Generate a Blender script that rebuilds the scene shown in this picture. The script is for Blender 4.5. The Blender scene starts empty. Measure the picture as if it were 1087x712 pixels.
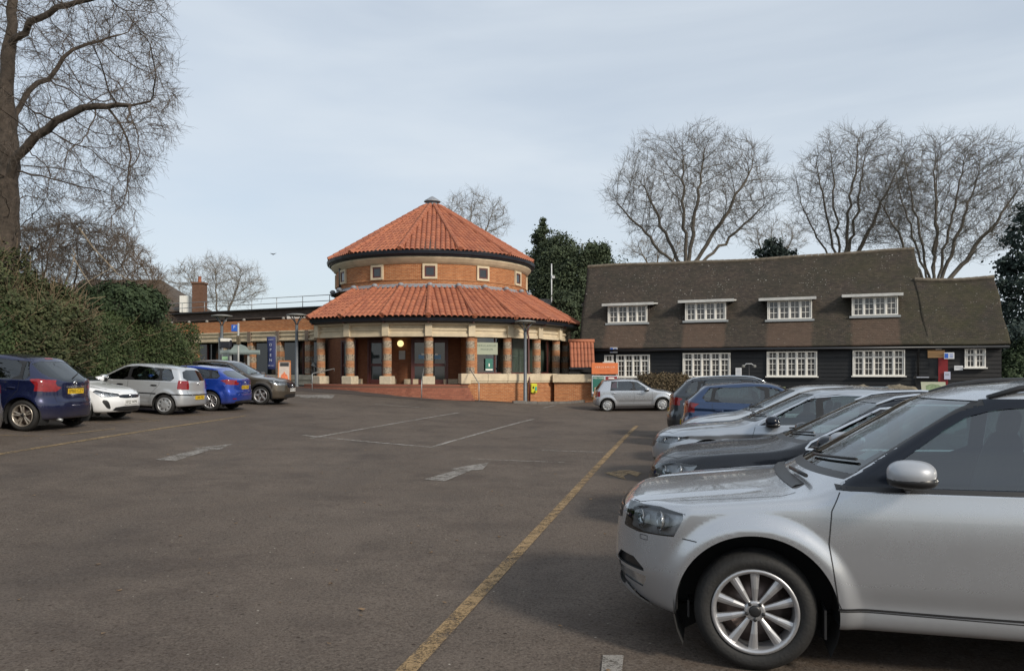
import bpy, bmesh, math, random
import numpy as np
from mathutils import Vector, Matrix
from mathutils.bvhtree import BVHTree
R = math.radians
random.seed(7); RNG = np.random.default_rng(7)
S = bpy.context.scene
COL = S.collection
# ---------------------------------------------------------------- camera
F = 820.0; CX = 543.5; HY = 396.0; CH = 1.66
cd = bpy.data.cameras.new('camera'); cam = bpy.data.objects.new('camera', cd); COL.objects.link(cam)
cam.location = (0, 0, CH); cam.rotation_euler = (R(90), 0, 0)
cd.sensor_width = 36; cd.lens = F/1087*36; cd.shift_y = (HY-356)/1087; cd.clip_end = 3000; cd.clip_start = .05
S.camera = cam
# ---------------------------------------------------------------- sky and sun
SUN_EL, SUN_AZ = 30, 136        # azimuth clockwise from +Y
w = bpy.data.worlds.new('World'); S.world = w; w.use_nodes = True
nt = w.node_tree; nt.nodes.clear()
N = nt.nodes.new; K = nt.links.new
out = N('ShaderNodeOutputWorld'); bg = N('ShaderNodeBackground'); sky = N('ShaderNodeTexSky')
sky.sky_type = 'NISHITA'; sky.sun_disc = False; sky.sun_elevation = R(SUN_EL); sky.sun_rotation = R(SUN_AZ)
sky.air_density = 1.0; sky.dust_density = 1.5; sky.ozone_density = 1.0
tc = N('ShaderNodeTexCoord'); mp = N('ShaderNodeMapping'); mp.inputs['Scale'].default_value = (1.0, 1.0, 4.2); mp.inputs['Rotation'].default_value = (0.12, 0.1, 0.5)
no = N('ShaderNodeTexNoise'); no.inputs['Scale'].default_value = 1.5; no.inputs['Detail'].default_value = 5; no.inputs['Roughness'].default_value = .5
no.inputs['Distortion'].default_value = .5
cr = N('ShaderNodeValToRGB'); cr.color_ramp.elements[0].position = .34; cr.color_ramp.elements[0].color = (.56,)*3+(1,); cr.color_ramp.elements[1].position = .7; cr.color_ramp.elements[1].color = (.93,)*3+(1,)
mx = N('ShaderNodeMix'); mx.data_type = 'RGBA'; mx.inputs[7].default_value = (5.8, 6.35, 6.9, 1)
K(tc.outputs['Generated'], mp.inputs[0]); K(mp.outputs[0], no.inputs['Vector']); K(no.outputs[0], cr.inputs[0])
K(cr.outputs[0], mx.inputs[0]); K(sky.outputs[0], mx.inputs[6]); K(mx.outputs[2], bg.inputs[0]); K(bg.outputs[0], out.inputs[0])
bg.inputs[1].default_value = .1
sl = bpy.data.lights.new('sun', 'SUN'); sun = bpy.data.objects.new('sun', sl); COL.objects.link(sun)
sl.energy = 2.6; sl.angle = R(10); sl.color = (1, .91, .78)
sd = Vector((math.sin(R(SUN_AZ))*math.cos(R(SUN_EL)), math.cos(R(SUN_AZ))*math.cos(R(SUN_EL)), math.sin(R(SUN_EL))))
sun.rotation_euler = sd.to_track_quat('Z', 'Y').to_euler(); sun.location = (20, -20, 30)
S.view_settings.view_transform = 'Standard'; S.view_settings.look = 'None'; S.view_settings.gamma = 1; S.view_settings.use_curve_mapping = False
S.view_settings.exposure = 0.36
S.render.engine = 'CYCLES'; S.cycles.max_bounces = 6; S.cycles.transparent_max_bounces = 12

# ---------------------------------------------------------------- helpers
def at(px, py, d): return Vector(((px-CX)/F*d, d, CH+(HY-py)*d/F))
def tag(o, label, cat, group=None, kind=None):
    if label: o['label'] = label
    if cat: o['category'] = cat
    if group: o['group'] = group
    if kind: o['kind'] = kind
    return o
def empty(name, loc=(0,0,0), rz=0, label=None, cat=None, group=None):
    o = bpy.data.objects.new(name, None); COL.objects.link(o); o.location = loc; o.rotation_euler = (0, 0, rz)
    o.empty_display_size = .2
    return tag(o, label, cat, group)
def np_mesh(name, V, Fc, mats, mi=None, smooth=False):
    me = bpy.data.meshes.new(name)
    V = np.asarray(V, dtype=np.float64)
    me.from_pydata(V.tolist() if len(V) < 3000 or not isinstance(Fc, np.ndarray) else [], [], Fc.tolist() if isinstance(Fc, np.ndarray) and len(V) < 3000 else (Fc if not isinstance(Fc, np.ndarray) else []))
    if isinstance(Fc, np.ndarray) and len(V) >= 3000:
        k = Fc.shape[1]
        me.vertices.add(len(V)); me.vertices.foreach_set('co', V.ravel())
        me.loops.add(Fc.size); me.loops.foreach_set('vertex_index', Fc.ravel().astype(np.int32))
        me.polygons.add(len(Fc)); me.polygons.foreach_set('loop_start', np.arange(0, Fc.size, k, dtype=np.int32))
        try: me.polygons.foreach_set('loop_total', np.full(len(Fc), k, dtype=np.int32))
        except Exception: pass
        me.update(calc_edges=True)
    if not isinstance(mats, (list, tuple)): mats = [mats]
    for m in mats: me.materials.append(m)
    if mi is not None: me.polygons.foreach_set('material_index', np.asarray(mi, dtype=np.int32))
    me.polygons.foreach_set('use_smooth', np.full(len(me.polygons), bool(smooth)))
    me.update()
    return me
def link(name, me, parent=None, loc=None):
    o = bpy.data.objects.new(name, me); COL.objects.link(o)
    if parent: o.parent = parent
    if loc is not None: o.location = loc
    return o
def uvbox(me):
    uv = me.uv_layers.new(name='UVMap')
    for p in me.polygons:
        n = p.normal
        for li in p.loop_indices:
            c = me.vertices[me.loops[li].vertex_index].co
            if abs(n.z) > .8: uv.data[li].uv = (c.x, c.y)
            else:
                t = Vector((-n.y, n.x, 0)); t.normalize() if t.length > 1e-6 else None
                uv.data[li].uv = (c.dot(t), c.z)
class MB:
    def __init__(s): s.v = []; s.f = []; s.m = []; s.sm = []; s.cur = 0; s.uv = {}
    def add(s, vs, fs, smooth=False):
        b = len(s.v); s.v += [tuple(x) for x in vs]
        for f in fs: s.f.append(tuple(i+b for i in f)); s.m.append(s.cur); s.sm.append(smooth)
        return s
    def box(s, c, d, rz=0, bev=0, M=None):
        x, y, z = d[0]/2, d[1]/2, d[2]/2
        if bev > 0:
            vs = []; b = bev
            for sz in (-1, 1):
                for ins, zz in (((b, z), (0, z-b)) if sz > 0 else ((b, z), (0, z-b))):
                    pass
            rings = [(-z, b), (-z+b, 0), (z-b, 0), (z, b)]
            for zz, i in rings:
                X, Y = x-i, y-i; bb = b*.7
                vs += [(-X+bb, -Y, zz), (X-bb, -Y, zz), (X, -Y+bb, zz), (X, Y-bb, zz), (X-bb, Y, zz), (-X+bb, Y, zz), (-X, Y-bb, zz), (-X, -Y+bb, zz)]
            fs = [tuple(range(7, -1, -1)), tuple(range(24, 32))]
            for r in range(3):
                for k in range(8): fs.append((r*8+k, r*8+(k+1) % 8, r*8+8+(k+1) % 8, r*8+8+k))
        else:
            vs = [(i*x, j*y, k*z) for k in (-1, 1) for j in (-1, 1) for i in (-1, 1)]
            fs = [(0,2,3,1), (4,5,7,6), (0,1,5,4), (2,6,7,3), (0,4,6,2), (1,3,7,5)]
        if M is None: M = Matrix.Translation(c) @ Matrix.Rotation(rz, 4, 'Z')
        else: M = Matrix.Translation(c) @ M
        return s.add([M @ Vector(v) for v in vs], fs)
    def tube(s, pts, r, n=8, caps=True, smooth=True):
        P = [Vector(p) for p in pts]; rs = r if isinstance(r, (list, tuple)) else [r]*len(P)
        vs = []; up = None
        for i, p in enumerate(P):
            d = (P[min(i+1, len(P)-1)]-P[max(i-1, 0)]).normalized()
            if up is None: up = Vector((0,0,1)) if abs(d.z) < .9 else Vector((1,0,0))
            a = d.cross(up); a.normalize(); b = a.cross(d); b.normalize(); up = b
            for k in range(n):
                t = 2*math.pi*k/n; vs.append(p+(a*math.cos(t)+b*math.sin(t))*rs[i])
        fs = []
        for i in range(len(P)-1):
            for k in range(n): fs.append((i*n+k, i*n+n+k, i*n+n+(k+1) % n, i*n+(k+1) % n))
        s.add(vs, fs, smooth)
        if caps:
            b = len(s.v)-len(vs)
            s.f += [tuple(b+k for k in range(n)), tuple(b+(len(P)-1)*n+k for k in range(n-1, -1, -1))]; s.m += [s.cur]*2; s.sm += [False]*2
        return s
    def lathe(s, prof, n=24, M=None, smooth=True, a0=0, a1=360):
        full = abs(a1-a0) >= 360; m = n if full else n+1
        vs = []
        for (r, z) in prof:
            for k in range(m):
                t = R(a0)+R(a1-a0)*k/n; vs.append(Vector((r*math.cos(t), r*math.sin(t), z)))
        fs = []
        for i in range(len(prof)-1):
            for k in range(n):
                k2 = (k+1) % m; fs.append((i*m+k, i*m+k2, i*m+m+k2, i*m+m+k))
        if M is not None: vs = [M @ v for v in vs]
        return s.add(vs, fs, smooth)
    def prism(s, poly, h, M=None, z0=0):
        n = len(poly); vs = [Vector((x, y, z0)) for x, y in poly]+[Vector((x, y, z0+h)) for x, y in poly]
        if M is not None: vs = [M @ v for v in vs]
        return s.add(vs, [tuple(range(n-1, -1, -1)), tuple(range(n, 2*n))]+[(k, (k+1) % n, n+(k+1) % n, n+k) for k in range(n)])
    def ellipsoid(s, c, d, nu=20, nv=12, M=None, pw=1.0):
        vs = []; fs = []
        for j in range(nv+1):
            ph = math.pi*j/nv
            for i in range(nu):
                t = 2*math.pi*i/nu
                q = [math.sin(ph)*math.cos(t), math.sin(ph)*math.sin(t), math.cos(ph)]
                q = [math.copysign(abs(a)**pw, a) for a in q]
                v = Vector((q[0]*d[0], q[1]*d[1], q[2]*d[2]))
                if M is not None: v = M @ v
                vs.append(v+Vector(c))
        for j in range(nv):
            for i in range(nu): fs.append((j*nu+i, (j+1)*nu+i, (j+1)*nu+(i+1) % nu, j*nu+(i+1) % nu))
        return s.add(vs, fs, True)
    def build(s, name, mats, parent=None, uv=False, loc=None, cyl=None):
        me = bpy.data.meshes.new(name); me.from_pydata(s.v, [], s.f)
        if not isinstance(mats, (list, tuple)): mats = [mats]
        for m in mats: me.materials.append(m)
        me.polygons.foreach_set('material_index', s.m); me.polygons.foreach_set('use_smooth', s.sm)
        bm = bmesh.new(); bm.from_mesh(me); bmesh.ops.recalc_face_normals(bm, faces=bm.faces); bm.to_mesh(me); bm.free()
        me.update()
        if uv: uvbox(me)
        if cyl:
            u = me.uv_layers.new(name='UVMap')
            for p in me.polygons:
                ts = [math.atan2(me.vertices[me.loops[l].vertex_index].co.y-cyl[1], me.vertices[me.loops[l].vertex_index].co.x-cyl[0]) for l in p.loop_indices]
                t0 = ts[0]
                for l, t in zip(p.loop_indices, ts):
                    if t-t0 > math.pi: t -= 2*math.pi
                    if t-t0 < -math.pi: t += 2*math.pi
                    c = me.vertices[me.loops[l].vertex_index].co
                    u.data[l].uv = (t*cyl[2], c.z if abs(p.normal.z) < .8 else math.hypot(c.x-cyl[0], c.y-cyl[1]))
        return link(name, me, parent, loc)
# ---------------------------------------------------------------- materials
MATS = {}
def mat(name, base, rough=.7, metal=0, var=0, vs=3, col2=None, bump=0, bs=40, coat=0, spec=.5, detail=5, emit=None, es=1, stretch=None):
    if name in MATS: return MATS[name]
    m = bpy.data.materials.new(name); m.use_nodes = True; t = m.node_tree; n = t.nodes.new; l = t.links.new
    b = t.nodes['Principled BSDF']
    b.inputs['Base Color'].default_value = (*base, 1); b.inputs['Roughness'].default_value = rough; b.inputs['Metallic'].default_value = metal
    b.inputs['Coat Weight'].default_value = coat; b.inputs['Coat Roughness'].default_value = .04; b.inputs['Specular IOR Level'].default_value = spec
    tc = n('ShaderNodeTexCoord'); vec = tc.outputs['Object']
    if stretch:
        mp = n('ShaderNodeMapping'); mp.inputs['Scale'].default_value = stretch; l(vec, mp.inputs[0]); vec = mp.outputs[0]
    if var or col2:
        no = n('ShaderNodeTexNoise'); no.inputs['Scale'].default_value = vs; no.inputs['Detail'].default_value = detail; no.inputs['Roughness'].default_value = .65; l(vec, no.inputs['Vector'])
        rp = n('ShaderNodeMapRange'); rp.inputs[1].default_value = .3; rp.inputs[2].default_value = .7; l(no.outputs[0], rp.inputs[0])
        mx = n('ShaderNodeMix'); mx.data_type = 'RGBA'
        c2 = col2 or tuple(c*(1+var) for c in base); c1 = base if col2 else tuple(c*(1-var) for c in base)
        mx.inputs[6].default_value = (*c1, 1); mx.inputs[7].default_value = (*c2, 1)
        l(rp.outputs[0], mx.inputs[0]); l(mx.outputs[2], b.inputs['Base Color'])
    if bump:
        nb = n('ShaderNodeTexNoise'); nb.inputs['Scale'].default_value = bs; nb.inputs['Detail'].default_value = 4; l(vec, nb.inputs['Vector'])
        bp = n('ShaderNodeBump'); bp.inputs['Strength'].default_value = bump; bp.inputs['Distance'].default_value = .02; l(nb.outputs[0], bp.inputs['Height']); l(bp.outputs[0], b.inputs['Normal'])
    if emit: b.inputs['Emission Color'].default_value = (*emit, 1); b.inputs['Emission Strength'].default_value = es
    MATS[name] = m; return m
def nodes_of(m): t = m.node_tree; return t, t.nodes.new, t.links.new, t.nodes['Principled BSDF']
def mixc(t, fac, a, b, mode='MIX'):
    x = t.nodes.new('ShaderNodeMix'); x.data_type = 'RGBA'; x.blend_type = mode
    for sock, v in ((0, fac), (6, a), (7, b)):
        if isinstance(v, (int, float)): x.inputs[sock].default_value = v
        elif isinstance(v, tuple): x.inputs[sock].default_value = (*v, 1)
        else: t.links.new(v, x.inputs[sock])
    return x.outputs[2]
def noise(t, vec, scale, detail=4, rough=.6, dist=0):
    x = t.nodes.new('ShaderNodeTexNoise'); x.inputs['Scale'].default_value = scale; x.inputs['Detail'].default_value = detail; x.inputs['Roughness'].default_value = rough; x.inputs['Distortion'].default_value = dist
    t.links.new(vec, x.inputs['Vector']); return x.outputs[0]
def mrange(t, v, a, b, c=0, d=1):
    x = t.nodes.new('ShaderNodeMapRange'); t.links.new(v, x.inputs[0])
    for i, q in enumerate((a, b, c, d)): x.inputs[1+i].default_value = q
    return x.outputs[0]
def math_(t, op, a, b=0):
    x = t.nodes.new('ShaderNodeMath'); x.operation = op
    for i, v in enumerate((a, b)):
        if isinstance(v, (int, float)): x.inputs[i].default_value = v
        else: t.links.new(v, x.inputs[i])
    return x.outputs[0]
def bump(t, h, strength=.3, dist=.01):
    x = t.nodes.new('ShaderNodeBump'); x.inputs['Strength'].default_value = strength; x.inputs['Distance'].default_value = dist
    t.links.new(h, x.inputs['Height']); t.links.new(x.outputs[0], t.nodes['Principled BSDF'].inputs['Normal'])
def brickmat(name, c1, c2, mortar, bw=.225, bh=.075, var=.5, msize=.006, dirt=.35):
    m = mat(name, c1, .85, spec=.25); t, n, l, b = nodes_of(m)
    tc = n('ShaderNodeTexCoord'); uv = tc.outputs['UV']
    br = n('ShaderNodeTexBrick'); l(uv, br.inputs['Vector'])
    br.inputs['Scale'].default_value = 1; br.inputs['Brick Width'].default_value = bw; br.inputs['Row Height'].default_value = bh
    br.inputs['Mortar Size'].default_value = msize; br.inputs['Mortar Smooth'].default_value = .2; br.inputs['Bias'].default_value = 0
    br.inputs['Color1'].default_value = (*c1, 1); br.inputs['Color2'].default_value = (*c2, 1); br.inputs['Mortar'].default_value = (*mortar, 1)
    mp = n('ShaderNodeMapping'); mp.inputs['Scale'].default_value = (4, 12, 1); l(uv, mp.inputs[0])
    n1 = noise(t, mp.outputs[0], 1.0, 3); n2 = noise(t, tc.outputs['Object'], .8, 5)
    c = mixc(t, mrange(t, n1, .3, .7, 0, .5), br.outputs[0], tuple(x*.6 for x in c1))
    c = mixc(t, mrange(t, n2, .45, .75, 0, dirt), c, tuple(x*.45 for x in c2))
    l(c, b.inputs['Base Color'])
    bump(t, br.outputs['Fac'], -.4, .008)
    return m
# ---------------------------------------------------------------- terrain
CP = [(0,0,0),(1.4,4.4,-.03),(6,6,-.02),(3,12,0),(1.5,6,-.02),(3,3.5,-.02),(5,18,0),(10,12,0.0),(-3,10,.02),(-6,5,.1),(-6,16,.17),(-10,16,.43),(-10.5,22,.48),(-9.5,28,.5),(-5,26,.25),(0,26,.08),
      (-4,37.3,.42),(-8,38.5,.8),(-1.4,37.6,.3),(1.5,40,.08),(3.2,44,.02),(4.8,34,-.05),(9,35,.15),(9,39.5,.62),(18,35.5,.72),(15,30,.25),(-11.5,41,.92),(-16,56,1.5),(-24,56,1.6),(-14,35,.7),
      (-16,20,.8),(-16,10,.6),(-12,4,.3),(10,50,1.0),(25,30,.6),(20,15,.1),(12,0,0),(0,-10,0),(-12,-10,.1),(25,50,1.2),(-4,60,1.4)]
_P = np.array(CP, float)
def _phi(r): return np.where(r > 1e-9, r*r*np.log(np.maximum(r, 1e-9)), 0)
_n = len(_P); _A = np.zeros((_n+3, _n+3)); _d = np.hypot(_P[:,None,0]-_P[None,:,0], _P[:,None,1]-_P[None,:,1])
_A[:_n,:_n] = _phi(_d)+np.eye(_n)*2.0; _A[:_n,_n] = 1; _A[:_n,_n+1:] = _P[:,:2]; _A[_n,:_n] = 1; _A[_n+1:,:_n] = _P[:,:2].T
_w = np.linalg.solve(_A, np.concatenate([_P[:,2], [0,0,0]]))
def terr_np(x, y):
    x = np.asarray(x, float); y = np.asarray(y, float)
    r = np.hypot(x[...,None]-_P[:,0], y[...,None]-_P[:,1])
    z = _phi(r) @ _w[:_n]+_w[_n]+_w[_n+1]*x+_w[_n+2]*y
    cx, cy = np.clip(x, -24, 25), np.clip(y, -10, 58); out = np.hypot(x-cx, y-cy)
    if np.any(out > 0):
        r2 = np.hypot(cx[...,None]-_P[:,0], cy[...,None]-_P[:,1]); z2 = _phi(r2) @ _w[:_n]+_w[_n]+_w[_n+1]*cx+_w[_n+2]*cy
        z = np.where(out > 0, z2, z)
    return np.clip(z, -.15, 1.7)
def terr(x, y): return float(terr_np(np.array([x]), np.array([y]))[0])
def drape(name, poly, dz, m, parent=None, cell=.5, kind=None):
    bm = bmesh.new(); vs = [bm.verts.new((x, y, 0)) for x, y in poly]; bm.faces.new(vs)
    xs = [p[0] for p in poly]; ys = [p[1] for p in poly]
    for ax, lo, hi in ((0, min(xs), max(xs)), (1, min(ys), max(ys))):
        g = math.floor(lo/cell)*cell+cell
        while g < hi:
            co = [0,0,0]; co[ax] = g; nn = [0,0,0]; nn[ax] = 1
            bmesh.ops.bisect_plane(bm, geom=bm.verts[:]+bm.edges[:]+bm.faces[:], dist=1e-5, plane_co=co, plane_no=nn); g += cell
    co = np.array([v.co for v in bm.verts]); z = terr_np(co[:,0], co[:,1])
    for v, h in zip(bm.verts, z): v.co.z = h+dz
    bmesh.ops.recalc_face_normals(bm, faces=bm.faces)
    for f in bm.faces:
        if f.normal.z < 0: f.normal_flip()
    me = bpy.data.meshes.new(name); bm.to_mesh(me); bm.free(); me.materials.append(m)
    for p in me.polygons: p.use_smooth = True
    o = link(name, me, parent)
    if kind: o['kind'] = kind
    return o
def text(name, s, size, m, parent=None, M=Matrix(), extrude=.002, align='CENTER', spacing=1.0):
    c = bpy.data.curves.new('t', 'FONT'); c.body = s; c.size = size; c.extrude = extrude; c.align_x = align; c.align_y = 'CENTER'; c.resolution_u = 2; c.space_character = spacing
    o = bpy.data.objects.new('t', c); COL.objects.link(o)
    dg = bpy.context.evaluated_depsgraph_get(); me = bpy.data.meshes.new_from_object(o.evaluated_get(dg)); bpy.data.objects.remove(o); bpy.data.curves.remove(c)
    me.transform(M); me.materials.clear(); me.materials.append(m)
    return link(name, me, parent)
FACE = Matrix.Rotation(R(90), 4, 'X')      # text plane facing -Y
# ================================================================ materials of the place
def asphalt_mat():
    m = mat('asphalt', (.06,.055,.053), .9, spec=.12); t, n, l, b = nodes_of(m)
    tc = n('ShaderNodeTexCoord'); v = tc.outputs['Object']
    big = noise(t, v, .22, 6, .6, .6); mid = noise(t, v, 1.3, 6, .7); fine = noise(t, v, 60, 3, .8)
    c = mixc(t, mrange(t, big, .35, .65), (.066,.051,.042), (.114,.092,.077))
    c = mixc(t, mrange(t, mid, .42, .66, 0, .75), c, (.042,.032,.025))
    c = mixc(t, mrange(t, fine, .35, .7, 0, .85), c, (.185,.155,.130))
    vo = n('ShaderNodeTexVoronoi'); vo.inputs['Scale'].default_value = 55; l(v, vo.inputs['Vector'])
    c = mixc(t, mrange(t, vo.outputs['Distance'], .12, .03, 0, .8), c, (.26,.235,.205))
    v3 = n('ShaderNodeTexVoronoi'); v3.inputs['Scale'].default_value = 9; l(v, v3.inputs['Vector']); s3 = n('ShaderNodeSeparateColor'); l(v3.outputs['Color'], s3.inputs[0])
    chip = math_(t, 'MULTIPLY', mrange(t, v3.outputs['Distance'], .09, .06), mrange(t, s3.outputs[0], .70, .74)); c = mixc(t, chip, c, (.36,.33,.28))
    chip = math_(t, 'MULTIPLY', mrange(t, v3.outputs['Distance'], .16, .10), mrange(t, s3.outputs[1], .80, .84)); c = mixc(t, chip, c, (.035,.025,.02))
    pat = n('ShaderNodeTexNoise'); pat.inputs['Scale'].default_value = .55; pat.inputs['Detail'].default_value = 8; pat.inputs['Roughness'].default_value = .72; l(v, pat.inputs['Vector']); c = mixc(t, mrange(t, pat.outputs[0], .50, .62, 0, .45), c, (.060,.048,.042))
    mp = n('ShaderNodeMapping'); mp.inputs['Scale'].default_value = (.5, .12, 1); mp.inputs['Rotation'].default_value = (0,0,R(-15)); l(v, mp.inputs[0])
    tr = noise(t, mp.outputs[0], 1.4, 4); c = mixc(t, mrange(t, tr, .5, .72, 0, .4), c, (.055,.048,.045))
    # bay edges on the right: brown grit
    gr = noise(t, v, 7, 6, .8, 1.0)
    sx = n('ShaderNodeSeparateXYZ'); l(v, sx.inputs[0])
    edge = mrange(t, math_(t, 'SUBTRACT', sx.outputs[0], math_(t, 'MULTIPLY', sx.outputs[1], .26)), -.9, .6)
    c = mixc(t, math_(t, 'MULTIPLY', mrange(t, gr, .45, .6, 0, .7), mrange(t, edge, 0, 1, .15, 1)), c, (.085,.062,.045))
    dk = noise(t, v, 38, 3, .8); c = mixc(t, mrange(t, dk, .52, .66, 0, .65), c, (.025,.019,.015))
    l(c, b.inputs['Base Color'])
    h = math_(t, 'ADD', math_(t, 'MULTIPLY', fine, 1.0), math_(t, 'MULTIPLY', noise(t, v, 25, 3), .8)); bump(t, h, .55, .012)
    l(mrange(t, mid, .3, .7, .95, .72), b.inputs['Roughness'])
    return m
def paint_mat(name, col, wear):
    m = mat(name, col, .8); t, n, l, b = nodes_of(m); tc = n('ShaderNodeTexCoord'); v = tc.outputs['Object']
    a = noise(t, v, 9, 6, .75); f = noise(t, v, 70, 3, .8); big = noise(t, v, 1.2, 3)
    s = math_(t, 'ADD', math_(t, 'ADD', math_(t, 'MULTIPLY', a, .55), math_(t, 'MULTIPLY', f, .5)), math_(t, 'MULTIPLY', big, .25))
    al = mrange(t, s, wear-.07, wear+.07)
    tr = n('ShaderNodeBsdfTransparent'); mx = n('ShaderNodeMixShader'); l(al, mx.inputs[0]); l(tr.outputs[0], mx.inputs[1]); l(b.outputs[0], mx.inputs[2])
    l(mx.outputs[0], t.nodes['Material Output'].inputs[0]); c = mixc(t, mrange(t, f, .3, .7), tuple(q*.7 for q in col), col); l(c, b.inputs['Base Color'])
    return m
M_asph = asphalt_mat()
M_yel = paint_mat('yellow_paint', (.30,.20,.095), .625); M_yel2 = paint_mat('yellow_paint_worn', (.30,.21,.10), .63); M_whi = paint_mat('white_paint_worn', (.34,.32,.29), .63)
M_whi2 = paint_mat('white_paint', (.27,.25,.225), .63)
M_grass = mat('grass', (.035,.055,.018), .95, var=.4, vs=2, bump=.5)
M_brick = brickmat('orange_brick', (.32,.105,.038), (.48,.185,.07), (.46,.33,.20), msize=.009)
M_brick2 = brickmat('brown_orange_brick', (.20,.072,.035), (.26,.10,.045), (.16,.11,.07))
M_brickd = brickmat('brown_brick', (.13,.065,.04), (.17,.085,.055), (.16,.12,.09))
M_step = brickmat('red_brick_step', (.27,.10,.065), (.35,.14,.09), (.14,.085,.06), .22, .085)
M_pave = brickmat('block_paving', (.115,.085,.072), (.15,.11,.092), (.06,.05,.045), .2, .1, dirt=.5)
M_stone = mat('cream_stone', (.54,.45,.315), .8, var=.2, vs=1.6, bump=.15, bs=30)
M_cream = mat('pale_stone_plinth', (.50,.44,.33), .85, var=.25, vs=3, bump=.2, bs=30)
M_navy = mat('navy_gutter', (.018,.022,.032), .35, var=.2, vs=4)
M_lead = mat('lead_flashing', (.22,.235,.26), .5, var=.2, vs=5)
M_maroon = mat('maroon_frame', (.085,.022,.018), .45, var=.15)
M_pane = mat('window_pane', (.012,.015,.018), .04, spec=.9)
M_pane2 = mat('old_window_pane', (.02,.018,.018), .10, col2=(.13,.115,.10), vs=1.7, detail=2, spec=.8)
M_white = mat('white_painted_wood', (.74,.72,.67), .55, var=.06, vs=8)
M_greym = mat('grey_metal', (.115,.13,.145), .45, metal=.2, var=.15, vs=6)
M_galv = mat('galvanised_rail', (.30,.31,.31), .45, metal=.5, var=.15)
M_black = mat('black_plastic', (.012,.012,.013), .5)
M_kerb = mat('kerb_stone', (.13,.12,.11), .9, var=.25, vs=4, bump=.3)
M_bark = mat('bark', (.075,.058,.045), .9, var=.4, vs=6, bump=.6, bs=18)
M_bark2 = mat('grey_bark', (.125,.108,.088), .9, var=.35, vs=5, bump=.5, bs=18)
def terracotta():
    m = mat('terracotta_tiles', (.44,.125,.065), .8, spec=.3); t, n, l, b = nodes_of(m); tc = n('ShaderNodeTexCoord'); v = tc.outputs['UV']
    vo = n('ShaderNodeTexBrick'); vo.inputs['Scale'].default_value = 1; vo.inputs['Brick Width'].default_value = .265; vo.inputs['Row Height'].default_value = .36; vo.offset = 0; vo.inputs['Mortar Size'].default_value = 0
    vo.inputs['Color1'].default_value = (.38,.140,.076,1); vo.inputs['Color2'].default_value = (.28,.098,.058,1); l(v, vo.inputs['Vector'])
    c = mixc(t, mrange(t, noise(t, tc.outputs['Object'], 1.1, 6, .7), .5, .8, 0, .45), vo.outputs[0], (.20,.085,.055))
    c = mixc(t, mrange(t, noise(t, tc.outputs['Object'], 9, 4, .7), .58, .72, 0, .45), c, (.13,.10,.08))
    l(c, b.inputs['Base Color']); return m
M_terra = terracotta()
def flintcol():
    m = mat('brick_and_flint', (.4,.2,.1), .85, spec=.3); t, n, l, b = nodes_of(m); tc = n('ShaderNodeTexCoord'); v = tc.outputs['Object']; uv = tc.outputs['UV']
    sx = n('ShaderNodeSeparateXYZ'); l(v, sx.inputs[0])
    z = math_(t, 'ADD', sx.outputs[2], math_(t, 'MULTIPLY', noise(t, v, 8, 2), .06))
    fr = math_(t, 'FRACT', math_(t, 'DIVIDE', math_(t, 'SUBTRACT', z, .03), .655))
    band = mrange(t, math_(t, 'ABSOLUTE', math_(t, 'SUBTRACT', fr, .75)), .265, .245)
    br = n('ShaderNodeTexBrick'); br.inputs['Scale'].default_value = 1; br.inputs['Brick Width'].default_value = .2; br.inputs['Row Height'].default_value = .075; br.inputs['Mortar Size'].default_value = .006
    br.inputs['Color1'].default_value = (.28,.11,.05,1); br.inputs['Color2'].default_value = (.40,.18,.08,1); br.inputs['Mortar'].default_value = (.35,.25,.16,1); l(uv, br.inputs['Vector'])
    vo = n('ShaderNodeTexVoronoi'); vo.inputs['Scale'].default_value = 15; l(v, vo.inputs['Vector'])
    fl = n('ShaderNodeValToRGB'); e = fl.color_ramp.elements; e[0].position = .0; e[0].color = (.06,.055,.05,1); e[1].position = 1; e[1].color = (.42,.35,.27,1)
    ee = fl.color_ramp.elements.new(.45); ee.color = (.20,.17,.14,1)
    sep = n('ShaderNodeSeparateColor'); l(vo.outputs['Color'], sep.inputs[0]); l(sep.outputs[0], fl.inputs[0])
    c2 = mixc(t, mrange(t, vo.outputs['Distance'], .4, .62, 0, .8), fl.outputs[0], (.32,.26,.19))
    l(mixc(t, band, br.outputs[0], c2), b.inputs['Base Color']); bump(t, vo.outputs['Distance'], .4, .02); return m
M_flint = flintcol()
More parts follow.
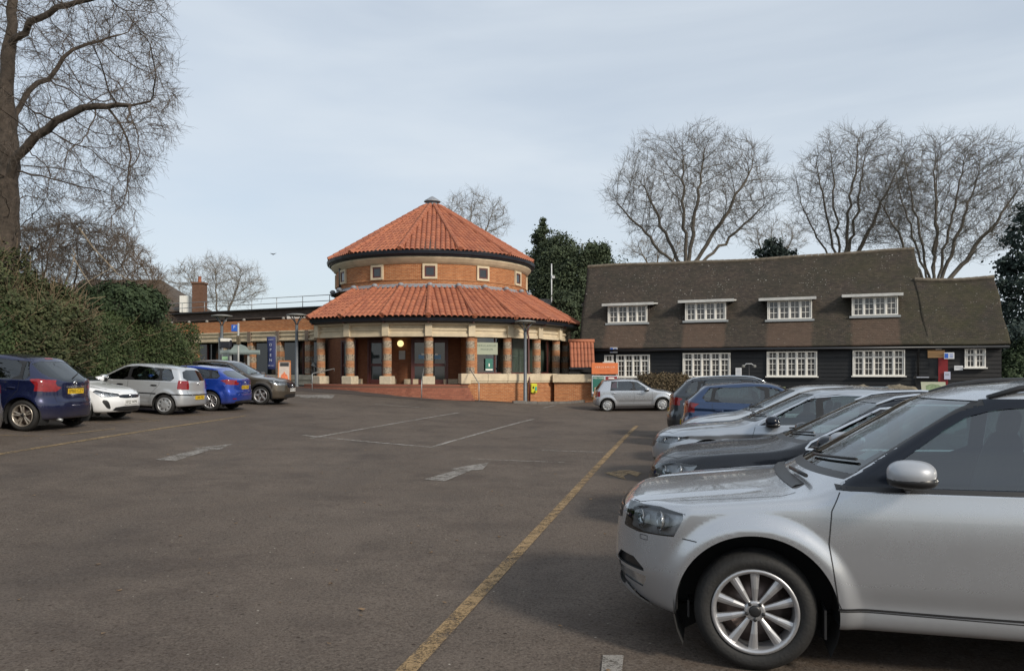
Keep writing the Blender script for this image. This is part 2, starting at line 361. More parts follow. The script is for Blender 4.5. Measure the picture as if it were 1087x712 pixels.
def oldtiles():
    m = mat('mossy_clay_tiles', (.08,.06,.05), .9, spec=.2); t, n, l, b = nodes_of(m); tc = n('ShaderNodeTexCoord'); v = tc.outputs['Object']; uv = tc.outputs['UV']
    br = n('ShaderNodeTexBrick'); br.inputs['Scale'].default_value = 1; br.inputs['Brick Width'].default_value = .17; br.inputs['Row Height'].default_value = .11; br.inputs['Mortar Size'].default_value = .006; br.inputs['Mortar Smooth'].default_value = .6
    br.inputs['Color1'].default_value = (.078,.062,.050,1); br.inputs['Color2'].default_value = (.046,.038,.033,1); br.inputs['Mortar'].default_value = (.035,.028,.024,1); l(uv, br.inputs['Vector'])
    sx = n('ShaderNodeSeparateXYZ'); l(v, sx.inputs[0]); x, z = sx.outputs[0], sx.outputs[2]
    low = mrange(t, z, 5.0, 4.2)
    # clean reddish tile where the dormers keep rain and moss off, moss between them
    st = None
    for a, bb in DORM:
        q = math_(t, 'ABSOLUTE', math_(t, 'SUBTRACT', math_(t, 'ADD', x, math_(t, 'MULTIPLY', noise(t, v, 2.5, 3), .25)), (a+bb)/2+.12)); q = mrange(t, q, (bb-a)/2+.1, (bb-a)/2-.08)
        st = q if st is None else math_(t, 'MAXIMUM', st, q)
    fac = math_(t, 'MULTIPLY', low, st)
    moss = mixc(t, mrange(t, noise(t, v, .9, 6, .7), .4, .7), br.outputs[0], (.036,.036,.028))
    moss = mixc(t, math_(t, 'MULTIPLY', mrange(t, x, 9, 20), mrange(t, noise(t, v, .6, 5, .7), .38, .62, 0, .75)), moss, (.055,.056,.022))
    c = mixc(t, mrange(t, math_(t, 'MULTIPLY', fac, mrange(t, noise(t, v, 3, 4), .2, .6, .6, 1)), 0, 1, 0, .85), mixc(t, .72, br.outputs[0], moss), mixc(t, .5, br.outputs[0], (.155,.10,.072)))
    vo = n('ShaderNodeTexVoronoi'); vo.inputs['Scale'].default_value = 2.6; vo.inputs['Randomness'].default_value = 1; l(v, vo.inputs['Vector'])
    wob = math_(t, 'ADD', vo.outputs['Distance'], math_(t, 'MULTIPLY', noise(t, v, 20, 2), .12))
    sep = n('ShaderNodeSeparateColor'); l(vo.outputs['Color'], sep.inputs[0])
    spot = math_(t, 'MULTIPLY', mrange(t, wob, .17, .12), mrange(t, sep.outputs[0], .25, .3))
    vo2 = n('ShaderNodeTexVoronoi'); vo2.inputs['Scale'].default_value = 9; l(v, vo2.inputs['Vector']); sep2 = n('ShaderNodeSeparateColor'); l(vo2.outputs['Color'], sep2.inputs[0])
    spot = math_(t, 'MAXIMUM', spot, math_(t, 'MULTIPLY', mrange(t, vo2.outputs['Distance'], .2, .14), mrange(t, sep2.outputs[1], .60, .64)))
    spot = math_(t, 'MULTIPLY', math_(t, 'MULTIPLY', spot, mrange(t, noise(t, v, .7, 4, .7), .42, .6, .1, 1)), mrange(t, z, 4.6, 6.2, .3, .85))
    c = mixc(t, spot, c, (.42,.41,.38))
    l(c, b.inputs['Base Color']); h = math_(t, 'ADD', math_(t, 'MULTIPLY', br.outputs['Fac'], -1), noise(t, v, 5, 4)); bump(t, h, .85, .03); return m
def glass_mat(name, tint, body=.0):
    m = bpy.data.materials.new(name); m.use_nodes = True; t = m.node_tree; t.nodes.clear(); n = t.nodes.new; l = t.links.new
    o = n('ShaderNodeOutputMaterial'); g = n('ShaderNodeBsdfGlossy'); g.inputs['Roughness'].default_value = .015; g.inputs['Color'].default_value = (.95,.98,1,1)
    tr = n('ShaderNodeBsdfTransparent'); tr.inputs[0].default_value = (*tint, 1); fr = n('ShaderNodeFresnel'); fr.inputs['IOR'].default_value = 1.55
    f2 = n('ShaderNodeMapRange'); f2.inputs[3].default_value = body; l(fr.outputs[0], f2.inputs[0])
    mx = n('ShaderNodeMixShader'); l(f2.outputs[0], mx.inputs[0]); l(tr.outputs[0], mx.inputs[1]); l(g.outputs[0], mx.inputs[2]); l(mx.outputs[0], o.inputs[0]); return m
M_shop = glass_mat('shop_window_glass', (.55,.6,.58), .06)
# ================================================================ ground
def grid_sheet(name, xs, ys, dz, m):
    X, Y = np.meshgrid(xs, ys, indexing='ij'); Z = terr_np(X, Y)+dz
    V = np.stack([X, Y, Z], -1).reshape(-1, 3); nx, ny = len(xs), len(ys)
    i = np.arange(nx-1)[:,None]*ny+np.arange(ny-1)[None]; Fc = np.stack([i, i+ny, i+ny+1, i+1], -1).reshape(-1, 4)
    o = link(name, np_mesh(name, V, Fc, m, smooth=True)); o['kind'] = 'structure'; return o
far = lambda a, b, n: list(np.geomspace(a, b, n))
grid_sheet('ground', np.array([-v for v in far(30, 900, 16)][::-1]+list(np.arange(-29, 30, 1.0))+far(30, 900, 16)), np.array([-v for v in far(14, 400, 10)][::-1]+list(np.arange(-13, 62, 1.0))+far(62, 1400, 18)), -.05, M_grass)
grid_sheet('asphalt', np.arange(-16, 26.01, .5), np.arange(-12, 47.01, .5), 0, M_asph)
def gpt(px, py, z=None):                 # point on the ground seen at a pixel
    z = 0 if z is None else z
    for _ in range(40):
        d = (CH-z)*F/max(py-HY, .5); d = min(d, 70); x = (px-CX)/F*d; z = .5*z+.5*terr(x, d)
    return Vector((x, d, z))
def line(name, pa, pb, wd, m, dz=.008):
    a, b = gpt(*pa), gpt(*pb); d = (b-a).to_2d().normalized(); n = Vector((-d.y, d.x))*wd/2; a, b = a.to_2d(), b.to_2d()
    return drape(name, [a-n, b-n, b+n, a+n], dz, m, kind='structure')
line('bay_line_yellow', (428, 716), (676, 452), .115, M_yel)
line('lane_line_yellow', (-30, 487), (262, 441), .12, M_yel2)
line('bay_line', (330, 465), (487, 438), .10, M_whi); line('bay_line', (460, 474), (566, 445), .10, M_whi); line('bay_line', (322, 462), (462, 475), .12, M_whi)
line('bay_line', (398, 429), (468, 434), .10, M_whi); line('bay_line', (500, 487), (600, 491), .05, M_whi, .007); line('bay_line', (575, 478), (640, 480), .05, M_whi, .007); line('bay_line', (577, 433), (590, 430), .10, M_whi)
for a, b in (((0, 462), (52, 463)), ((62, 462), (122, 455)), ((150, 444), (172, 447)), ((110, 449), (165, 447)), ((180, 441), (240, 440))): line('bay_line', a, b, .07, M_yel2)
for q in ([(640, 696), (662, 696), (660, 716), (638, 716)],):
    drape('bay_marking', [tuple(gpt(*p).to_2d()) for p in q], .008, M_whi2, kind='structure')
drape('bay_marking', [tuple(gpt(*p).to_2d()) for p in ((310, 419.5), (356, 419.2), (352, 423.2), (322, 422.6))], .016, M_whi2, kind='structure')
def arrow(name, poly, m): drape(name, [tuple(gpt(*p).to_2d()) for p in poly], .008, m, kind='structure')
arrow('road_arrow', [(450, 509), (484, 499), (478, 497.5), (519, 491), (512, 499), (500, 499.5), (472, 511)], M_whi2)
arrow('road_arrow', [(165, 488), (210, 477), (203, 476), (248, 471), (233, 477.5), (222, 478), (186, 489.5)], M_whi2)
arrow('road_arrow', [(641, 502), (657, 499.5), (668, 499), (681, 502), (676, 506), (668, 503), (662, 505), (664, 509)], M_yel)
# paving round the rotunda and to the wing
RC = Vector((-4.845, 47.0)); RZ = R(4.6)
def rp(th, r):  a = R(th)+RZ; return Vector((RC.x+r*math.sin(a), RC.y-r*math.cos(a)))
ring = [rp(th, 11.2 if th < 5 else 10.1) for th in range(-50, 71, 5)]
pav = [tuple(p) for p in ring]+[(1.6, 47.0), (-15.9, 47.0), (-15.9, 36.5), (-13.0, 35.6)]
drape('paving', pav, .012, M_pave, kind='structure')
# kerb by the rotunda's right side and in front of the half timbered building's bank
kb = MB(); kp = [rp(th, 10.2) for th in range(24, 71, 4)]+[Vector((6.2, 42.2)), Vector((8.6, 39.0)), Vector((14.0, 36.2)), Vector((22, 33.4))]
for a, b in zip(kp, kp[1:]):
    for k in range(max(1, round((b-a).length/.95))):
        n_ = max(1, round((b-a).length/.95)); q = a+(b-a)*(k+.5)/n_; L = (b-a).length/n_-.012; h = terr(q.x, q.y)
        kb.box((q.x, q.y, h+.03), (L, .13, .2), math.atan2(b.y-a.y, b.x-a.x))
kb.build('kerb', M_kerb)['kind'] = 'structure'
# scattered leaves and twigs on the asphalt
M_leaf = mat('fallen_leaf', (.15,.095,.05), .8, var=.5, vs=3); lv = MB()
for i in range(170):
    d = 2.2+22*random.random()**1.6; x = random.uniform(-.66, .35)*d; z = terr(x, d); s = random.uniform(.010, .030); a = random.random()*6.3
    pts = []
    for k in range(6):
        t = a+k*1.047; q = s*(1 if k % 2 else .55); pts.append((x+q*math.cos(t)*(1.4 if k % 3 == 0 else 1), d+q*math.sin(t), z+.006+random.random()*.012))
    lv.add(pts, [tuple(range(6))])
lv.build('fallen_leaves', M_leaf)['kind'] = 'stuff'

# ================================================================ ROTUNDA
rot = empty('rotunda', (RC.x, RC.y, 0), RZ, 'round brick museum hall with two tiers of terracotta roof and flint banded columns', 'building')
def rv(th, r, z): return Vector((r*math.sin(R(th)), -r*math.cos(R(th)), z))
def ringlathe(name, prof, n, m, a0=-90, a1=270, smooth=False, uvr=None):
    b = MB(); b.lathe(prof, n, None, smooth, a0, a1); return b.build(name, m, rot, cyl=(0, 0, uvr or prof[0][0]))
def tilecone(name, R0, z0, R1, z1, nf, aoff, parent, fr=(-999, 999), thick=.10):
    V = []; Fc = []; UV = []
    t = math.tan(math.pi/nf); c = math.cos(math.pi/nf); A0, A1 = R0*c, R1*c; slope = math.hypot(A0-A1, z1-z0); rows = max(2, round(slope/.36)); rib = .265
    wmax = A0*t; nr = max(1, round(wmax/rib)); rib = wmax/nr; sub = 6
    FS = [f for f in range(-nf//2, nf//2) if fr[0] < aoff+360*(f+.5)/nf < fr[1]]
    for f in FS:
        th = R(-90+aoff)+2*math.pi*(f+.5)/nf; er = Vector((math.cos(th), math.sin(th), 0)); et = Vector((-math.sin(th), math.cos(th), 0)); sl = (er*(A1-A0)+Vector((0,0,z1-z0))).normalized(); nn = et.cross(sl); nn = nn if nn.z > 0 else -nn
        base = len(V); us = np.linspace(-wmax, wmax, 2*nr*sub+1)
        for u in us:
            vm = 1.0 if abs(u) <= A1*t else (A0-abs(u)/t)/(A0-A1)
            ph = (u/rib) % 1.0; prof = thick*(abs(math.sin(math.pi*ph))**.6)
            for k in range(rows):
                for e, hh in ((0, .022), (1, 0)):
                    v = min((k+e)/rows, vm)
                    p = er*(A0+(A1-A0)*v)+et*u+Vector((0,0,z0+(z1-z0)*v))+nn*(prof+hh)
                    V.append(p); UV.append((u+f*3.7, v*slope))
            # eave closing drop
        m = rows*2
        for i in range(len(us)-1):
            for k in range(m-1): a = base+i*m+k; Fc.append((a, a+m, a+m+1, a+1))
    me = bpy.data.meshes.new(name); me.from_pydata([tuple(v) for v in V], [], Fc); me.materials.append(M_terra)
    u = me.uv_layers.new(name='UVMap'); li = np.empty(len(me.loops), np.int32); me.loops.foreach_get('vertex_index', li); u.data.foreach_set('uv', np.array(UV)[li].ravel())
    me.polygons.foreach_set('use_smooth', np.zeros(len(me.polygons), bool)); me.update(); o = link(name, me, parent)
    hb = MB()
    for f in FS+[FS[-1]+1]:
        th = R(-90+aoff)+2*math.pi*f/nf; a = Vector((R0*math.cos(th), R0*math.sin(th), z0+.09)); b = Vector((R1*math.cos(th), R1*math.sin(th), z1+.08)); n_ = round((b-a).length/.4)
        pts = []; rr = []
        for k in range(n_): pts += [a+(b-a)*(k/n_), a+(b-a)*((k+.98)/n_)]; rr += [.15, .125]
        hb.tube(pts, rr, 8, smooth=False)
    hb.build('hip_tiles', M_terra, o, cyl=(0,0,5)); return o
# terrace, steps, walls
ringlathe('terrace', [(0, 1.09), (8.75, 1.09), (8.75, -.4)], 26, M_step, -139, -77)
ringlathe('terrace_floor', [(0, 1.086), (8.5, 1.086), (8.5, -.4)], 40, M_step, -77, 60)
for k in range(1, 6): ringlathe('step', [(8.75+.33*(k-1)-.02, 1.09-.165*k), (8.75+.33*k, 1.09-.165*k), (8.75+.33*k, -.5)], 72, M_step, -90-52, -90+13)
ringlathe('terrace_wall', [(8.6, -.5), (8.6, 1.17), (8.3, 1.17)], 48, M_brick, -90+13, -90+110, uvr=8.6)
sb = MB()
for k in range(13): # stone sill blocks
    a0, a1 = -90+12.7+k*7.5, -90+12.7+(k+1)*7.5-.12
    sb.lathe([(7.9, 1.172), (8.66, 1.172), (8.66, 1.25), (8.7, 1.27), (8.7, 1.60), (8.6, 1.635), (7.9, 1.635)], 3, None, False, a0, a1)
    for a in (a0, a1): pass
sb.build('stone_sill', M_stone, rot, cyl=(0,0,8.6))
b = MB(); p = rv(12.2, 8.5, 1.38); b.box(p, (.5, .7, .52), R(12.2), bev=.02); b.build('stone_block', M_stone, rot)
ringlathe('inner_wall', [(6.2, 1.09), (6.2, 3.6)], 96, M_brick2, uvr=6.2)
pw = MB(); pw.box(rv(16.5, 7.2, 2.35), (.25, 2.0, 2.5), R(16.5)); pw.build('cross_wall', M_brick, rot, uv=True)
ringlathe('soffit', [(6.1, 3.56), (8.2, 3.54)], 26, mat('dark_soffit', (.05,.04,.035), .8), -135, 60)
ent = [(8.0, 3.5), (8.36, 3.5), (8.36, 3.66), (8.28, 3.68), (8.28, 3.80), (8.33, 3.82), (8.33, 3.92), (8.25, 3.95), (8.25, 4.06), (8.40, 4.10), (8.42, 4.2), (8.0, 4.2)]
eo = ringlathe('entablature', ent, 13, M_stone, -135, 60)
for k in range(24):
    th = 15*k
    if 150 < th < 315: continue
    b = MB(); b.box(rv(th, 8.22, 3.86), (.36, .42, .70), R(th), bev=.015); b.build('entablature_block', M_stone, eo)
    c = MB(); c.lathe([(.225, z) for z in np.linspace(1.45, 3.52, 12)], 18, None, True); z0 = 1.45
    col = c.build('column', M_flint, rot, cyl=(0,0,.225)); col.location = rv(th, 8.1, 0)
    bb = MB(); bb.box((0, 0, 1.30), (.62, .62, .42), 0, bev=.03); ba = bb.build('column_base', M_cream, col); ba.rotation_euler.z = R(th)
# eave and lower roof
ringlathe('eave_gutter', [(8.1, 4.2), (8.62, 4.205), (8.66, 4.25), (8.80, 4.27), (8.86, 4.40), (8.76, 4.42), (8.70, 4.36), (8.1, 4.34)], 13, M_navy, -135, 60)
for k in range(-3, 8):
    for s in (0, .5):
        th = 15*(k+s); b = MB(); b.box(rv(th, 8.45, 4.235), (.09, .5, .1), R(th)); b.build('rafter_foot', M_maroon, rot) if s == 0 else None
lr = tilecone('lower_roof', 8.95, 4.44, 5.7, 6.30, 24, 0, rot, fr=(-45, 150))
ringlathe('roof_underlay', [(8.75, 4.34), (8.84, 4.45), (5.72, 6.22)], 13, mat('dark_soffit', (.05,.04,.035), .8), -135, 60)
ringlathe('roof_underlay', [(6.1, 8.1), (6.14, 8.17), (.4, 11.6)], 24, mat('dark_soffit', (.05,.04,.035), .8))
fl = MB(); fl.lathe([(5.95, 6.24), (5.88, 6.30), (5.74, 6.36), (5.70, 6.44)], 96, None, True)
for k in range(24): fl.ellipsoid(rv(15*k, 5.95, 6.36), (.17, .16, .13), 8, 6)
fl.build('lead_flashing', M_lead, rot)
# drum
ringlathe('drum', [(5.70, 6.2), (5.70, 6.62), (5.74, 6.64), (5.74, 6.70), (5.70, 6.72), (5.70, 7.55)], 96, M_brick, uvr=5.7)
ringlathe('cornice', [(5.6, 7.52), (5.74, 7.52), (5.76, 7.60), (5.86, 7.64), (5.88, 7.72), (5.98, 7.78), (6.02, 7.88), (5.6, 7.88)], 72, M_stone, smooth=True)
ringlathe('upper_gutter', [(5.6, 7.88), (6.10, 7.90), (6.14, 7.98), (6.22, 8.0), (6.26, 8.16), (6.18, 8.18), (6.12, 8.12), (5.6, 8.1)], 48, M_navy)
tilecone('upper_roof', 6.2, 8.17, .45, 11.72, 12, 15, rot)
fn = MB(); fn.lathe([(.55, 11.60), (.45, 11.78), (.33, 11.82), (.33, 12.02), (.52, 12.06), (.50, 12.12), (.12, 12.36), (.05, 12.40), (.0, 12.42)], 12, None, False); fn.build('finial', M_lead, rot)
for k in range(12):
    th = 30*k
    if 100 < th < 260: continue
    g = MB()
    for dx, dz, sx, sz in ((-.34, 0, .11, .80), (.34, 0, .11, .80), (0, .345, .57, .11), (0, -.345, .57, .11)): g.box((dx, 0, dz), (sx, .13, sz), 0)
    wo = g.build('window', M_stone, rot); wo.location = rv(th, 5.72, 7.10); wo.rotation_euler.z = R(th)
    g = MB()
    for dx, dz, sx, sz in ((-.245, 0, .08, .57), (.245, 0, .08, .57), (0, .245, .41, .08), (0, -.245, .41, .08)): g.box((dx, .0, dz), (sx, .07, sz), 0)
    g.build('window_frame', M_maroon, wo); g = MB(); g.box((0, .0, 0), (.42, .03, .42)); g.build('pane', M_pane, wo)
# entrance doors
def door(th, wd, leaves, r=6.2, z0=1.10, h=2.36):
    d = empty('door'); d.parent = rot; d.location = rv(th, r+.05, z0); d.rotation_euler.z = R(th); f = MB()
    f.box((-wd/2, -.02, h/2), (.09, .14, h)); f.box((wd/2, -.02, h/2), (.09, .14, h)); f.box((0, -.02, h-.04), (wd-.09, .14, .08)); f.box((0, 0, .012), (wd-.09, .1, .024))
    lw = (wd-.09)/leaves
    for i in range(leaves):
        cx = -wd/2+.045+lw*(i+.5)
        for a in (-1, 1): f.box((cx+a*(lw/2-.045), -.012, h/2), (.088, .06, h-.13))
        for z, hh in ((.13, .2), (1.0, .14), (h-.14, .1)): f.box((cx, -.012, z), (lw-.18, .05, hh))
    f.build('door_frame', M_maroon, d); g = MB(); g.box((0, .012, h/2), (wd-.1, .02, h-.1)); g.build('pane', M_pane, d)
    hd = MB()
    for i in range(leaves):
        cx = -wd/2+.045+lw*(i+.5); hd.tube([(cx+lw/2-.07, -.09, .9), (cx+lw/2-.07, -.09, 1.25)], .015, 6)
    hd.build('handle', M_galv, d); return d
door(-27, .95, 1); door(0, 1.85, 2); door(-45, 1.2, 1)
pb = MB(); pb.box((0,0,0), (.34, .03, .46)); q = pb.build('plaque', mat('grey_plaque', (.33,.33,.32), .5, var=.1), rot); q.location = rv(-13.5, 6.24, 2.62); q.rotation_euler.z = R(-13.5)
for k, n_ in enumerate(('VERULAMIUM', 'OPEN DAILY')): pass
pl = MB()
for th in (-38, -20, -8.8, 10): # stone pads at the foot of the inner wall
    pl.box(rv(th, 6.28, 1.22), (.75 if th > -30 else .5, .16, .26), R(th))
pl.build('wall_plinth', M_stone, rot)
# notices on the double door
for s_ in (-1, 1): nb = MB(); nb.box((s_*.42, -.03, 1.42), (.34, .012, .22)); q = nb.build('door_notice', mat('blue_notice', (.16,.33,.52), .5), rot); q.location = rv(0, 6.26, 1.1)
for s_ in (-1, 1): nb = MB(); nb.box((s_*.36, -.04, 1.55), (.16, .012, .10)); q = nb.build('door_notice', M_white, rot); q.location = rv(0, 6.26, 1.1)
lg = MB(); lg.ellipsoid((0,0,0), (.17, .08, .17), 16, 10); gl = lg.build('entrance_light', mat('lit_globe', (.9,.8,.45), .4, emit=(1,.80,.36), es=1.0), None); gl.location = rot.matrix_basis @ rv(-13.8, 6.42, 3.22)
tag(gl, 'round yellow lit lamp on the brick wall between the entrance doors', 'lamp')
# glazed side
gz = MB()
for k in range(12): gz.lathe([(7.86, 1.62), (7.86, 3.52)], 2, None, False, -90+18+7.5*k, -90+18+7.5*(k+1))
gz.build('shop_window', M_shop, rot)
fr = MB()
for k in range(13):
    th = 18+7.5*k; fr.box(rv(th, 7.86, 2.57), (.06, .08, 1.9), R(th))
fr.lathe([(7.80, 1.62), (7.92, 1.62), (7.92, 1.70), (7.80, 1.70)], 36, None, False, -72, 20); fr.build('window_frame', M_maroon, rot)
for a, bb, m_ in ((16, 30, mat('dark_room', (.02,.022,.028), .8)), (30, 36, mat('brown_room', (.06,.04,.03), .8)), (36, 62, mat('sage_room_wall', (.20,.23,.20), .8, var=.15, vs=.8)), (62, 110, mat('grey_room_wall', (.10,.115,.11), .8))):
    g = MB(); g.lathe([(7.35, 1.2), (7.35, 3.55)], 6, None, True, -90+a, -90+bb); g.build('room_wall', m_, rot)
sg = MB(); sg.box((0,0,0), (1.25, .03, .62)); s1 = sg.build('name_board', mat('sage_board', (.30,.33,.25), .6), rot); th = 21.7; s1.location = rv(th, 7.97, 2.93); s1.rotation_euler.z = R(th)
mdk = mat('sign_lettering', (.08,.11,.09), .6)
text('lettering', 'VERULAMIUM', .15, mdk, s1, Matrix.Translation((0,-.02,.14)) @ FACE, spacing=1.25); text('lettering', 'MUSEUM', .15, mdk, s1, Matrix.Translation((0,-.02,-.05)) @ FACE, spacing=1.25)
sg = MB(); sg.box((0,0,0), (.42, .02, .62)); s2 = sg.build('window_poster', mat('green_poster', (.02,.13,.10), .5), rot); th = 22.8; s2.location = rv(th, 7.95, 2.1); s2.rotation_euler.z = R(th)
sg = MB(); sg.box((0,-.014,-.26), (.40, .006, .07)); sg.box((0,-.014,-.02), (.06, .006, .16)); sg.build('poster_band', M_white, s2)
# downpipe and side lean-to with pantiles
dp = MB(); P = rv(37.5, 8.52, 0); dp.tube([(P.x, P.y, 4.25), (P.x, P.y, 4.05), (P.x-.05, P.y-.0, 3.8), (P.x, P.y-.02, 3.55), (P.x, P.y-.12, 1.55), (P.x+.03, P.y-.25, 1.3), (P.x+.03, P.y-.25, 0.05)], .05, 8); dp.build('downpipe', M_maroon, rot)
dp = MB(); P = rv(-64, 5.78, 0); dp.tube([(P.x, P.y, 7.9), (P.x, P.y, 6.45)], .06, 8); dp.build('downpipe', M_navy, rot)

# lean-to wall and roof right of the rotunda
lean = empty('pantiled_shed', (0, 0, 0), 0, 'low brick lean-to with a steep terracotta pantile roof beside the round hall', 'outbuilding')
a = at(606, 404, 41.8); bq = at(634, 404, 41.8)
w_ = MB(); dx = bq.x-a.x; w_.box(((a.x+bq.x)/2-.45, 42.15, .4), (dx+.9, .9, 1.5)); w_.build('wall', M_brick, lean, uv=True)
w_ = MB(); w_.box(((a.x+bq.x)/2-.45, 42.1, 1.38), (dx+1.1, 1.1, .44), 0, bev=.02); w_.build('stone_cap', M_stone, lean)
V = []; Fc = []; z0, z1 = 1.98, 3.40; xs = np.linspace(a.x-.05, bq.x-.15, 7*6+1)
rws = 4
for x in xs:
    ph = ((x-xs[0])/(xs[-1]-xs[0])*7) % 1; h = .07*abs(math.sin(math.pi*ph))**.8
    for k in range(rws):
        for e, hh in ((0, .035), (1, 0)):
            t_ = (k+e)/rws; V.append((x, 41.6+.7*t_-h-hh, z0+(z1-z0)*t_))
m_ = rws*2
for i in range(len(xs)-1):
    for k in range(m_-1): q = i*m_+k; Fc.append((q, q+m_, q+m_+1, q+1))
me = bpy.data.meshes.new('pantiles'); me.from_pydata(V, [], Fc); me.materials.append(M_terra); uvbox(me); link('pantiles', me, lean)
w_ = MB(); w_.tube([(xs[0]-.05, 42.28, 3.42), (xs[-1]+.05, 42.28, 3.42)], .1, 8); w_.build('ridge_tile', M_terra, lean)
w_ = MB(); w_.box(((xs[0]+xs[-1])/2, 42.45, 2.5), (xs[-1]-xs[0]-.1, .25, 1.55)); w_.build('dark_backing', M_black, lean)
w_ = MB(); w_.box(((xs[0]+xs[-1])/2, 41.63, 1.93), (xs[-1]-xs[0]+.1, .12, .09)); w_.build('gutter', M_navy, lean)
# ================================================================ WING
WO = Vector((-11.2, 44.0)); wd_ = Vector((9.1, -4.5)).normalized(); WRZ = math.atan2(wd_.y, wd_.x)
wing = empty('museum_wing', (WO.x, WO.y, 0), WRZ, 'long flat-roofed brick wing with roof railing left of the round hall', 'building')
def wx(px, b=0):    # local x on the wing facade for a pixel column
    t = (px-CX)/F; n = Vector((-wd_.y, wd_.x)); O = WO+n*b
    # O + s*wd = (t*Y, Y)
    s = (t*O.y-O.x)/(wd_.x-t*wd_.y); return s
def wz(px, py, b=0):
    s = wx(px, b); n = Vector((-wd_.y, wd_.x)); Y = (WO+n*b+wd_*s).y; return CH+(HY-py)*Y/F
W0 = -15.5
q = MB(); q.box(((W0-.1)/2, .12, 4.45), (-W0+.1, .24, .68)); q.build('brick_parapet', M_brick, wing, uv=True)
q = MB(); q.box((W0/2, .02, 3.80), (-W0, .22, .56)); q.box((W0/2, -.05, 4.09), (-W0, .26, .07)); q.box((W0/2, -.06, 3.60), (-W0, .24, .06)); q.box((W0/2, -.05, 3.86), (-W0, .24, .04)); q.build('stone_cornice', M_stone, wing)
q = MB(); q.box((W0/2, 4.2, 4.55), (-W0, 8, .12)); q.build('flat_roof', mat('roof_felt', (.06,.055,.05), .9, var=.3), wing)
q = MB(); q.box((W0/2, 1.5, 5.1), (-W0-.2, .3, .85)); q.box((W0/2, 1.25, 5.05), (-W0-.3, .2, .05)); q.build('upper_band', mat('weathered_fascia', (.085,.062,.05), .85, var=.35, vs=1.5, stretch=(1, 1, 4)), wing)
q = MB(); q.box((W0/2+.1, 1.35, 5.55), (-W0+.3, .6, .08)); q.build('upper_coping', mat('black_coping', (.02,.02,.022), .7, var=.3), wing)
q = MB()
for px in (268, 318, 371): pass
for i in range(10): q.ellipsoid((-.9-1.55*i, -.02+.1, 4.86), (.09, .1, .09), 8, 6)
q.build('bulkhead_lamp', mat('grey_lamp', (.22,.21,.19), .6), wing)
q = MB(); q.box((wx(309), .3, 4.92), (1.1, .1, .16)); q.build('white_box', M_white, wing)
q = MB(); q.box((W0/2, .9, 2.5), (-W0, .05, 2.1)); q.build('glazing', M_pane, wing)
q = MB(); q.box((W0/2, .0, 1.43), (-W0, .5, .28)); q.box((W0/2, -.02, .9), (-W0, .3, .8)); q.build('plinth', M_cream, wing)
q = MB(); q.box((W0/2, 4, 2.5), (-W0, 5.8, 4)); q.build('rear_block', M_brickd, wing, uv=True)
q = MB()
for i in range(9): q.box((-.6-i*1.95+.98, .8, 2.52), (.07, .1, 1.9))
q.build('mullion', M_maroon, wing)
for px in (329, 298, 268, 238, 208, 176):
    s = wx(px, .1); c = MB(); c.box((0, 0, 2.55), (.38, .38, 1.92), 0, bev=.03); o = c.build('column', M_flint, wing, uv=True); o.location = (s, .05, 0)
    c = MB(); c.box((s, -.02, 3.81), (.24, .36, .62)); c.build('cornice_block', mat('brown_cornice_block', (.16,.12,.09), .8), wing)
rl = MB(); zt = wz(250, 318.5, 1.6)
for i in range(8): rl.tube([(-.3-i*2.05, 1.6, 5.5), (-.3-i*2.05, 1.6, zt)], .022, 6)
for z in (zt, (zt+5.5)/2+.05): rl.tube([(.5, 1.6, z), (W0, 1.6, z)], .022, 6)
rl.build('roof_railing', M_galv, wing)
# ================================================================ house behind the hedge
hs = empty('tiled_house', (0, 0, 0), 0, 'old house with dark tiled hipped roof and tall brick chimney behind the wing', 'house')
D = 68
a = at(120, 400, D); b2 = at(197, 330, D); z_e = at(0, 331, D).z; z_r = at(0, 291, D).z
q = MB(); q.box(((a.x+b2.x)/2-2, D+4, z_e/2), (b2.x-a.x+4, 8, z_e)); q.build('wall', M_brickd, hs, uv=True)
q = MB(); x0, x1 = a.x-5, b2.x+.3
q.add([(x0, D-.4, z_e), (x1, D-.4, z_e), (x1, D+8.4, z_e), (x0, D+8.4, z_e), (x0, D+4, z_r), (x1-4.3, D+4, z_r)], [(0,1,5,4), (1,2,5), (2,3,4,5), (3,0,4), (0,3,2,1)])
rf = q.build('roof', mat('dark_roof_tiles', (.075,.058,.045), .9, var=.35, vs=2, bump=.4), hs)
q = MB(); p = at(212, 331, D-1.5); pt = at(212, 301.5, D-1.5); q.box((p.x, p.y, (p.z+pt.z)/2-.6), (.95, .9, pt.z-p.z+1.2)); q.box((p.x, p.y, pt.z+.05), (1.1, 1.05, .16)); ch = q.build('chimney', M_brickd, hs, uv=True)
q = MB(); q.lathe([(.16, 0), (.13, .5), (.17, .55)], 10, Matrix.Translation((p.x, p.y, pt.z+.1))); q.build('chimney_pot', M_terra, ch, uv=True)
q = MB(); p = at(197, 323, D-1); q.box(p, (.85, .5, 1.45), 0, bev=.02); q.build('dormer', M_white, hs)
q = MB(); p = at(176, 340, D-1); q.box((p.x-1, D-.9, p.z), (9, .3, 1.2)); q.build('fascia', M_brickd, hs, uv=True)
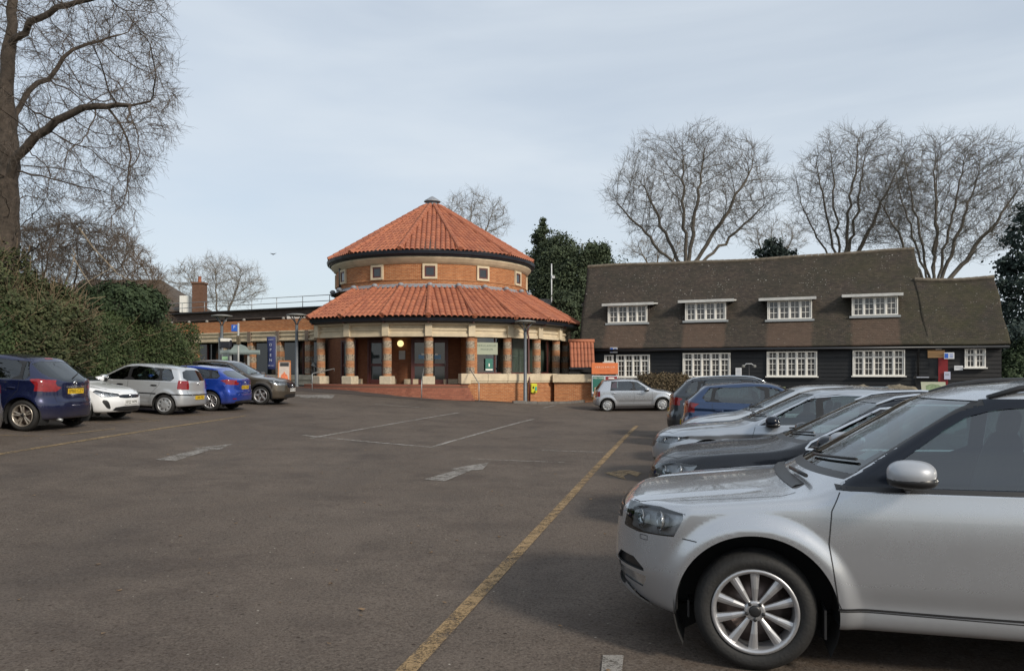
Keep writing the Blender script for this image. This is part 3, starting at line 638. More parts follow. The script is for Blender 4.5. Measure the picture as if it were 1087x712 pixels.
# low dark roofed outbuilding between rotunda and barn
ob = empty('dark_outbuilding', (0,0,0), 0, 'dark slate-roofed building glimpsed between round hall and boarded building', 'outbuilding')
q = MB(); D = 56; a = at(560, 335, D); b2 = at(640, 335, D); zr = at(0, 313, D).z; zb = at(0, 343, D).z
q.add([(a.x, D, zb), (b2.x, D, zb), (b2.x, D+3, zr), (a.x, D+3, zr), (a.x, D+6, zb), (b2.x, D+6, zb)], [(0,1,2,3), (3,2,5,4), (0,3,4), (1,5,2), (0,4,5,1)]); q.build('roof', mat('slate', (.045,.045,.048), .8, var=.3, vs=2), ob)
q = MB(); q.box(((a.x+b2.x)/2, D+3, zb/2), (b2.x-a.x-.3, 5.6, zb)); q.build('wall', mat('dark_timber', (.02,.02,.02), .9), ob)
# ================================================================ BARN
bd = Vector((1, -.3986)).normalized(); bn = Vector((-bd.y, bd.x)); BO = Vector((4.0, 42.9)); BRZ = math.atan2(bd.y, bd.x)
def bx(px, b=0): t = (px-CX)/F; O = BO+bn*b; return (t*O.y-O.x)/(bd.x-t*bd.y)
def bz(px, py, b=0): s = bx(px, b); return CH+(HY-py)*(BO+bn*b+bd*s).y/F
DORM = [(bx(p0, 1.05), bx(p1, 1.05)) for p0, p1 in ((646, 687.6), (727.8, 771), (814.8, 862), (904, 953))]
M_old = oldtiles()
barn = empty('boarded_barn', (BO.x, BO.y, 0), BRZ, 'long black weatherboarded building with mossy tiled roof and four white dormers', 'building')
M_board = mat('black_weatherboard', (.008,.009,.011), .62, var=.3, vs=2, bump=.3, bs=6, stretch=(.3, .3, 3), spec=.4)
M_board2 = mat('faded_weatherboard', (.020,.018,.017), .7, col2=(.009,.009,.010), vs=1.5, bump=.3, bs=6, stretch=(.3, .3, 3))
def boards(x0, x1, z0, z1, y=0, side=None):
    q = MB(); z = z0; i = 0
    while z < z1-.01:
        h = min(.19, z1-z); q.add([(x0, y-.028, z), (x1, y-.028, z), (x1, y-.004, z+h), (x0, y-.004, z+h), (x0, y-.0, z), (x1, y, z)], [(0,1,2,3), (4,5,1,0)]); z += h
    return q
GX = 16.85; EX = bx(1063); dx0, dx1 = bx(986.5), bx(1006); ztop = 3.1; zg = .35
boards(0, dx0, zg, ztop).build('wall', M_board, barn)
boards(dx1, EX, zg, ztop).build('wall', M_board2, barn)
boards(dx0, dx1, 2.78, ztop).build('wall', M_board2, barn)
q = MB(); q.box((EX/2, 4.0, 1.7), (EX-.05, 7.6, 2.7)); q.build('rear_walls', M_board, barn)
q = MB(); q.add([(GX-.05, .2, 3.0), (GX-.05, 7.6, 3.0), (GX-.3, 3.8, 7.9), (-.0, .2, 3.0), (-.0, 7.6, 3.0), (-.6, 3.8, 7.9)], [(0,1,2), (3,5,4)]); q.build('gable_wall', M_board, barn)
def sagf(x, u): return .03*math.sin(x*.45+1)+.014*math.sin(x*1.3)-.07*math.sin(math.pi*u)
def roof(name, x0, x1, ye, ze, yr, zr, mate, nx=90, ny=40, k0=0, k1=0):
    V = []; Fc = []; UV = []
    sl = math.hypot(yr-ye, zr-ze)
    for side in (0, 1):
        b0 = len(V)
        for i in range(nx+1):
            for j in range(ny+1):
                u, v = i/nx, j/ny; x = x0+k0*v+(x1+k1*v-x0-k0*v)*u; yy = ye+(yr-ye)*v; zz = ze+(zr-ze)*v
                sag = sagf(x, u)+.02*math.sin(v*7+x*.9)*(1-v)
                edge = min(1, v*6+.15)
                zz += sag*edge; 
                if v < .12: zz += .10*(1-v/.12)**2; 
                if j == 0: zz -= .0
                st = .018*(1-(v*ny*1.0 % 1))
                if side: yy = 2*yr-yy
                V.append((x+(.03*math.sin(v*11) if i in (0, nx) else 0), yy, zz)); UV.append((x, v*sl))
        for i in range(nx):
            for j in range(ny): a = b0+i*(ny+1)+j; Fc.append((a, a+ny+1, a+ny+2, a+1) if not side else (a, a+1, a+ny+2, a+ny+1))
    me = bpy.data.meshes.new(name); me.from_pydata(V, [], Fc); me.materials.append(mate)
    u = me.uv_layers.new(name='UVMap'); li = np.empty(len(me.loops), np.int32); me.loops.foreach_get('vertex_index', li); u.data.foreach_set('uv', np.array(UV)[li].ravel())
    for p in me.polygons: p.use_smooth = True
    o = link(name, me, barn); md = o.modifiers.new('t', 'SOLIDIFY'); md.thickness = .09; md.offset = -1; return o
mr = roof('roof', -.25, GX+.25, -.34, 2.93, 3.8, 8.08, M_old, k0=-.62, k1=-.35)
er = roof('extension_roof', GX+.05, EX+.3, -.34, 2.93, 2.35, 6.33, M_old, 40, 30, k0=-.3, k1=-.15)
for nm, x0, x1, yr, zr in (('a', -.87, GX-.10, 3.8, 8.10), ('b', GX-.25, EX+.15, 2.35, 6.36)):
    n_ = int((x1-x0)/.33); q = MB()
    for k in range(n_):
        xa = x0+(x1-x0)*k/n_; xb = xa+(x1-x0)/n_*.97; s = sagf(xa, k/n_); s2 = sagf(xb, (k+1)/n_)
        q.tube([(xa, yr, zr+s-.03), (xb, yr, zr+s2-.03)], [.11, .125], 8, smooth=False)
    q.build('ridge_tiles', mat('ridge_clay', (.14,.115,.085), .9, var=.4, vs=3), barn)
# a dark gutter and fascia
q = MB(); q.box((EX/2, -.10, 2.93), (EX+.2, .06, .20)); q.tube([(-.2, -.36, 2.90), (EX+.25, -.36, 2.86)], .065, 8); q.build('gutter', mat('black_gutter', (.016,.018,.022), .4), barn)
q = MB(); xx = bx(974.5); q.tube([(xx, -.34, 2.86), (xx, -.12, 2.6), (xx, -.10, .6)], .045, 8); q.build('downpipe', M_black, barn)
def casement(parent, x0, x1, z0, z1, y, n, cols, rows, transom=True, sill=.12, pane=M_pane2):
    q = MB(); fw = .055; W = x1-x0; H = z1-z0
    q.box((x0+fw/2, y, (z0+z1)/2), (fw, .10, H)); q.box((x1-fw/2, y, (z0+z1)/2), (fw, .10, H)); q.box(((x0+x1)/2, y, z1-fw/2), (W-2*fw, .10, fw)); q.box(((x0+x1)/2, y, z0+fw/2), (W-2*fw, .10, fw))
    cw = (W-2*fw)/n
    for i in range(n):
        a = x0+fw+cw*i; b = a+cw
        if i: q.box((a, y-.002, (z0+z1)/2), (.06, .10, H-2*fw))
        q.box((a+.045, y+.012, (z0+z1)/2), (.05, .06, H-2*fw)); q.box((b-.045, y+.012, (z0+z1)/2), (.05, .06, H-2*fw))
        for c in range(1, cols): q.box((a+cw*c/cols, y+.02, (z0+z1)/2), (.026, .03, H-2*fw))
    zi = [z0+fw+(H-2*fw)*k/rows for k in range(1, rows)]
    for k, z in enumerate(zi):
        tt = .075 if (transom and k == rows-2) else .028; q.box(((x0+x1)/2, y+.018, z), (W-2*fw, .04 if tt < .05 else .09, tt))
    wo = q.build('window', M_white, parent); g = MB(); g.box(((x0+x1)/2, y+.045, (z0+z1)/2), (W-2*fw, .012, H-2*fw)); g.build('pane', pane, wo)
    if sill: g = MB(); g.box(((x0+x1)/2, y-.05, z0-.025), (W+sill, .2, .055)); g.build('sill', M_white, wo)
    return wo
for p0, p1, y1, y0 in ((654.5, 690, 376.5, 400), (725, 775.5, 374.6, 399.8), (814, 867.5, 373, 399.3), (905, 960.5, 371.6, 398.8)):
    xm = (p0+p1)/2; casement(barn, bx(p0), bx(p1), bz(xm, y0), bz(xm, y1), -.06, 5 if p0 > 700 else 4, 2, 4)
casement(barn, bx(642), bx(651.5), bz(647, 384), bz(647, 376.8), -.06, 1, 2, 1, False)
casement(barn, bx(1023.7), bx(1046), bz(1035, 390), bz(1035, 369.3), -.06, 2, 2, 3)
# dormers
for i, (p0, p1, yt, yb, c0, c1) in enumerate(((646, 687.6, 325.2, 343, 641, 695.5), (727.8, 771, 321.8, 340.5, 721, 780), (814.8, 862, 319.5, 339.5, 806, 866.5), (904, 953, 315.8, 335.5, 893.5, 958))):
    B = 1.05; pm = (p0+p1)/2; x0, x1 = bx(p0, B), bx(p1, B); z0, z1 = bz(pm, yb, B), bz(pm, yt, B)
    q = MB(); dp_ = (z1-z0)/1.25+1.0
    q.add([(x0-.02, B+.1, z0-.15), (x0-.02, B+.1, z1+.08), (x0-.02, B+.1+dp_*.95, z1+.15), (x1+.02, B+.1, z0-.15), (x1+.02, B+.1, z1+.08), (x1+.02, B+.1+dp_*.95, z1+.15)], [(0,1,2), (3,5,4), (0,3,4,1), (1,4,5,2)])
    dm = q.build('dormer', mat('dormer_cheek', (.05,.04,.035), .85, var=.3), barn)
    casement(dm, x0, x1, z0+.03, z1+.02, B-.13, 4, 2, 3, False, 0)
    q = MB(); q.box(((x0+x1)/2, B-.17, z0-.04), (x1-x0+.22, .3, .10)); q.build('lead_apron', mat('pale_lead', (.32,.34,.35), .6), dm)
    xa, xb = bx(c0, B), bx(c1, B); q = MB(); t_ = .07
    q.add([(xa, B-.42, z1+.05), (xb, B-.42, z1+.05), (xb, B+dp_+.2, z1+.26), (xa, B+dp_+.2, z1+.26), (xa, B-.42, z1+.05+t_), (xb, B-.42, z1+.05+t_), (xb, B+dp_+.2, z1+.26+t_), (xa, B+dp_+.2, z1+.26+t_)], [(0,3,2,1), (4,5,6,7), (0,1,5,4), (1,2,6,5), (2,3,7,6), (3,0,4,7)])
    q.box(((xa+xb)/2, B-.435, z1+.09), (xb-xa, .025, .14)); q.build('dormer_roof', M_white if False else mat('pale_flat_roof', (.5,.5,.48), .7, var=.2), dm)
# doorway
q = MB(); q.box(((dx0+dx1)/2, .5, 1.65), (dx1-dx0+.3, 1.0, 2.5)); 
dk = empty('doorway'); dk.parent = barn
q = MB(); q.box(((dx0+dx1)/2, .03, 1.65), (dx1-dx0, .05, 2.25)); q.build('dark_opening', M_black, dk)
q = MB(); q.box((dx1-.20, -.03, 1.42), (.40, .08, 2.2), 0); q.build('red_door', mat('red_door', (.22,.012,.015), .45), dk)
q = MB(); q.box(((dx0+dx1)/2-.1, -.05, 2.57), (dx1-dx0-.05, .06, .36)); q.build('wood_panel', mat('orange_wood', (.50,.29,.13), .6, var=.25, vs=3, stretch=(.4,1,4)), dk)
q = MB(); q.box(((dx0+dx1)/2, -.06, 2.80), (.25, .1, .07)); q.build('door_light', M_white, dk)
# ================================================================ CARS
def spoly(pts, s=.05):
    xs = np.array([p[0] for p in pts], float); ys = np.array([p[1] for p in pts], float)
    if s <= 0: return lambda x: np.interp(x, xs, ys)
    h = .01; g = np.arange(xs[0]-4*s, xs[-1]+4*s, h); v = np.interp(g, xs, ys)
    k = np.arange(-int(3*s/h), int(3*s/h)+1)*h; kk = np.exp(-k*k/(2*s*s)); kk /= kk.sum(); r = len(k)//2
    vp = np.concatenate([np.full(r, v[0]), v, np.full(r, v[-1])]); v = np.convolve(vp, kk, 'valid')
    return lambda x: np.interp(x, g, v)
def smax(a, b, k): h = np.clip(.5+.5*(a-b)/k, 0, 1); return b*(1-h)+a*h+k*h*(1-h)
def sstep(x, a, b): t = np.clip((x-a)/(b-a), 0, 1); return t*t*(3-2*t)
def surfnets(f, lo, hi, h):
    ax = [np.arange(lo[i], hi[i]+h, h) for i in range(3)]; X, Y, Z = np.meshgrid(*ax, indexing='ij'); V = f(X, Y, Z); s = V < 0
    nx, ny, nz = V.shape; c = [s[i:nx-1+i, j:ny-1+j, k:nz-1+k] for i in (0,1) for j in (0,1) for k in (0,1)]
    cnt = sum(q.astype(np.int8) for q in c); act = (cnt > 0) & (cnt < 8); ii, jj, kk = np.nonzero(act); base = np.stack([ii, jj, kk], 1)
    acc = np.zeros((len(base), 3)); num = np.zeros(len(base)); offs = [(i,j,k) for i in (0,1) for j in (0,1) for k in (0,1)]
    for a in offs:
        for d in range(3):
            if a[d]: continue
            b = list(a); b[d] = 1
            va = V[ii+a[0], jj+a[1], kk+a[2]]; vb = V[ii+b[0], jj+b[1], kk+b[2]]; m = (va < 0) != (vb < 0)
            t = np.where(m, va/np.where(va-vb == 0, 1, va-vb), 0); p = np.array(a, float)[None].repeat(len(base), 0); p[:,d] += t; acc[m] += p[m]; num[m] += 1
    P = np.array([ax[i][0] for i in range(3)])+(base+acc/num[:,None])*h
    idx = -np.ones(V.shape, np.int64); idx[ii, jj, kk] = np.arange(len(base)); Q = []
    for d in range(3):
        e1, e2 = [(1,2), (2,0), (0,1)][d]; sl0 = [slice(1,-1)]*3; 
        A = s[tuple(slice(0,-1) if q == d else slice(1,-1) for q in range(3))]; B = s[tuple(slice(1,None) if q == d else slice(1,-1) for q in range(3))]
        g = np.argwhere(A != B); sgn = A[tuple(g.T)]; g = g+np.array([0 if q == d else 1 for q in range(3)])
        o1 = np.zeros(3, int); o1[e1] = 1; o2 = np.zeros(3, int); o2[e2] = 1
        q4 = np.stack([idx[tuple((g-o1-o2).T)], idx[tuple((g-o2).T)], idx[tuple(g.T)], idx[tuple((g-o1).T)]], 1); q4[~sgn] = q4[~sgn][:, ::-1]; Q.append(q4)
    Q = np.concatenate(Q); Q = Q[(Q >= 0).all(1)]
    def grad(p, e=2e-3):
        g = np.empty_like(p)
        for d in range(3):
            q = p.copy(); q[:,d] += e; r = p.copy(); r[:,d] -= e; g[:,d] = (f(*q.T)-f(*r.T))/(2*e)
        return g
    for _ in range(4):
        g = grad(P); v = f(*P.T); st = g*(v/np.maximum((g*g).sum(1), 1e-6))[:,None]; L = np.linalg.norm(st, axis=1); st *= np.minimum(1, h/np.maximum(L, 1e-9))[:,None]; P = P-st
    return P, Q, grad
def inpoly(px, py, poly):
    r = np.zeros(len(px), bool); n = len(poly)
    for i in range(n):
        x1, y1 = poly[i]; x2, y2 = poly[(i+1) % n]
        if y1 == y2: continue
        c = ((y1 > py) != (y2 > py)) & (px < (x2-x1)*(py-y1)/(y2-y1)+x1); r ^= c
    return r
def nearpoly(p, poly):
    best = np.full(len(p), 1e9); out = p.copy(); n = len(poly)
    for i in range(n):
        a = np.array(poly[i], float); b = np.array(poly[(i+1) % n], float); ab = b-a; t = np.clip(((p-a)@ab)/(ab@ab+1e-12), 0, 1); q = a+t[:,None]*ab; d = np.hypot(*(p-q).T); m = d < best; best[m] = d[m]; out[m] = q[m]
    return out, best
def offpoly(poly, o):
    n = len(poly); A = sum(poly[i][0]*poly[(i+1) % n][1]-poly[(i+1) % n][0]*poly[i][1] for i in range(n)); s = 1 if A > 0 else -1; r = []
    for i in range(n):
        p0, p1, p2 = (Vector(poly[j % n]) for j in (i-1, i, i+1)); d1 = (p1-p0).normalized(); d2 = (p2-p1).normalized(); n1 = Vector((d1.y, -d1.x))*s; n2 = Vector((d2.y, -d2.x))*s; b = (n1+n2); b = b/max(b.length_squared*.5, .35)
        r.append(tuple(p1+b*o))
    return r
def circ(cx, cz, r, n=40): return [(cx+r*math.cos(2*math.pi*k/n), cz+r*math.sin(2*math.pi*k/n)) for k in range(n)]
def rnd(poly, k=2):                       # corner cutting
    for _ in range(k):
        q = []
        for i in range(len(poly)):
            a, b = poly[i], poly[(i+1) % len(poly)]; q += [(a[0]*.8+b[0]*.2, a[1]*.8+b[1]*.2), (a[0]*.2+b[0]*.8, a[1]*.2+b[1]*.8)]
        poly = q
    return poly
# --- car materials
def carpaint(name, col, metal=.6, rough=.3, dirt=.0, ct=1.0, spec=.5):
    m = mat('paint_'+name, col, rough, metal, coat=1.0, spec=spec); t, n, l, b = nodes_of(m); b.inputs['Coat Roughness'].default_value = .06
    tc = n('ShaderNodeTexCoord'); v = tc.outputs['Object']; sx = n('ShaderNodeSeparateXYZ'); l(v, sx.inputs[0])
    f = noise(t, v, 900, 1); c = mixc(t, mrange(t, f, .3, .7, 0, .05), col, tuple(min(1, q*1.5+.03) for q in col))
    grime = math_(t, 'MULTIPLY', mrange(t, sx.outputs[2], .55, .22), mrange(t, noise(t, v, 5, 5, .6), .3, .7, .5, .9))
    c = mixc(t, math_(t, 'MULTIPLY', grime, .55+dirt), c, (.10,.085,.07)); l(c, b.inputs['Base Color'])
    du = mrange(t, noise(t, v, 6, 5, .75), .35, .75, 0, .05); l(math_(t, 'ADD', math_(t, 'ADD', du, math_(t, 'MULTIPLY', grime, .3)), rough), b.inputs['Roughness'])
    l(math_(t, 'SUBTRACT', ct, math_(t, 'MULTIPLY', grime, .8*ct)), b.inputs['Coat Weight'])
    return m
M_inner = mat('car_interior_black', (.018,.019,.021), .8)
M_seat = mat('car_seat_cloth', (.045,.046,.05), .85, var=.2, vs=6)
M_tyre = mat('tyre_rubber', (.014,.0135,.013), .75, var=.3, vs=7, bump=.2, bs=60)
M_alloy = mat('alloy_silver', (.46,.46,.47), .36, metal=.75, var=.06, vs=5)
M_hubcap = mat('hubcap_silver', (.42,.43,.44), .4, metal=.6, var=.1)
M_darkal = mat('dark_alloy', (.03,.03,.033), .35, metal=.5)
M_chrome = mat('chrome', (.75,.76,.78), .12, metal=1)
M_trim = mat('black_trim', (.014,.014,.015), .38, var=.2, vs=6)
M_gloss = mat('gloss_black', (.006,.009,.016), .22, spec=.35)
M_glass = glass_mat('car_glass', (.46,.56,.54), .085)
M_tint = glass_mat('tinted_glass', (.13,.15,.15), .05)
M_lens = glass_mat('lamp_lens', (.93,.95,.96), .05)
M_red = mat('red_lens', (.19,.006,.008), .12, coat=.6, var=.25, vs=14)
M_refl = mat('lamp_reflector', (.6,.62,.64), .16, metal=.9, var=.35, vs=16)
M_house = mat('lamp_housing', (.34,.35,.37), .3, metal=.6, var=.5, vs=14)
M_plateY = mat('yellow_plate', (.62,.40,.02), .4); M_plateW = mat('white_plate', (.68,.68,.66), .4); M_pltx = mat('plate_lettering', (.01,.01,.01), .5)
M_amber = mat('amber_lens', (.5,.16,.01), .2)
M_disc = mat('brake_disc', (.14,.11,.10), .4, metal=.7, var=.3)
def wheel_mb(r, style, side):
    """tyre, rim and hub around the y axis, outer face towards side*y"""
    w = .205; T = MB(); rr = r*.715
    prof = [(rr, -w/2+.02), (rr+.015, -w/2+.004), (r*.86, -w/2-.004), (r-.028, -w/2+.008), (r-.008, -w/2+.03), (r, -w/2+.055)]
    for gx in (-.035, 0, .035): prof += [(r, gx-.006), (r-.009, gx-.004), (r-.009, gx+.004), (r, gx+.006)]
    prof += [(r, w/2-.055), (r-.008, w/2-.03), (r-.028, w/2-.008), (r*.86, w/2+.004), (rr+.015, w/2-.004), (rr, w/2-.02)]
    Mx = Matrix.Rotation(R(90 if side < 0 else -90), 4, 'X')     # z -> outward
    T.lathe(prof, 56, Mx)
    Rm = MB()
    Rm.lathe([(rr+.001, w/2-.022), (rr-.004, w/2-.006), (rr-.022, w/2-.012), (rr-.03, w/2-.03), (rr-.034, -w/2+.03)], 48, Mx)
    Hb = MB(); Hb.lathe([(0, w/2-.10), (rr*.62, w/2-.10), (rr*.64, w/2-.12), (rr-.035, w/2-.135), (rr-.035, -w/2+.02), (0, -w/2+.02)], 32, Mx)
    zf = w/2-.028
    def spoke(a, wi, wo_, th=.022, r0=.03, r1=None, zi=-.01, zo=0.0, tw=0):
        r1 = r1 or rr-.018; c, s_ = math.cos(a), math.sin(a); vs = []
        for (q, ww, zz) in ((r0, wi, zf+zi), ((r0+r1)/2, (wi+wo_)/2, zf+zi*.3+.004), (r1, wo_, zf+zo)):
            for (sx_, dz) in ((-1, -th), (-.9, -.006), (-.25, 0), (.25, 0), (.9, -.006), (1, -th)):
                x, y = q, sx_*ww/2+tw*(q-r0); vs.append(Mx @ Vector((x*c-y*s_, x*s_+y*c, zz+dz)))
        fs = []
        for k in range(2):
            for j in range(5): fs.append((k*6+j, k*6+j+1, k*6+7+j, k*6+6+j))
        Rm.add(vs, fs)
    if style == 'ten':
        for k in range(5):
            a = 2*math.pi*k/5+.32
            spoke(a-.19, .022, .060, tw=-.16, r0=.03); spoke(a+.32, .022, .058, tw=.04, r0=.03)
    elif style == 'five': 
        for k in range(5): spoke(2*math.pi*k/5+.3, .085, .075, .03)
    elif style == 'fivetwin':
        for k in range(5):
            for e in (-.17, .17): spoke(2*math.pi*k/5+e+.3, .035, .036, .03)
    elif style == 'multi':
        for k in range(12): spoke(2*math.pi*k/12, .022, .024, .03)
    else:                                  # pressed hubcap with a ring of holes
        Rm.lathe([(rr-.02, w/2-.02), (rr*.86, w/2-.012), (rr*.80, w/2-.014)], 40, Mx); Rm.lathe([(rr*.52, w/2-.006), (rr*.3, w/2+.006), (.05, w/2+.004), (0, w/2+.006)], 40, Mx)
        for k in range(8): spoke(2*math.pi*k/8, .085, .085, .02, r0=rr*.46, r1=rr*.84, zi=.016, zo=.014)
    if style != 'cap':
        Rm.lathe([(.060, zf-.03), (.057, zf-.006), (.045, zf-.004), (.030, zf-.004)], 24, Mx)
    C_ = MB(); C_.lathe([(.034, zf-.01), (.033, zf+.002), (.02, zf+.005), (0, zf+.006)], 24, Mx)
    for k in range(5):
        a = 2*math.pi*k/5+.06; rad = .048
        C_.lathe([(.0105, zf-.02), (.0105, zf+.004), (.006, zf+.006), (0, zf+.006)], 8, Mx @ Matrix.Translation((rad*math.cos(a), rad*math.sin(a), 0)))
    return T, Rm, Hb, C_
WH = {}
def wheels(car, sp):
    L = sp['L']; r = sp['wr']; st = sp.get('ws', 'cap'); rmm = sp.get('wm', M_alloy)
    for side in (-1, 1):
        for xw in sp['wx']:
            key = (r, st, side, rmm.name)
            if key not in WH:
                T, Rm, Hb, C_ = wheel_mb(r, st, side); h = Hb.build('wheel', M_disc); t = T.build('tyre', M_tyre, h); q = Rm.build('rim', rmm, h); c = C_.build('hub_cap', M_trim if st != 'cap' else rmm, h); WH[key] = (h.data, t.data, q.data, c.data)
                for o in (t, q, c, h): bpy.data.objects.remove(o)
            me = WH[key]; h = link('wheel', me[0], car, (xw-L/2, side*(sp['W']/2-.135), r)); h.rotation_euler.y = random.random()*6.28 if not sp.get('hero') else (.36 if xw < L/2 else 0)
            for nm, mm in zip(('tyre', 'rim', 'hub_cap'), me[1:]): link(nm, mm, h)
def piece(name, P, Nn, Q, mt, parent, inset=0):
    u, inv = np.unique(Q, return_inverse=True); V = P[u]-Nn[u]*inset; f = inv.reshape(-1, 4)
    me = bpy.data.meshes.new(name); me.from_pydata(V.tolist(), [], f.tolist()); me.materials.append(mt); me.polygons.foreach_set('use_smooth', np.ones(len(f), bool)); me.update()
    try: me.normals_split_custom_set_from_vertices(Nn[u].tolist())
    except Exception: pass
    return link(name, me, parent)
def make_car(name, sp, paint, label, cat='car'):
    L, W, H = sp['L'], sp['W'], sp['H']; hw = W/2
    T = spoly(sp['top'], sp.get('ts', .06)); Ff = spoly(sp['front'], .035); Rr = spoly(sp['rear'], .035); belt = spoly(sp['belt'], .1)
    sec = spoly(sp.get('sec') or [(.18, hw-.08), (.28, hw-.025), (.45, hw-.004), (.65, hw), (.85, hw-.012), (1.0, hw-.035)], .05)
    zb = spoly([(0, sp.get('zb', .22)+.04), (.5, sp.get('zb', .22)), (L-.5, sp.get('zb', .22)), (L, sp.get('zb', .22)+.06)], .1)
    lean = sp.get('lean', .34); r = sp['wr']; Ra = sp.get('ra', r+.055); wx_ = sp['wx']; kf, kr = sp.get('kf', .55), sp.get('kr', .35); mid = sp.get('mid', L*.52)
    fla = sp.get('flare', .018); crown = sp.get('crown', .055); hx = sp['hx']
    crease = sp.get('crease')
    def f(x, y, z):
        a = np.abs(y); g = z-belt(x); wl = sec(np.minimum(z, belt(x)))
        wv = wl-.022*sstep(g, -.01, .05)-lean*np.maximum(g, 0)-.16*np.maximum(g, 0)**2
        wv = wv-hw*(.085*np.clip((.95-x)/.95, 0, 1)**1.8+.07*np.clip((x-(L-1.0))/1.0, 0, 1)**1.8)
        wv = wv-.05*sstep(g, 0, .5)*np.clip((x-L*.5)/(L*.5), 0, 1)**2
        if crease is not None: wv = wv-.013*np.exp(-((z-(crease[0]+crease[1]*x))/.035)**2)+.009*np.exp(-((z-(crease[0]+crease[1]*x)-.07)/.045)**2)
        wv = wv-.012*np.exp(-((z-.42)/.07)**2)*sstep(x, wx_[0]+Ra, wx_[0]+Ra+.2)*(1-sstep(x, wx_[1]-Ra-.2, wx_[1]-Ra))
        for xw in wx_:
            rho = np.hypot(x-xw, z-r); wv = wv+(fla*np.exp(-((rho-Ra-.02)/.075)**2) if not sp.get('hero') else fla*(1-sstep(rho, Ra+.02, Ra+.13)))*sstep(z, .1, .3)
        sgn = 1-2*sstep(x, mid-.3, mid+.3); xe = x-.16*y*y*sgn*sstep(T(x), .8, 1.2)
        roofm = sstep(x, hx, hx+.4)
        tv = z-T(xe)+(crown*(1-roofm)+.09*roofm)*y*y
        # bonnet power bulge shoulders
        tv = tv+.012*np.exp(-((a-hw*.60)/.05)**2)*(1-sstep(x, hx-.3, hx))
        fr_ = Ff(z)+kf*a**3.2-x; re = x-(Rr(z)-kr*a**3.2)
        v = smax(a-wv, tv, sp.get('ks', .075)); v = smax(v, fr_, sp.get('kn', .09)); v = smax(v, re, .09); return smax(v, zb(x)-z, .05)
    h = sp.get('h', .03)
    P, Q, grad = surfnets(f, (-.06, -hw-.08, .1), (L+.06, hw+.08, H+.08), h)
    G = grad(P); Nn = G/np.linalg.norm(G, axis=1)[:,None]
    ids = np.zeros(len(Q), int); names = ['body']
    C = P[Q].mean(1); CN = Nn[Q].mean(1)
    cuts = []
    # glazed and other regions. side polygons are (x, z); front and rear polygons are (y, z)
    x_hi = sp.get('wsx'); ws = sp['wscreen']; rw = sp['rwin']
    cuts.append(('windscreen', 'front', ws, dict(ymin=0, n=(0, -1, .12), xr=(hx-.5, mid)), M_glass, .004))
    cuts.append(('rear_window', 'rear', rw, dict(ymin=0, n=(0, 1, .12), xr=(mid, L+1)), sp.get('rearglass', M_tint), .004))
    for k, pl in enumerate(sp['win']): cuts.append(('side_window', 'side', rnd(pl, 1), dict(ymin=.3, n=(1, 0, .35), mirror=1), M_glass if (k == 0 or not sp.get('tint')) else M_tint, .006))
    cuts.append(('windscreen_surround', 'front', [(ws[0][0]-.03, ws[0][1]-.03), (ws[1][0]+.03, ws[1][1]-.03), (ws[2][0]+.03, ws[2][1]+.006), (ws[3][0]-.03, ws[3][1]+.006)], dict(ymin=0, n=(0, -1, .1), xr=(hx-.5, mid)), M_trim, .0))
    cuts.append(('window_trim', 'side', sp['trim'], dict(ymin=.3, n=(1, 0, .3), mirror=1, xr=(hx-.2, L)), sp.get('trimmat', M_trim), -.001))
    if sp.get('headlight'): cuts.append(('headlight', 'side', sp['headlight'], dict(ymin=sp.get('hly', hw*.50), mirror=1, xr=(-1, 1.3)), M_lens, 0))
    if sp.get('tailside'): cuts.append(('taillight', 'side', sp['tailside'], dict(ymin=sp.get('tly', hw*.60), mirror=1, xr=(L-1.0, L+1)), M_red, -.003))
    if sp.get('tailrear'): cuts.append(('taillight', 'rear', sp['tailrear'], dict(mirror=2, n=(0, 1, .2), xr=(L-.8, L+1)), M_red, -.003))
    for nm, ax, pl, opt, mt in sp.get('extra', []): cuts.append((nm, ax, pl, opt, mt, opt.get('inset', 0)))
    reg = []
    for (nm, ax, pl, opt, mt, ins) in cuts:
        sides = (-1, 1) if opt.get('mirror') else (0,)
        for sd_ in sides:
            u = C[:,0] if ax == 'side' else C[:,1]; pp = pl
            if opt.get('mirror') == 2 and sd_ < 0: pp = [(-a, b) for a, b in pl]
            m = inpoly(u, C[:,2], pp) & (ids == 0)
            if sd_ and opt.get('mirror') == 1: m &= (C[:,1]*sd_ > opt.get('ymin', 0))
            if 'n' in opt:
                a, s_, t_ = opt['n']; m &= (np.abs(CN[:,1]) > t_) if a else (CN[:,0]*s_ > t_)
            if 'xr' in opt: m &= (C[:,0] > opt['xr'][0]) & (C[:,0] < opt['xr'][1])
            if not m.any(): continue
            key = (nm, sd_ if sd_ else 0, mt.name) if nm in ('taillight', 'headlight') else (nm, sd_, len(reg))
            idn = next((i+1 for i, q in enumerate(reg) if q[0] == key), None)
            if idn is None: reg.append((key, mt, ins)); idn = len(reg)
            ids[m] = idn
            # snap the rim of the region to the outline
            vin = np.zeros(len(P), bool); vin[Q[m].ravel()] = True; vout = np.zeros(len(P), bool); vout[Q[~m].ravel()] = True; bv = np.nonzero(vin & vout)[0]
            col = [0, 2] if ax == 'side' else [1, 2]; q0 = P[bv][:,col]; q1, dd = nearpoly(q0, pp); ok = dd < h*(1.7 if ax == 'side' else 1.15); bv = bv[ok]; P[bv[:,None], col] = q1[ok]
            g = grad(P[bv]); vv = f(*P[bv].T); dep = 1 if ax == 'side' else 0; st = vv/np.where(np.abs(g[:,dep]) < .25, 1e9, g[:,dep]); P[bv, dep] -= np.clip(st, -h, h)
    # wheel arches: drop faces, make a round lip
    dead = np.zeros(len(Q), bool)
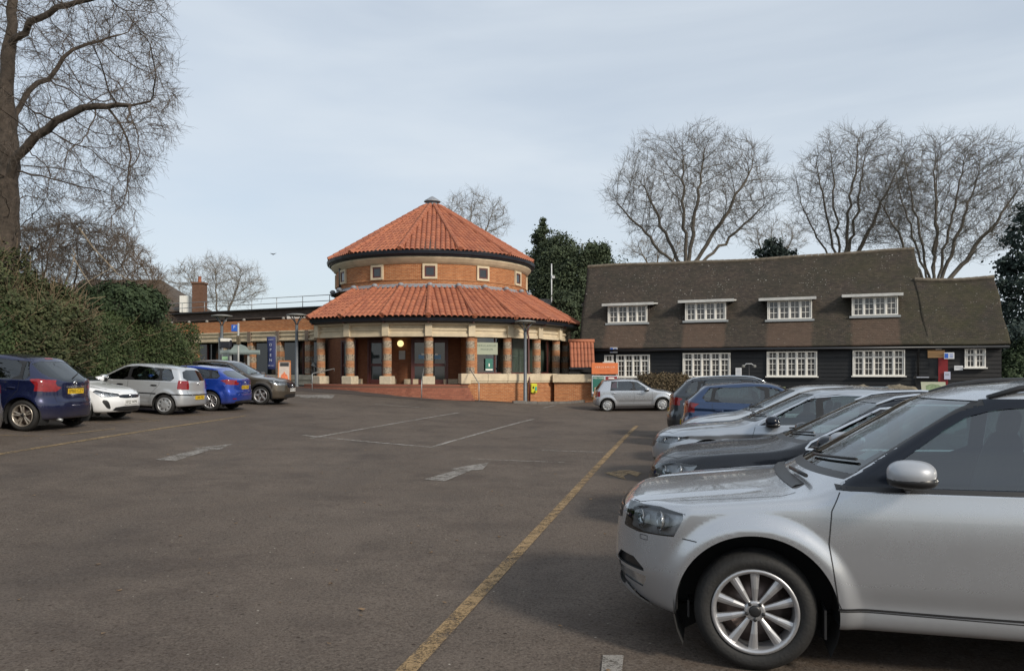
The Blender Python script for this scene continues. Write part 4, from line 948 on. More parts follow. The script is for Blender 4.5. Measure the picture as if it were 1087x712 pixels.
    for xw in wx_:
        m = (np.hypot(C[:,0]-xw, C[:,2]-r) < Ra) & (np.abs(C[:,1]) > hw-.34)
        m |= (np.abs(C[:,0]-xw) < Ra) & (C[:,2] < r) & (np.abs(C[:,1]) > hw-.34); dead |= m
        vin = np.zeros(len(P), bool); vin[Q[m].ravel()] = True; vout = np.zeros(len(P), bool); vout[Q[~m].ravel()] = True; bv = np.nonzero(vin & vout & (np.abs(P[:,1]) > hw-.30))[0]
        d = P[bv][:,[0,2]]-np.array([xw, r]); rho = np.linalg.norm(d, axis=1); up = (d[:,1] > 0)
        sc = np.where(up, Ra/np.maximum(rho, 1e-6), 1); d2 = d*sc[:,None]; d2[~up, 0] = np.sign(d[~up, 0])*Ra; P[bv, 0] = xw+d2[:,0]; P[bv, 2] = r+d2[:,1]
        g = grad(P[bv]); vv = f(*P[bv].T); st = vv/np.where(np.abs(g[:,1]) < .3, 1e9, g[:,1]); P[bv, 1] -= np.clip(st, -h, h)
    G = grad(P); Nn = G/np.maximum(np.linalg.norm(G, axis=1), 1e-6)[:,None]
    bv_all = BVHTree.FromPolygons(P.tolist(), Q.tolist())
    off = np.array([L/2, 0, 0]); Pc = P-off
    car = empty(name, label=label, cat=cat)
    # body with an inner skin and rims
    qb = Q[(ids == 0) & ~dead]; u, inv = np.unique(qb, return_inverse=True); fb = inv.reshape(-1, 4); n0 = len(u)
    Vo = Pc[u]; Vi = Vo-Nn[u]*.028; E = {}
    e = np.concatenate([fb[:,[i, (i+1) % 4]] for i in range(4)]); es = np.sort(e, 1); un, ix, ct = np.unique(es, axis=0, return_index=True, return_counts=True); be = e[ix[ct == 1]]
    rim = np.stack([be[:,1], be[:,0], be[:,0]+n0, be[:,1]+n0], 1); AF = np.concatenate([fb, fb[:, ::-1]+n0, rim]); mi = np.concatenate([np.zeros(len(fb)), np.ones(len(fb)), np.full(len(rim), 1)]).astype(np.int32)
    me = bpy.data.meshes.new('body'); me.from_pydata(np.concatenate([Vo, Vi]).tolist(), [], AF.tolist()); me.materials.append(paint); me.materials.append(M_inner); me.polygons.foreach_set('material_index', mi); me.polygons.foreach_set('use_smooth', np.ones(len(AF), bool)); me.update()
    me.normals_split_custom_set_from_vertices(np.concatenate([Nn[u], -Nn[u]]).tolist()); body = link('body', me, car)
    for i, (key, mt, ins) in enumerate(reg):
        m = (ids == i+1) & ~dead
        if not m.any(): continue
        o = piece(key[0], Pc, Nn, Q[m], mt, car, ins)
        if key[0] == 'headlight':
            o2 = piece('lamp_housing', Pc, Nn, Q[m], sp.get('housemat', M_house), o, .05); uu = np.unique(Q[m]); c = Pc[uu]; sd_ = key[1]; mn = c.min(0); mx = c.max(0); rb = MB(); sz = (mx[2]-mn[2])*.36
            for k, t_ in enumerate(sp.get('lampt', (.35, .68))):
                tx = mn[0]+(mx[0]-mn[0])*t_; dd = np.abs(c[:,0]-tx); near = c[dd < dd.min()+.03]; cc = near.mean(0); nn = Nn[uu][dd < dd.min()+.03].mean(0); nn /= np.linalg.norm(nn); ctr = cc-nn*.035
                fw = Vector((-1, sd_*.35, .05)).normalized(); Mq = Matrix.Translation(ctr) @ fw.to_track_quat('Z', 'Y').to_matrix().to_4x4()
                rb.lathe([(sz, .03), (sz*.95, .02), (sz*.6, -.02), (0, -.03)], 18, Mq); rb.ellipsoid(ctr+nn*.0, (sz*.45,)*3, 12, 8)
            rb.build('reflector', M_refl, o)
    # wheel housings
    for sd_ in (-1, 1):
        for xw in wx_:
            q = MB(); k = 22; vs = []; y0, y1 = sd_*(hw-.045), sd_*(hw-.36)
            for i in range(k+1):
                a = math.pi*(-.16+1.32*i/k); vs += [(xw-L/2+(Ra+.012)*math.cos(a), y0, r+(Ra+.012)*math.sin(a)), (xw-L/2+(Ra+.012)*math.cos(a), y1, r+(Ra+.012)*math.sin(a))]
            q.add(vs, [(2*i, 2*i+1, 2*i+3, 2*i+2) for i in range(k)]); q.add([(xw-L/2, y1, r)]+[vs[2*i+1] for i in range(k+1)], [(0, i+1, i+2) for i in range(k)]); q.build('wheel_housing', mat('wheel_housing', (.012,.012,.012), .9), body)
    wheels(car, sp)
    # --- surface strips: shut lines, mouldings, wipers
    def onside(x, z, sd_, o=.0015):
        hit = bv_all.ray_cast(Vector((x, sd_*3, z)), Vector((0, -sd_, 0)))
        return (hit[0]+hit[1]*o*(1 if hit[1].dot(Vector((0, sd_, 0))) > 0 else -1)) if hit[0] else None
    def onax(y, z, fr, o=.0015):
        hit = bv_all.ray_cast(Vector((-3 if fr else L+3, y, z)), Vector((1 if fr else -1, 0, 0)))
        if not hit[0]: return None
        s_ = 1 if hit[1].x*(-1 if fr else 1) > 0 else -1; return hit[0]+hit[1]*o*s_
    def ontop(x, y, o=.0015):
        hit = bv_all.ray_cast(Vector((x, y, 4)), Vector((0, 0, -1)))
        return hit[0]+hit[1]*o*(1 if hit[1].z > 0 else -1) if hit[0] else None
    def strip(q, pts, wd, proj, o=.0015):
        pp = []
        for a, b in zip(pts, pts[1:]):
            n_ = max(1, int(math.dist(a, b)/.035))
            for i in range(n_): t_ = i/n_; pp.append(Vector((a[0]+(b[0]-a[0])*t_, a[1]+(b[1]-a[1])*t_)))
        pp.append(Vector(pts[-1])); prev = None; vs = []; fs = []
        for i, p in enumerate(pp):
            d = (pp[min(i+1, len(pp)-1)]-pp[max(i-1, 0)]).normalized(); nn = Vector((-d.y, d.x))*wd/2; A = proj(*(p+nn), o); B = proj(*(p-nn), o)
            if A is None or B is None: prev = None; continue
            vs += [A-Vector(off), B-Vector(off)]; cur = len(vs)-2
            if prev is not None: fs.append((prev, prev+1, cur+1, cur))
            prev = cur
        q.add(vs, fs, True)
    gap = sp.get('gap', .007)
    for sd_ in (-1, 1):
        pr = lambda x, z, o, s_=sd_: onside(x, z, s_, o)
        for ln in sp.get('lines', []):
            q = MB(); strip(q, ln, gap, pr)
            if q.v: q.build('door_gap', M_black, body)
        for ln, wd, mt, nm in sp.get('strips', []):
            q = MB(); strip(q, ln, wd, pr, .004)
            if q.v: q.build(nm, mt, car)
        for hp in sp.get('handles', []):
            p = onside(hp[0], hp[1], sd_, .018); 
            if p is None: continue
            q = MB(); c = p-Vector(off); q.ellipsoid(c, (.10, .016, .017), 12, 6, pw=.7); q.ellipsoid(c-Vector((0, sd_*.018, .01)), (.085, .014, .022), 12, 6); q.build('door_handle', sp.get('handlemat', paint), car)
    q = MB(); tp = lambda x, y, o: ontop(x, y, o)
    pr2 = lambda y, z, o: onax(y, z, False, o)
    for key_, nm_, pj in (('toplines', 'bonnet_gap', tp), ('rearlines', 'tailgate_gap', pr2)):
        for ln in sp.get(key_, []):
            for m2 in (0, 1):
                q = MB(); l2 = ln if not m2 else ([(a, -b) for a, b in ln] if key_ == 'toplines' else [(-a, b) for a, b in ln]); strip(q, l2, gap, pj)
                if q.v: q.build(nm_, M_black, body)
    # mirrors
    mxx, mz = sp['mirror']; ms = sp.get('ms', 1.0)
    for sd_ in (-1, 1):
        p = onside(mxx, mz-.02, sd_, 0); yy = sd_*(abs(p.y)+.125*ms) if p else sd_*hw; c = Vector((mxx-L/2+.0, yy, mz+.05+sp.get('mup', 0))); md_ = sp.get('mdim', (.095*ms, .125*ms, .082*ms)); 
        tilt = Matrix.Rotation(sd_*R(14), 4, 'Z')
        q = MB(); q.ellipsoid(c, md_, 24, 16, tilt, .80)
        hs_ = q.build('wing_mirror', sp.get('mirmat', paint), car)
        q = MB(); q.ellipsoid(c+Vector((.004, 0, -.45*md_[2])), (md_[0]*1.03, md_[1]*.99, md_[2]*.62), 20, 12, tilt, .8); q.tube([(c.x+.0, sd_*(abs(c.y)-.06), c.z-.045), (c.x+.015, sd_*(abs(p.y) if p else hw)*.975, mz-.005)], [.038, .03], 10)
        q.build('mirror_base', M_trim, hs_); q = MB(); q.ellipsoid(c+Vector((md_[0]*.72, 0, .002)), (.026*ms, md_[1]*.78, md_[2]*.70), 16, 8, tilt, .8); q.build('mirror_glass', M_chrome, hs_)
    # interior
    fl = .30; q = MB(); q.box((sp['seat'][0]-L/2+.35, 0, fl), (L*.55, W-.35, .06)); q.build('cabin_floor', M_inner, car)
    bz_ = float(belt(np.array([hx+.4]))[0]); q = MB(); q.box((hx-L/2+.30, 0, bz_-.14), (.50, W-.40, .22), 0, bev=.05); q.ellipsoid((hx-L/2+.42, -hw*.42 if False else hw*.42, bz_-.02), (.12, .2, .07)); q.build('dashboard', M_inner, car)
    q = MB(); c = Vector((hx-L/2+.66, hw*.42, bz_-.06)); Mq = Matrix.Translation(c) @ Matrix.Rotation(R(-62), 4, 'Y')
    q.tube([Mq @ Vector((.18*math.cos(t_), .18*math.sin(t_), 0)) for t_ in np.linspace(0, 2*math.pi, 25)], .015, 8, False); q.tube([Mq @ Vector((0, .17, 0)), Mq @ Vector((0, -.17, 0))], .018, 6); q.build('steering_wheel', M_inner, car)
    for xs, n_ in ((sp['seat'][0], 2), (sp['seat'][1], 2)):
        for sd_ in (-1, 1):
            q = MB(); cx, cy = xs-L/2, sd_*W*.22; th = H-.30
            q.ellipsoid((cx, cy, .58), (.27, .25, .10), 16, 8, None, .6)
            M_ = Matrix.Rotation(R(14), 4, 'Y'); q.ellipsoid((cx+.30, cy, .58+(th-.70)*.5), (.085, .24, (th-.56)*.5), 16, 12, M_, .6); q.ellipsoid((cx+.40, cy, th-.01), (.05, .125, .10), 14, 8, M_, .7)
            q.tube([(cx+.37, cy-.05, th-.2), (cx+.39, cy-.05, th-.05)], .008, 5); q.tube([(cx+.37, cy+.05, th-.2), (cx+.39, cy+.05, th-.05)], .008, 5)
            q.build('seat', M_seat, car)
    # wipers
    if sp.get('wipers', 1):
        for a, b in sp.get('wip', [((-.05, .03), (-.62, .06)), ((.55, .02), (.02, .06))]):
            q = MB(); z0 = ws[0][1]; pts = []
            for t_ in np.linspace(0, 1, 9):
                y = a[0]+(b[0]-a[0])*t_; z = z0+a[1]+(b[1]-a[1])*t_-.0; p = onax(y, z, True, .014)
                if p is not None: pts.append(p-Vector(off))
            if len(pts) > 2: q.tube(pts, .009, 5); q.build('wiper', M_trim, car)
    if sp.get('rwiper'):
        q = MB(); pts = [onax(y, z, False, .016) for y, z in sp['rwiper']]; pts = [p-Vector(off) for p in pts if p is not None]
        if len(pts) > 1: q.tube(pts, .012, 5); q.build('wiper', M_trim, car)
    # plates
    for end, zc, txt in sp.get('plates', []):
        p = onax(0, zc, end == 'f', .006); pl_ = onax(.0, zc+.05, end == 'f', .006); s_ = -1 if end == 'f' else 1
        px_ = min(p.x, pl_.x)-.004 if end == 'f' else max(p.x, pl_.x)+.004
        q = MB(); q.box((px_-L/2, 0, zc), (.012, .52, .112)); o = q.build('number_plate', M_plateW if end == 'f' else M_plateY, car)
        Mt = Matrix.Translation((px_-L/2+s_*.008, 0, zc)) @ Matrix.Rotation(R(-90 if end == 'f' else 90), 4, 'Z') @ FACE
        text('plate_lettering', txt, .105, M_pltx, o, Mt, .001, spacing=1.05)
    for fn_ in sp.get('post', []): fn_(car, body, dict(onside=onside, onax=onax, ontop=ontop, strip=strip, off=Vector(off), L=L, W=W, H=H, hw=hw, paint=paint))
    return car
def put(car, x, y, rz, anchor=(0, 0)):
    """stand the car so that its local anchor point lands on (x, y); follow the slope of the ground"""
    v = Matrix.Rotation(rz, 2) @ Vector(anchor); cx, cy = x-v.x, y-v.y; e = 1.3
    hx_, hy_ = Vector((math.cos(rz), math.sin(rz))), Vector((-math.sin(rz), math.cos(rz)))
    zf = terr(cx+hx_.x*e, cy+hx_.y*e); zr = terr(cx-hx_.x*e, cy-hx_.y*e); zl = terr(cx+hy_.x*.8, cy+hy_.y*.8); z2 = terr(cx-hy_.x*.8, cy-hy_.y*.8)
    car.location = (cx, cy, (zf+zr+zl+z2)/4); car.rotation_euler = (math.atan2(zl-z2, 1.6), -math.atan2(zf-zr, 2*e), rz)
def badge(kind, y, z, r=.045, col=None):
    def fn(car, body, t):
        p = t['onax'](y, z, kind == 'f', .004)
        if p is None: return
        q = MB(); s_ = -1 if kind == 'f' else 1; Mq = Matrix.Translation(p-t['off']) @ Matrix.Rotation(R(90*s_), 4, 'Y')
        q.lathe([(r, 0), (r, .008), (r*.82, .010), (r*.82, .006)], 20, Mq); q.tube([Mq @ Vector((-r*.7, -r*.3, .008)), Mq @ Vector((0, r*.1, .009)), Mq @ Vector((r*.7, r*.3, .008))], r*.12, 5); q.build('badge', M_chrome, car)
    return fn
def rails(x0, x1, mt, gapz=.05):
    def fn(car, body, t):
        for sd_ in (-1, 1):
            pts = []; 
            for u in np.linspace(0, 1, 12):
                x = x0+(x1-x0)*u; p = t['ontop'](x, sd_*(t['hw']*.66), 0); up = gapz*min(1, 8*u, 8*(1-u)); pts.append(p-t['off']+Vector((0, 0, up)))
            q = MB(); q.tube(pts, .018, 8); q.build('roof_rail', mt, car)
    return fn
def antenna(x, lean_=.25):
    def fn(car, body, t):
        p = t['ontop'](x, 0, 0)-t['off']; q = MB(); q.ellipsoid(p, (.06, .025, .03), 10, 6); q.tube([p, p+Vector((lean_*.6, 0, .17))], [.008, .004], 5); q.build('aerial', M_trim, car)
    return fn
def hatch(L, W, H, wb, fo, r, **k):
    """ordinary five door hatchback; fractions tuned per car by keyword"""
    hz = k.get('hz', .93); hxx = k.get('hx', fo+.22); rx = k.get('rx', 1.0); nose = k.get('nose', .70); bl = k.get('belt', hz-.03); br = k.get('beltr', .08)
    rt = H; sp = dict(L=L, W=W, H=H, wx=(fo, fo+wb), wr=r, hx=hxx)
    fx = hxx+k.get('sl', .78)
    sp['top'] = [(0, nose-.02), (.07, nose+.05), (.25, nose+.12), (hxx*.65, hz-.035), (hxx-.04, hz), (hxx+.05, hz+.02), (fx, rt-.09), (fx+.25, rt-.025), (fx+.8, rt), (L-.9, rt-.035), (L-.35, rt-.09), (L, rt-.14)]
    sp['front'] = [(.15, .14), (.28, .03), (.5, 0), (nose-.04, .03), (nose+.06, .10), (nose+.15, .3)]
    gx = k.get('gx', .28); zbel = bl+br
    sp['rear'] = [(.15, L-.12), (.3, L-.02), (.5, L), (.62, L-.01), (.70, L-.05), (zbel, L-.08), (rt-.1, L-.08-gx)]
    sp['belt'] = [(hxx, bl), (L*.6, bl+br*.55), (L-.3, bl+br)]
    a0 = hxx+.30; b = lambda x: bl+br*min(1, max(0, (x-hxx)/(L-.3-hxx)))
    rtop = rt-.125
    xA = k.get('ax', fx+.20); B0 = k.get('B', fo+wb*.5+.12); C0 = k.get('C', fo+wb+.02); D0 = L-.42-gx*.3
    sp['win'] = [[(a0+.10, b(a0)+.03), (xA-.05, rtop-.045), (xA+.3, rtop), (B0-.05, rtop+.005), (B0-.05, b(B0)+.03)],
                 [(B0+.05, b(B0)+.03), (B0+.05, rtop+.005), (C0-.05, rtop-.005), (C0+.02, b(C0)+.03)],
                 [(C0+.09, b(C0)+.035), (C0+.03, rtop-.01), (D0-.12, rtop-.05), (D0+.02, b(D0)+.10), (D0-.04, b(D0)+.04)]]
    if k.get('noq'): sp['win'] = sp['win'][:2]
    o = [(a0, b(a0)+.01), (xA-.06, rtop-.015), (xA+.3, rtop+.03), (D0-.1, rtop-.015), (D0+.06, b(D0)+.10), (D0-.02, b(D0)+.015)]
    if k.get('noq'): o = o[:3]+[(C0, rtop+.02), (C0+.07, b(C0)+.01)]
    sp['trim'] = o
    wz0, wz1 = hz+.07, rt-.105; wy0, wy1 = W/2-.17, W/2-.31
    sp['wscreen'] = [(-wy0, wz0), (wy0, wz0), (wy1, wz1), (-wy1, wz1)]
    rz0, rz1 = zbel+.05, rt-.15; sp['rwin'] = rnd([(-wy0+.01, rz0), (0, rz0-.03), (wy0-.01, rz0), (wy1-.03, rz1), (-wy1+.03, rz1)], 1)
    sp['headlight'] = [(.02, nose-.06), (.30, nose-.03), (.46, nose+.055), (.30, nose+.07), (.10, nose+.03)]
    tz = zbel-.03; sp['tailside'] = [(L-.30, tz), (L+.1, tz+.02), (L+.1, tz-.25), (L-.16, tz-.24)]; sp['tailrear'] = [(W/2-.33, tz-.06), (W/2, tz+.02), (W/2, tz-.25), (W/2-.30, tz-.2)]
    sp['mirror'] = (a0+.17, b(a0)+.02); sp['seat'] = (hxx+1.0, hxx+1.85)
    d0 = a0-.08
    sp['lines'] = [[(d0+.03, b(d0)+.02), (d0-.02, .75), (d0+.02, .36)], [(B0, b(B0)+.02), (B0-.01, .6), (B0+.02, .36)], [(C0+.05, b(C0)+.01), (C0+.04, .85), (C0-.16, .62), (C0-.2, .5)], [(d0+.02, .345), (B0, .335), (C0-.22, .36)]]
    sp['handles'] = [(B0-.22, bl-.10), (C0-.10, bl-.08)]
    sp['toplines'] = [[(.12, .3), (.35, W/2-.20), (hxx-.05, W/2-.13)]]
    sp['rearlines'] = [[(0, .60), (W/2-.28, .60), (W/2-.25, tz-.22)]]
    return sp
# ---------------------------------------------------------------- the cars, one by one
RROW = R(-14.5)
silver = carpaint('silver', (.47,.49,.52), .70, .25); 
# nearest car
Y = dict(L=4.22, W=1.80, H=1.66, wx=(.87, 3.45), wr=.338, ra=.442, hx=1.02, mid=2.3, hero=1, h=.018, ws='ten', wm=M_alloy, zb=.27, ts=.05, lean=.36, kf=.62, flare=.030, ks=.055, kn=.055, mirmat=carpaint('mirror_silver', (.36,.375,.40), .35, .42, ct=.4), ms=1.12, mdim=(.118,.125,.071), mup=.045, gap=.006,
 crown=.035, top=[(0,.79),(.04,.865),(.12,.905),(.45,.945),(.9,.995),(1.04,1.01),(1.12,1.055),(1.92,1.535),(2.15,1.60),(2.7,1.655),(3.6,1.63),(4.3,1.57)],
 front=[(.2,.16),(.34,.05),(.5,0.0),(.62,.012),(.80,.03),(.88,.06),(.96,.16)],
 rear=[(.2,4.1),(.4,4.2),(.6,4.22),(.9,4.15),(1.1,4.1),(1.55,3.85)],
 belt=[(.2,.94),(.7,1.0),(1.15,1.035),(2.0,1.045),(3.5,1.08),(4.1,1.1)],
 sec=[(.2,.80),(.29,.862),(.36,.872),(.47,.875),(.60,.885),(.80,.895),(.93,.888),(1.05,.865)],
 win=[[(1.46,1.075),(1.96,1.435),(2.14,1.485),(2.42,1.505),(2.42,1.075)],[(2.52,1.075),(2.52,1.51),(3.2,1.50),(3.2,1.09)],[(3.30,1.10),(3.30,1.50),(3.68,1.46),(3.80,1.14)]],
 trim=[(1.16,1.048),(1.30,1.17),(1.84,1.515),(2.1,1.54),(2.6,1.545),(3.72,1.50),(3.90,1.07),(2.6,1.05)],
 trimmat=M_gloss,
 wscreen=[(-.73,1.12),(.73,1.12),(.60,1.525),(-.60,1.525)], rwin=[(-.6,1.15),(.6,1.15),(.5,1.48),(-.5,1.48)],
 headlight=[(.10,.735),(.20,.725),(.42,.74),(.49,.875),(.34,.895),(.13,.88)], hly=.42, lampt=(.30,.62),
 tailside=[(3.95,.98),(4.3,.98),(4.3,.7),(4.05,.72)],
 mirror=(1.64,1.065), seat=(2.15,3.0), handles=[(2.40,.93),(3.25,.95)], crease=None,
 lines=[[(1.315,1.03),(1.27,.93),(1.255,.75),(1.30,.44),(1.32,.395)],[(2.50,1.03),(2.49,.6),(2.51,.395)],[(1.31,.388),(2.36,.372),(3.0,.37)],[(.47,.735),(.55,.725)],],
 toplines=[[(.16,.48),(.24,.60),(.42,.69),(.80,.745),(1.02,.755),(1.10,.71)]],
 strips=[([(1.30,.40),(1.9,.392),(3.0,.388)],.012,M_trim,'sill_moulding'),([(1.30,1.052),(1.8,1.050),(2.6,1.053),(3.8,1.075)],.022,M_trim,'window_seal')],
 extra=[('lower_grille','front',[(-.52,.36),(.52,.36),(.50,.50),(-.50,.50)],dict(n=(0,-1,.3),xr=(-1,.5),inset=.012),M_black),
        ('grille','front',rnd([(-.48,.75),(.48,.75),(.42,.87),(-.42,.87)],1),dict(n=(0,-1,.2),xr=(-1,.5),inset=.006),M_trim),
        ('bumper_vent','side',[(.05,.575),(.17,.57),(.26,.50),(.06,.505)],dict(ymin=.50,mirror=1,xr=(-1,.6),inset=.02),M_trim),
        ('fog_lamp','side',[(.05,.485),(.26,.475),(.23,.40),(.07,.425)],dict(ymin=.50,mirror=1,xr=(-1,.6),inset=.008),M_refl),
        ('bumper_lip','side',[(-.1,.30),(-.1,.43),(.09,.41),(.20,.335),(.30,.30)],dict(ymin=.0,mirror=1,xr=(-1,.8),inset=-.012),mat('silver_lip',(.45,.46,.47),.4,metal=.6))])
def yeti_post(car, body, t):
    off = t['off']
    # fog lamps, bumper vents and washer cap
    for sd_ in (-1, 1):
        q = MB(); p = t['onside'](.115, .455, sd_, -.01)
        if p is not None:
            pass
        q = MB(); t['strip'](q, [(.215,.715),(.26,.715),(.26,.69),(.215,.69),(.215,.715)], .0035, lambda x, z, o, s_=sd_: t['onside'](x, z, s_, o), .002); q.build('washer_cap_gap', M_black, body)
        # mudflap
        q = MB(); q.box((1.24-t['L']/2, sd_*(t['hw']-.13), .30), (.012, .2, .16)); q.build('mudflap', M_black, car); q = MB(); q.box((.50-t['L']/2, sd_*(t['hw']-.18), .31), (.012, .12, .10)); q.build('mudflap', M_black, car)
    # roof panel (dark glass) and rails
    # raised cowl and bonnet hinge cover
    q = MB(); vs = []
    for i, u in enumerate(np.linspace(-.60, .60, 31)):
        for k, dx in enumerate((-.0, .02, .045, .07)):
            p = t['ontop'](1.045+dx+.13*u*u, u, (.004, .012, .008, .003)[k]); vs.append(p-off)
    q.add(vs, [(i*4+j, i*4+4+j, i*4+5+j, i*4+j+1) for i in range(30) for j in range(3)], True); q.build('cowl', M_trim, car)
    q = MB(); q.tube([Vector((1.12, -.2, 1.085))-off, Vector((1.17, -.60, 1.085))-off], .012, 6); q.build('wiper_arm', M_trim, car)
    # tax and permit stickers inside the windscreen corner
    q = MB(); 
    for (y, z, w_, h_) in ((-.58, 1.22, .11, .05),):
        a = t['onax'](y-w_/2, z-h_/2, True, -.008); b = t['onax'](y+w_/2, z-h_/2, True, -.008); c = t['onax'](y+w_/2*.92, z+h_/2, True, -.008); d = t['onax'](y-w_/2*.92, z+h_/2, True, -.008)
        q.add([a-off, b-off, c-off, d-off], [(0,1,2,3)])
    q.build('windscreen_sticker', mat('pale_sticker', (.55,.62,.66), .6), car)
    # chrome ring round the near headlight edge and grille bars
    q = MB()
    for z in (.78, .81, .84): t['strip'](q, [(-.42, z), (.42, z)], .008, lambda y, zz, o: t['onax'](y, zz, True, o), .006)
    q.build('grille_bar', M_chrome, car)
    # seam between bumper and wing, bonnet front edge
    q = MB(); 
    for sd_ in (-1, 1):
        t['strip'](q, [(.47,.735),(.55,.725)], .005, lambda x, z, o, s_=sd_: t['onside'](x, z, s_, o), .0015)
    q.build('bumper_gap', M_black, body)
    # body side crease under the window
Y['post'] = [yeti_post, rails(2.12, 3.8, M_trim, .035)]
yeti = make_car('parked_suv', Y, silver, 'nearest silver car with ten-spoke alloy wheel and black windscreen pillar, at the right edge')
put(yeti, 1.365, 4.33, RROW, (.87-2.11, -.885))
# black estate
P2 = hatch(4.77, 1.82, 1.475, 2.71, .87, .325, hz=.93, nose=.70, belt=.91, beltr=.06, hx=1.32, sl=.92, ax=2.38, gx=.55, B=2.42, C=3.52)
P2.update(ws='five', h=.024, ms=1.05, lampt=(.3,.65), handlemat=M_gloss, headlight=[(.03,.60),(.22,.575),(.44,.60),(.56,.735),(.30,.745),(.08,.69)], hly=.45,
 extra=[('grille','front',rnd([(-.52,.56),(.52,.56),(.58,.70),(-.58,.70)],1),dict(n=(0,-1,.2),xr=(-1,.5),inset=.006),M_trim),('lower_grille','front',[(-.7,.28),(.7,.28),(.66,.42),(-.66,.42)],dict(n=(0,-1,.3),xr=(-1,.5),inset=.01),M_black)])
o = P2['trim']; P2['strips'] = [([(1.60,.925),(1.66,.985),(2.32,1.325),(2.7,1.365),(3.6,1.36)],.016,M_chrome,'chrome_window_line'),([(1.60,.922),(2.6,.935),(4.0,.965)],.016,M_chrome,'chrome_window_line')]
def bars(zs, w_, n_=.010):
    def fn(car, body, t):
        q = MB()
        for z in zs: t['strip'](q, [(-w_, z), (w_, z)], n_, lambda y, zz, o: t['onax'](y, zz, True, o), .004)
        q.build('grille_bar', M_chrome, car)
    return fn
P2['post'] = [rails(2.3, 4.2, M_chrome, .03)]
c2 = make_car('parked_estate_car', P2, carpaint('black_blue', (.006,.008,.013), .0, .25, -.35, .35, .35), 'black estate car with chrome window line, directly behind the nearest silver car')
put(c2, 1.62, 8.05, RROW, (.25-2.385, -.85))
# silver grey liftback
P3 = hatch(4.66, 1.81, 1.46, 2.69, .88, .325, hz=.92, nose=.69, belt=.90, beltr=.07, hx=1.28, sl=.95, ax=2.36, gx=.6, B=2.40, C=3.5)
P3.update(ws='fivetwin', h=.026, lampt=(.3,.7), crease=(.68,.025), mirmat=M_gloss, headlight=[(.03,.625),(.3,.615),(.58,.70),(.60,.735),(.25,.725),(.06,.70)],
 extra=[('grille','front',rnd([(-.48,.52),(.48,.52),(.56,.70),(-.56,.70)],1),dict(n=(0,-1,.2),xr=(-1,.5),inset=.006),M_trim),('lower_grille','front',[(-.7,.26),(.7,.26),(.66,.38),(-.66,.38)],dict(n=(0,-1,.3),xr=(-1,.5),inset=.01),M_black)])
P3['strips'] = [([(1.56,.915),(1.62,.975),(2.30,1.31),(2.7,1.35),(3.6,1.345)],.013,M_chrome,'chrome_window_line')]
P3['post'] = []
c3 = make_car('parked_liftback', P3, carpaint('silver_grey', (.40,.43,.47), .7, .30), 'silver-grey liftback with slim headlight, between the black estate and the pale hatchback')
put(c3, 2.27, 11.45, RROW, (.25-2.33, -.83))
# pale silver hatch behind it
P4 = hatch(4.2, 1.77, 1.46, 2.6, .86, .315, hz=.94, nose=.70, belt=.92, beltr=.07, sl=.88)
P4.update(h=.035, plates=[('f',.46,'LM17 HXA')])
c4 = make_car('parked_hatchback', P4, carpaint('pale_silver', (.52,.55,.58), .6, .3), 'pale silver hatchback nose-out between the silver-grey liftback and the blue hatchback')
put(c4, 3.22, 13.9, RROW, (.25-2.1, -.82))
# blue hatch, tail out
P5 = hatch(4.04, 1.74, 1.475, 2.57, .80, .31, hz=.95, nose=.72, belt=.93, beltr=.10, sl=.85, gx=.40, C=3.30)
P5.update(h=.026, crease=(.72,.03), tint=0, tailside=[(3.62,.99),(3.80,1.02),(4.2,.97),(4.2,.80),(3.90,.78)], tailrear=[(.42,.90),(.9,1.0),(.9,.80),(.55,.80)], plates=[('r',.55,'FX15 RVE')], rwiper=[(0,1.06),(.3,1.08)], ws='five')
P5['extra'] = [('rear_bumper_insert','rear',rnd([(-.55,.26),(.55,.26),(.6,.44),(-.6,.44)],1),dict(n=(0,1,.2),xr=(3.5,5)),M_trim)]
P5['post'] = [badge('r', 0, .93), antenna(3.5)]
c5 = make_car('parked_hatchback', P5, carpaint('mid_blue', (.022,.048,.115), .6, .28), 'blue hatchback parked tail-out with dark red tail lamp, beside the dark grey car')
put(c5, 3.92, 16.9, RROW+math.pi, (2.02-.25, .83))
P6 = hatch(4.4, 1.84, 1.60, 2.64, .9, .34, hz=1.03, nose=.80, belt=1.0, beltr=.10, sl=.9, gx=.42)
P6.update(h=.03, tailside=[(3.95,1.02),(4.12,1.06),(4.6,1.04),(4.6,.86),(4.24,.86)], tailrear=[(.46,.92),(.95,1.05),(.95,.86),(.5,.86)], plates=[('r',.72,'GY66 TBO')], rwiper=[(0,1.16),(.3,1.2)], ws='five', post=[badge('r', 0, 1.0), antenna(3.7), rails(1.9, 3.9, M_chrome, .04)])
P6['extra'] = [('rear_bumper_insert','rear',rnd([(-.8,.26),(.8,.26),(.85,.50),(-.85,.50)],1),dict(n=(0,1,.2),xr=(3.5,5)),M_trim)]
c6 = make_car('parked_suv', P6, carpaint('slate_grey', (.030,.037,.047), .6, .3), 'dark grey car with roof rails parked tail-out, farthest of the right-hand row')
put(c6, 4.1, 19.4, RROW+math.pi, (2.2-.25, .88))
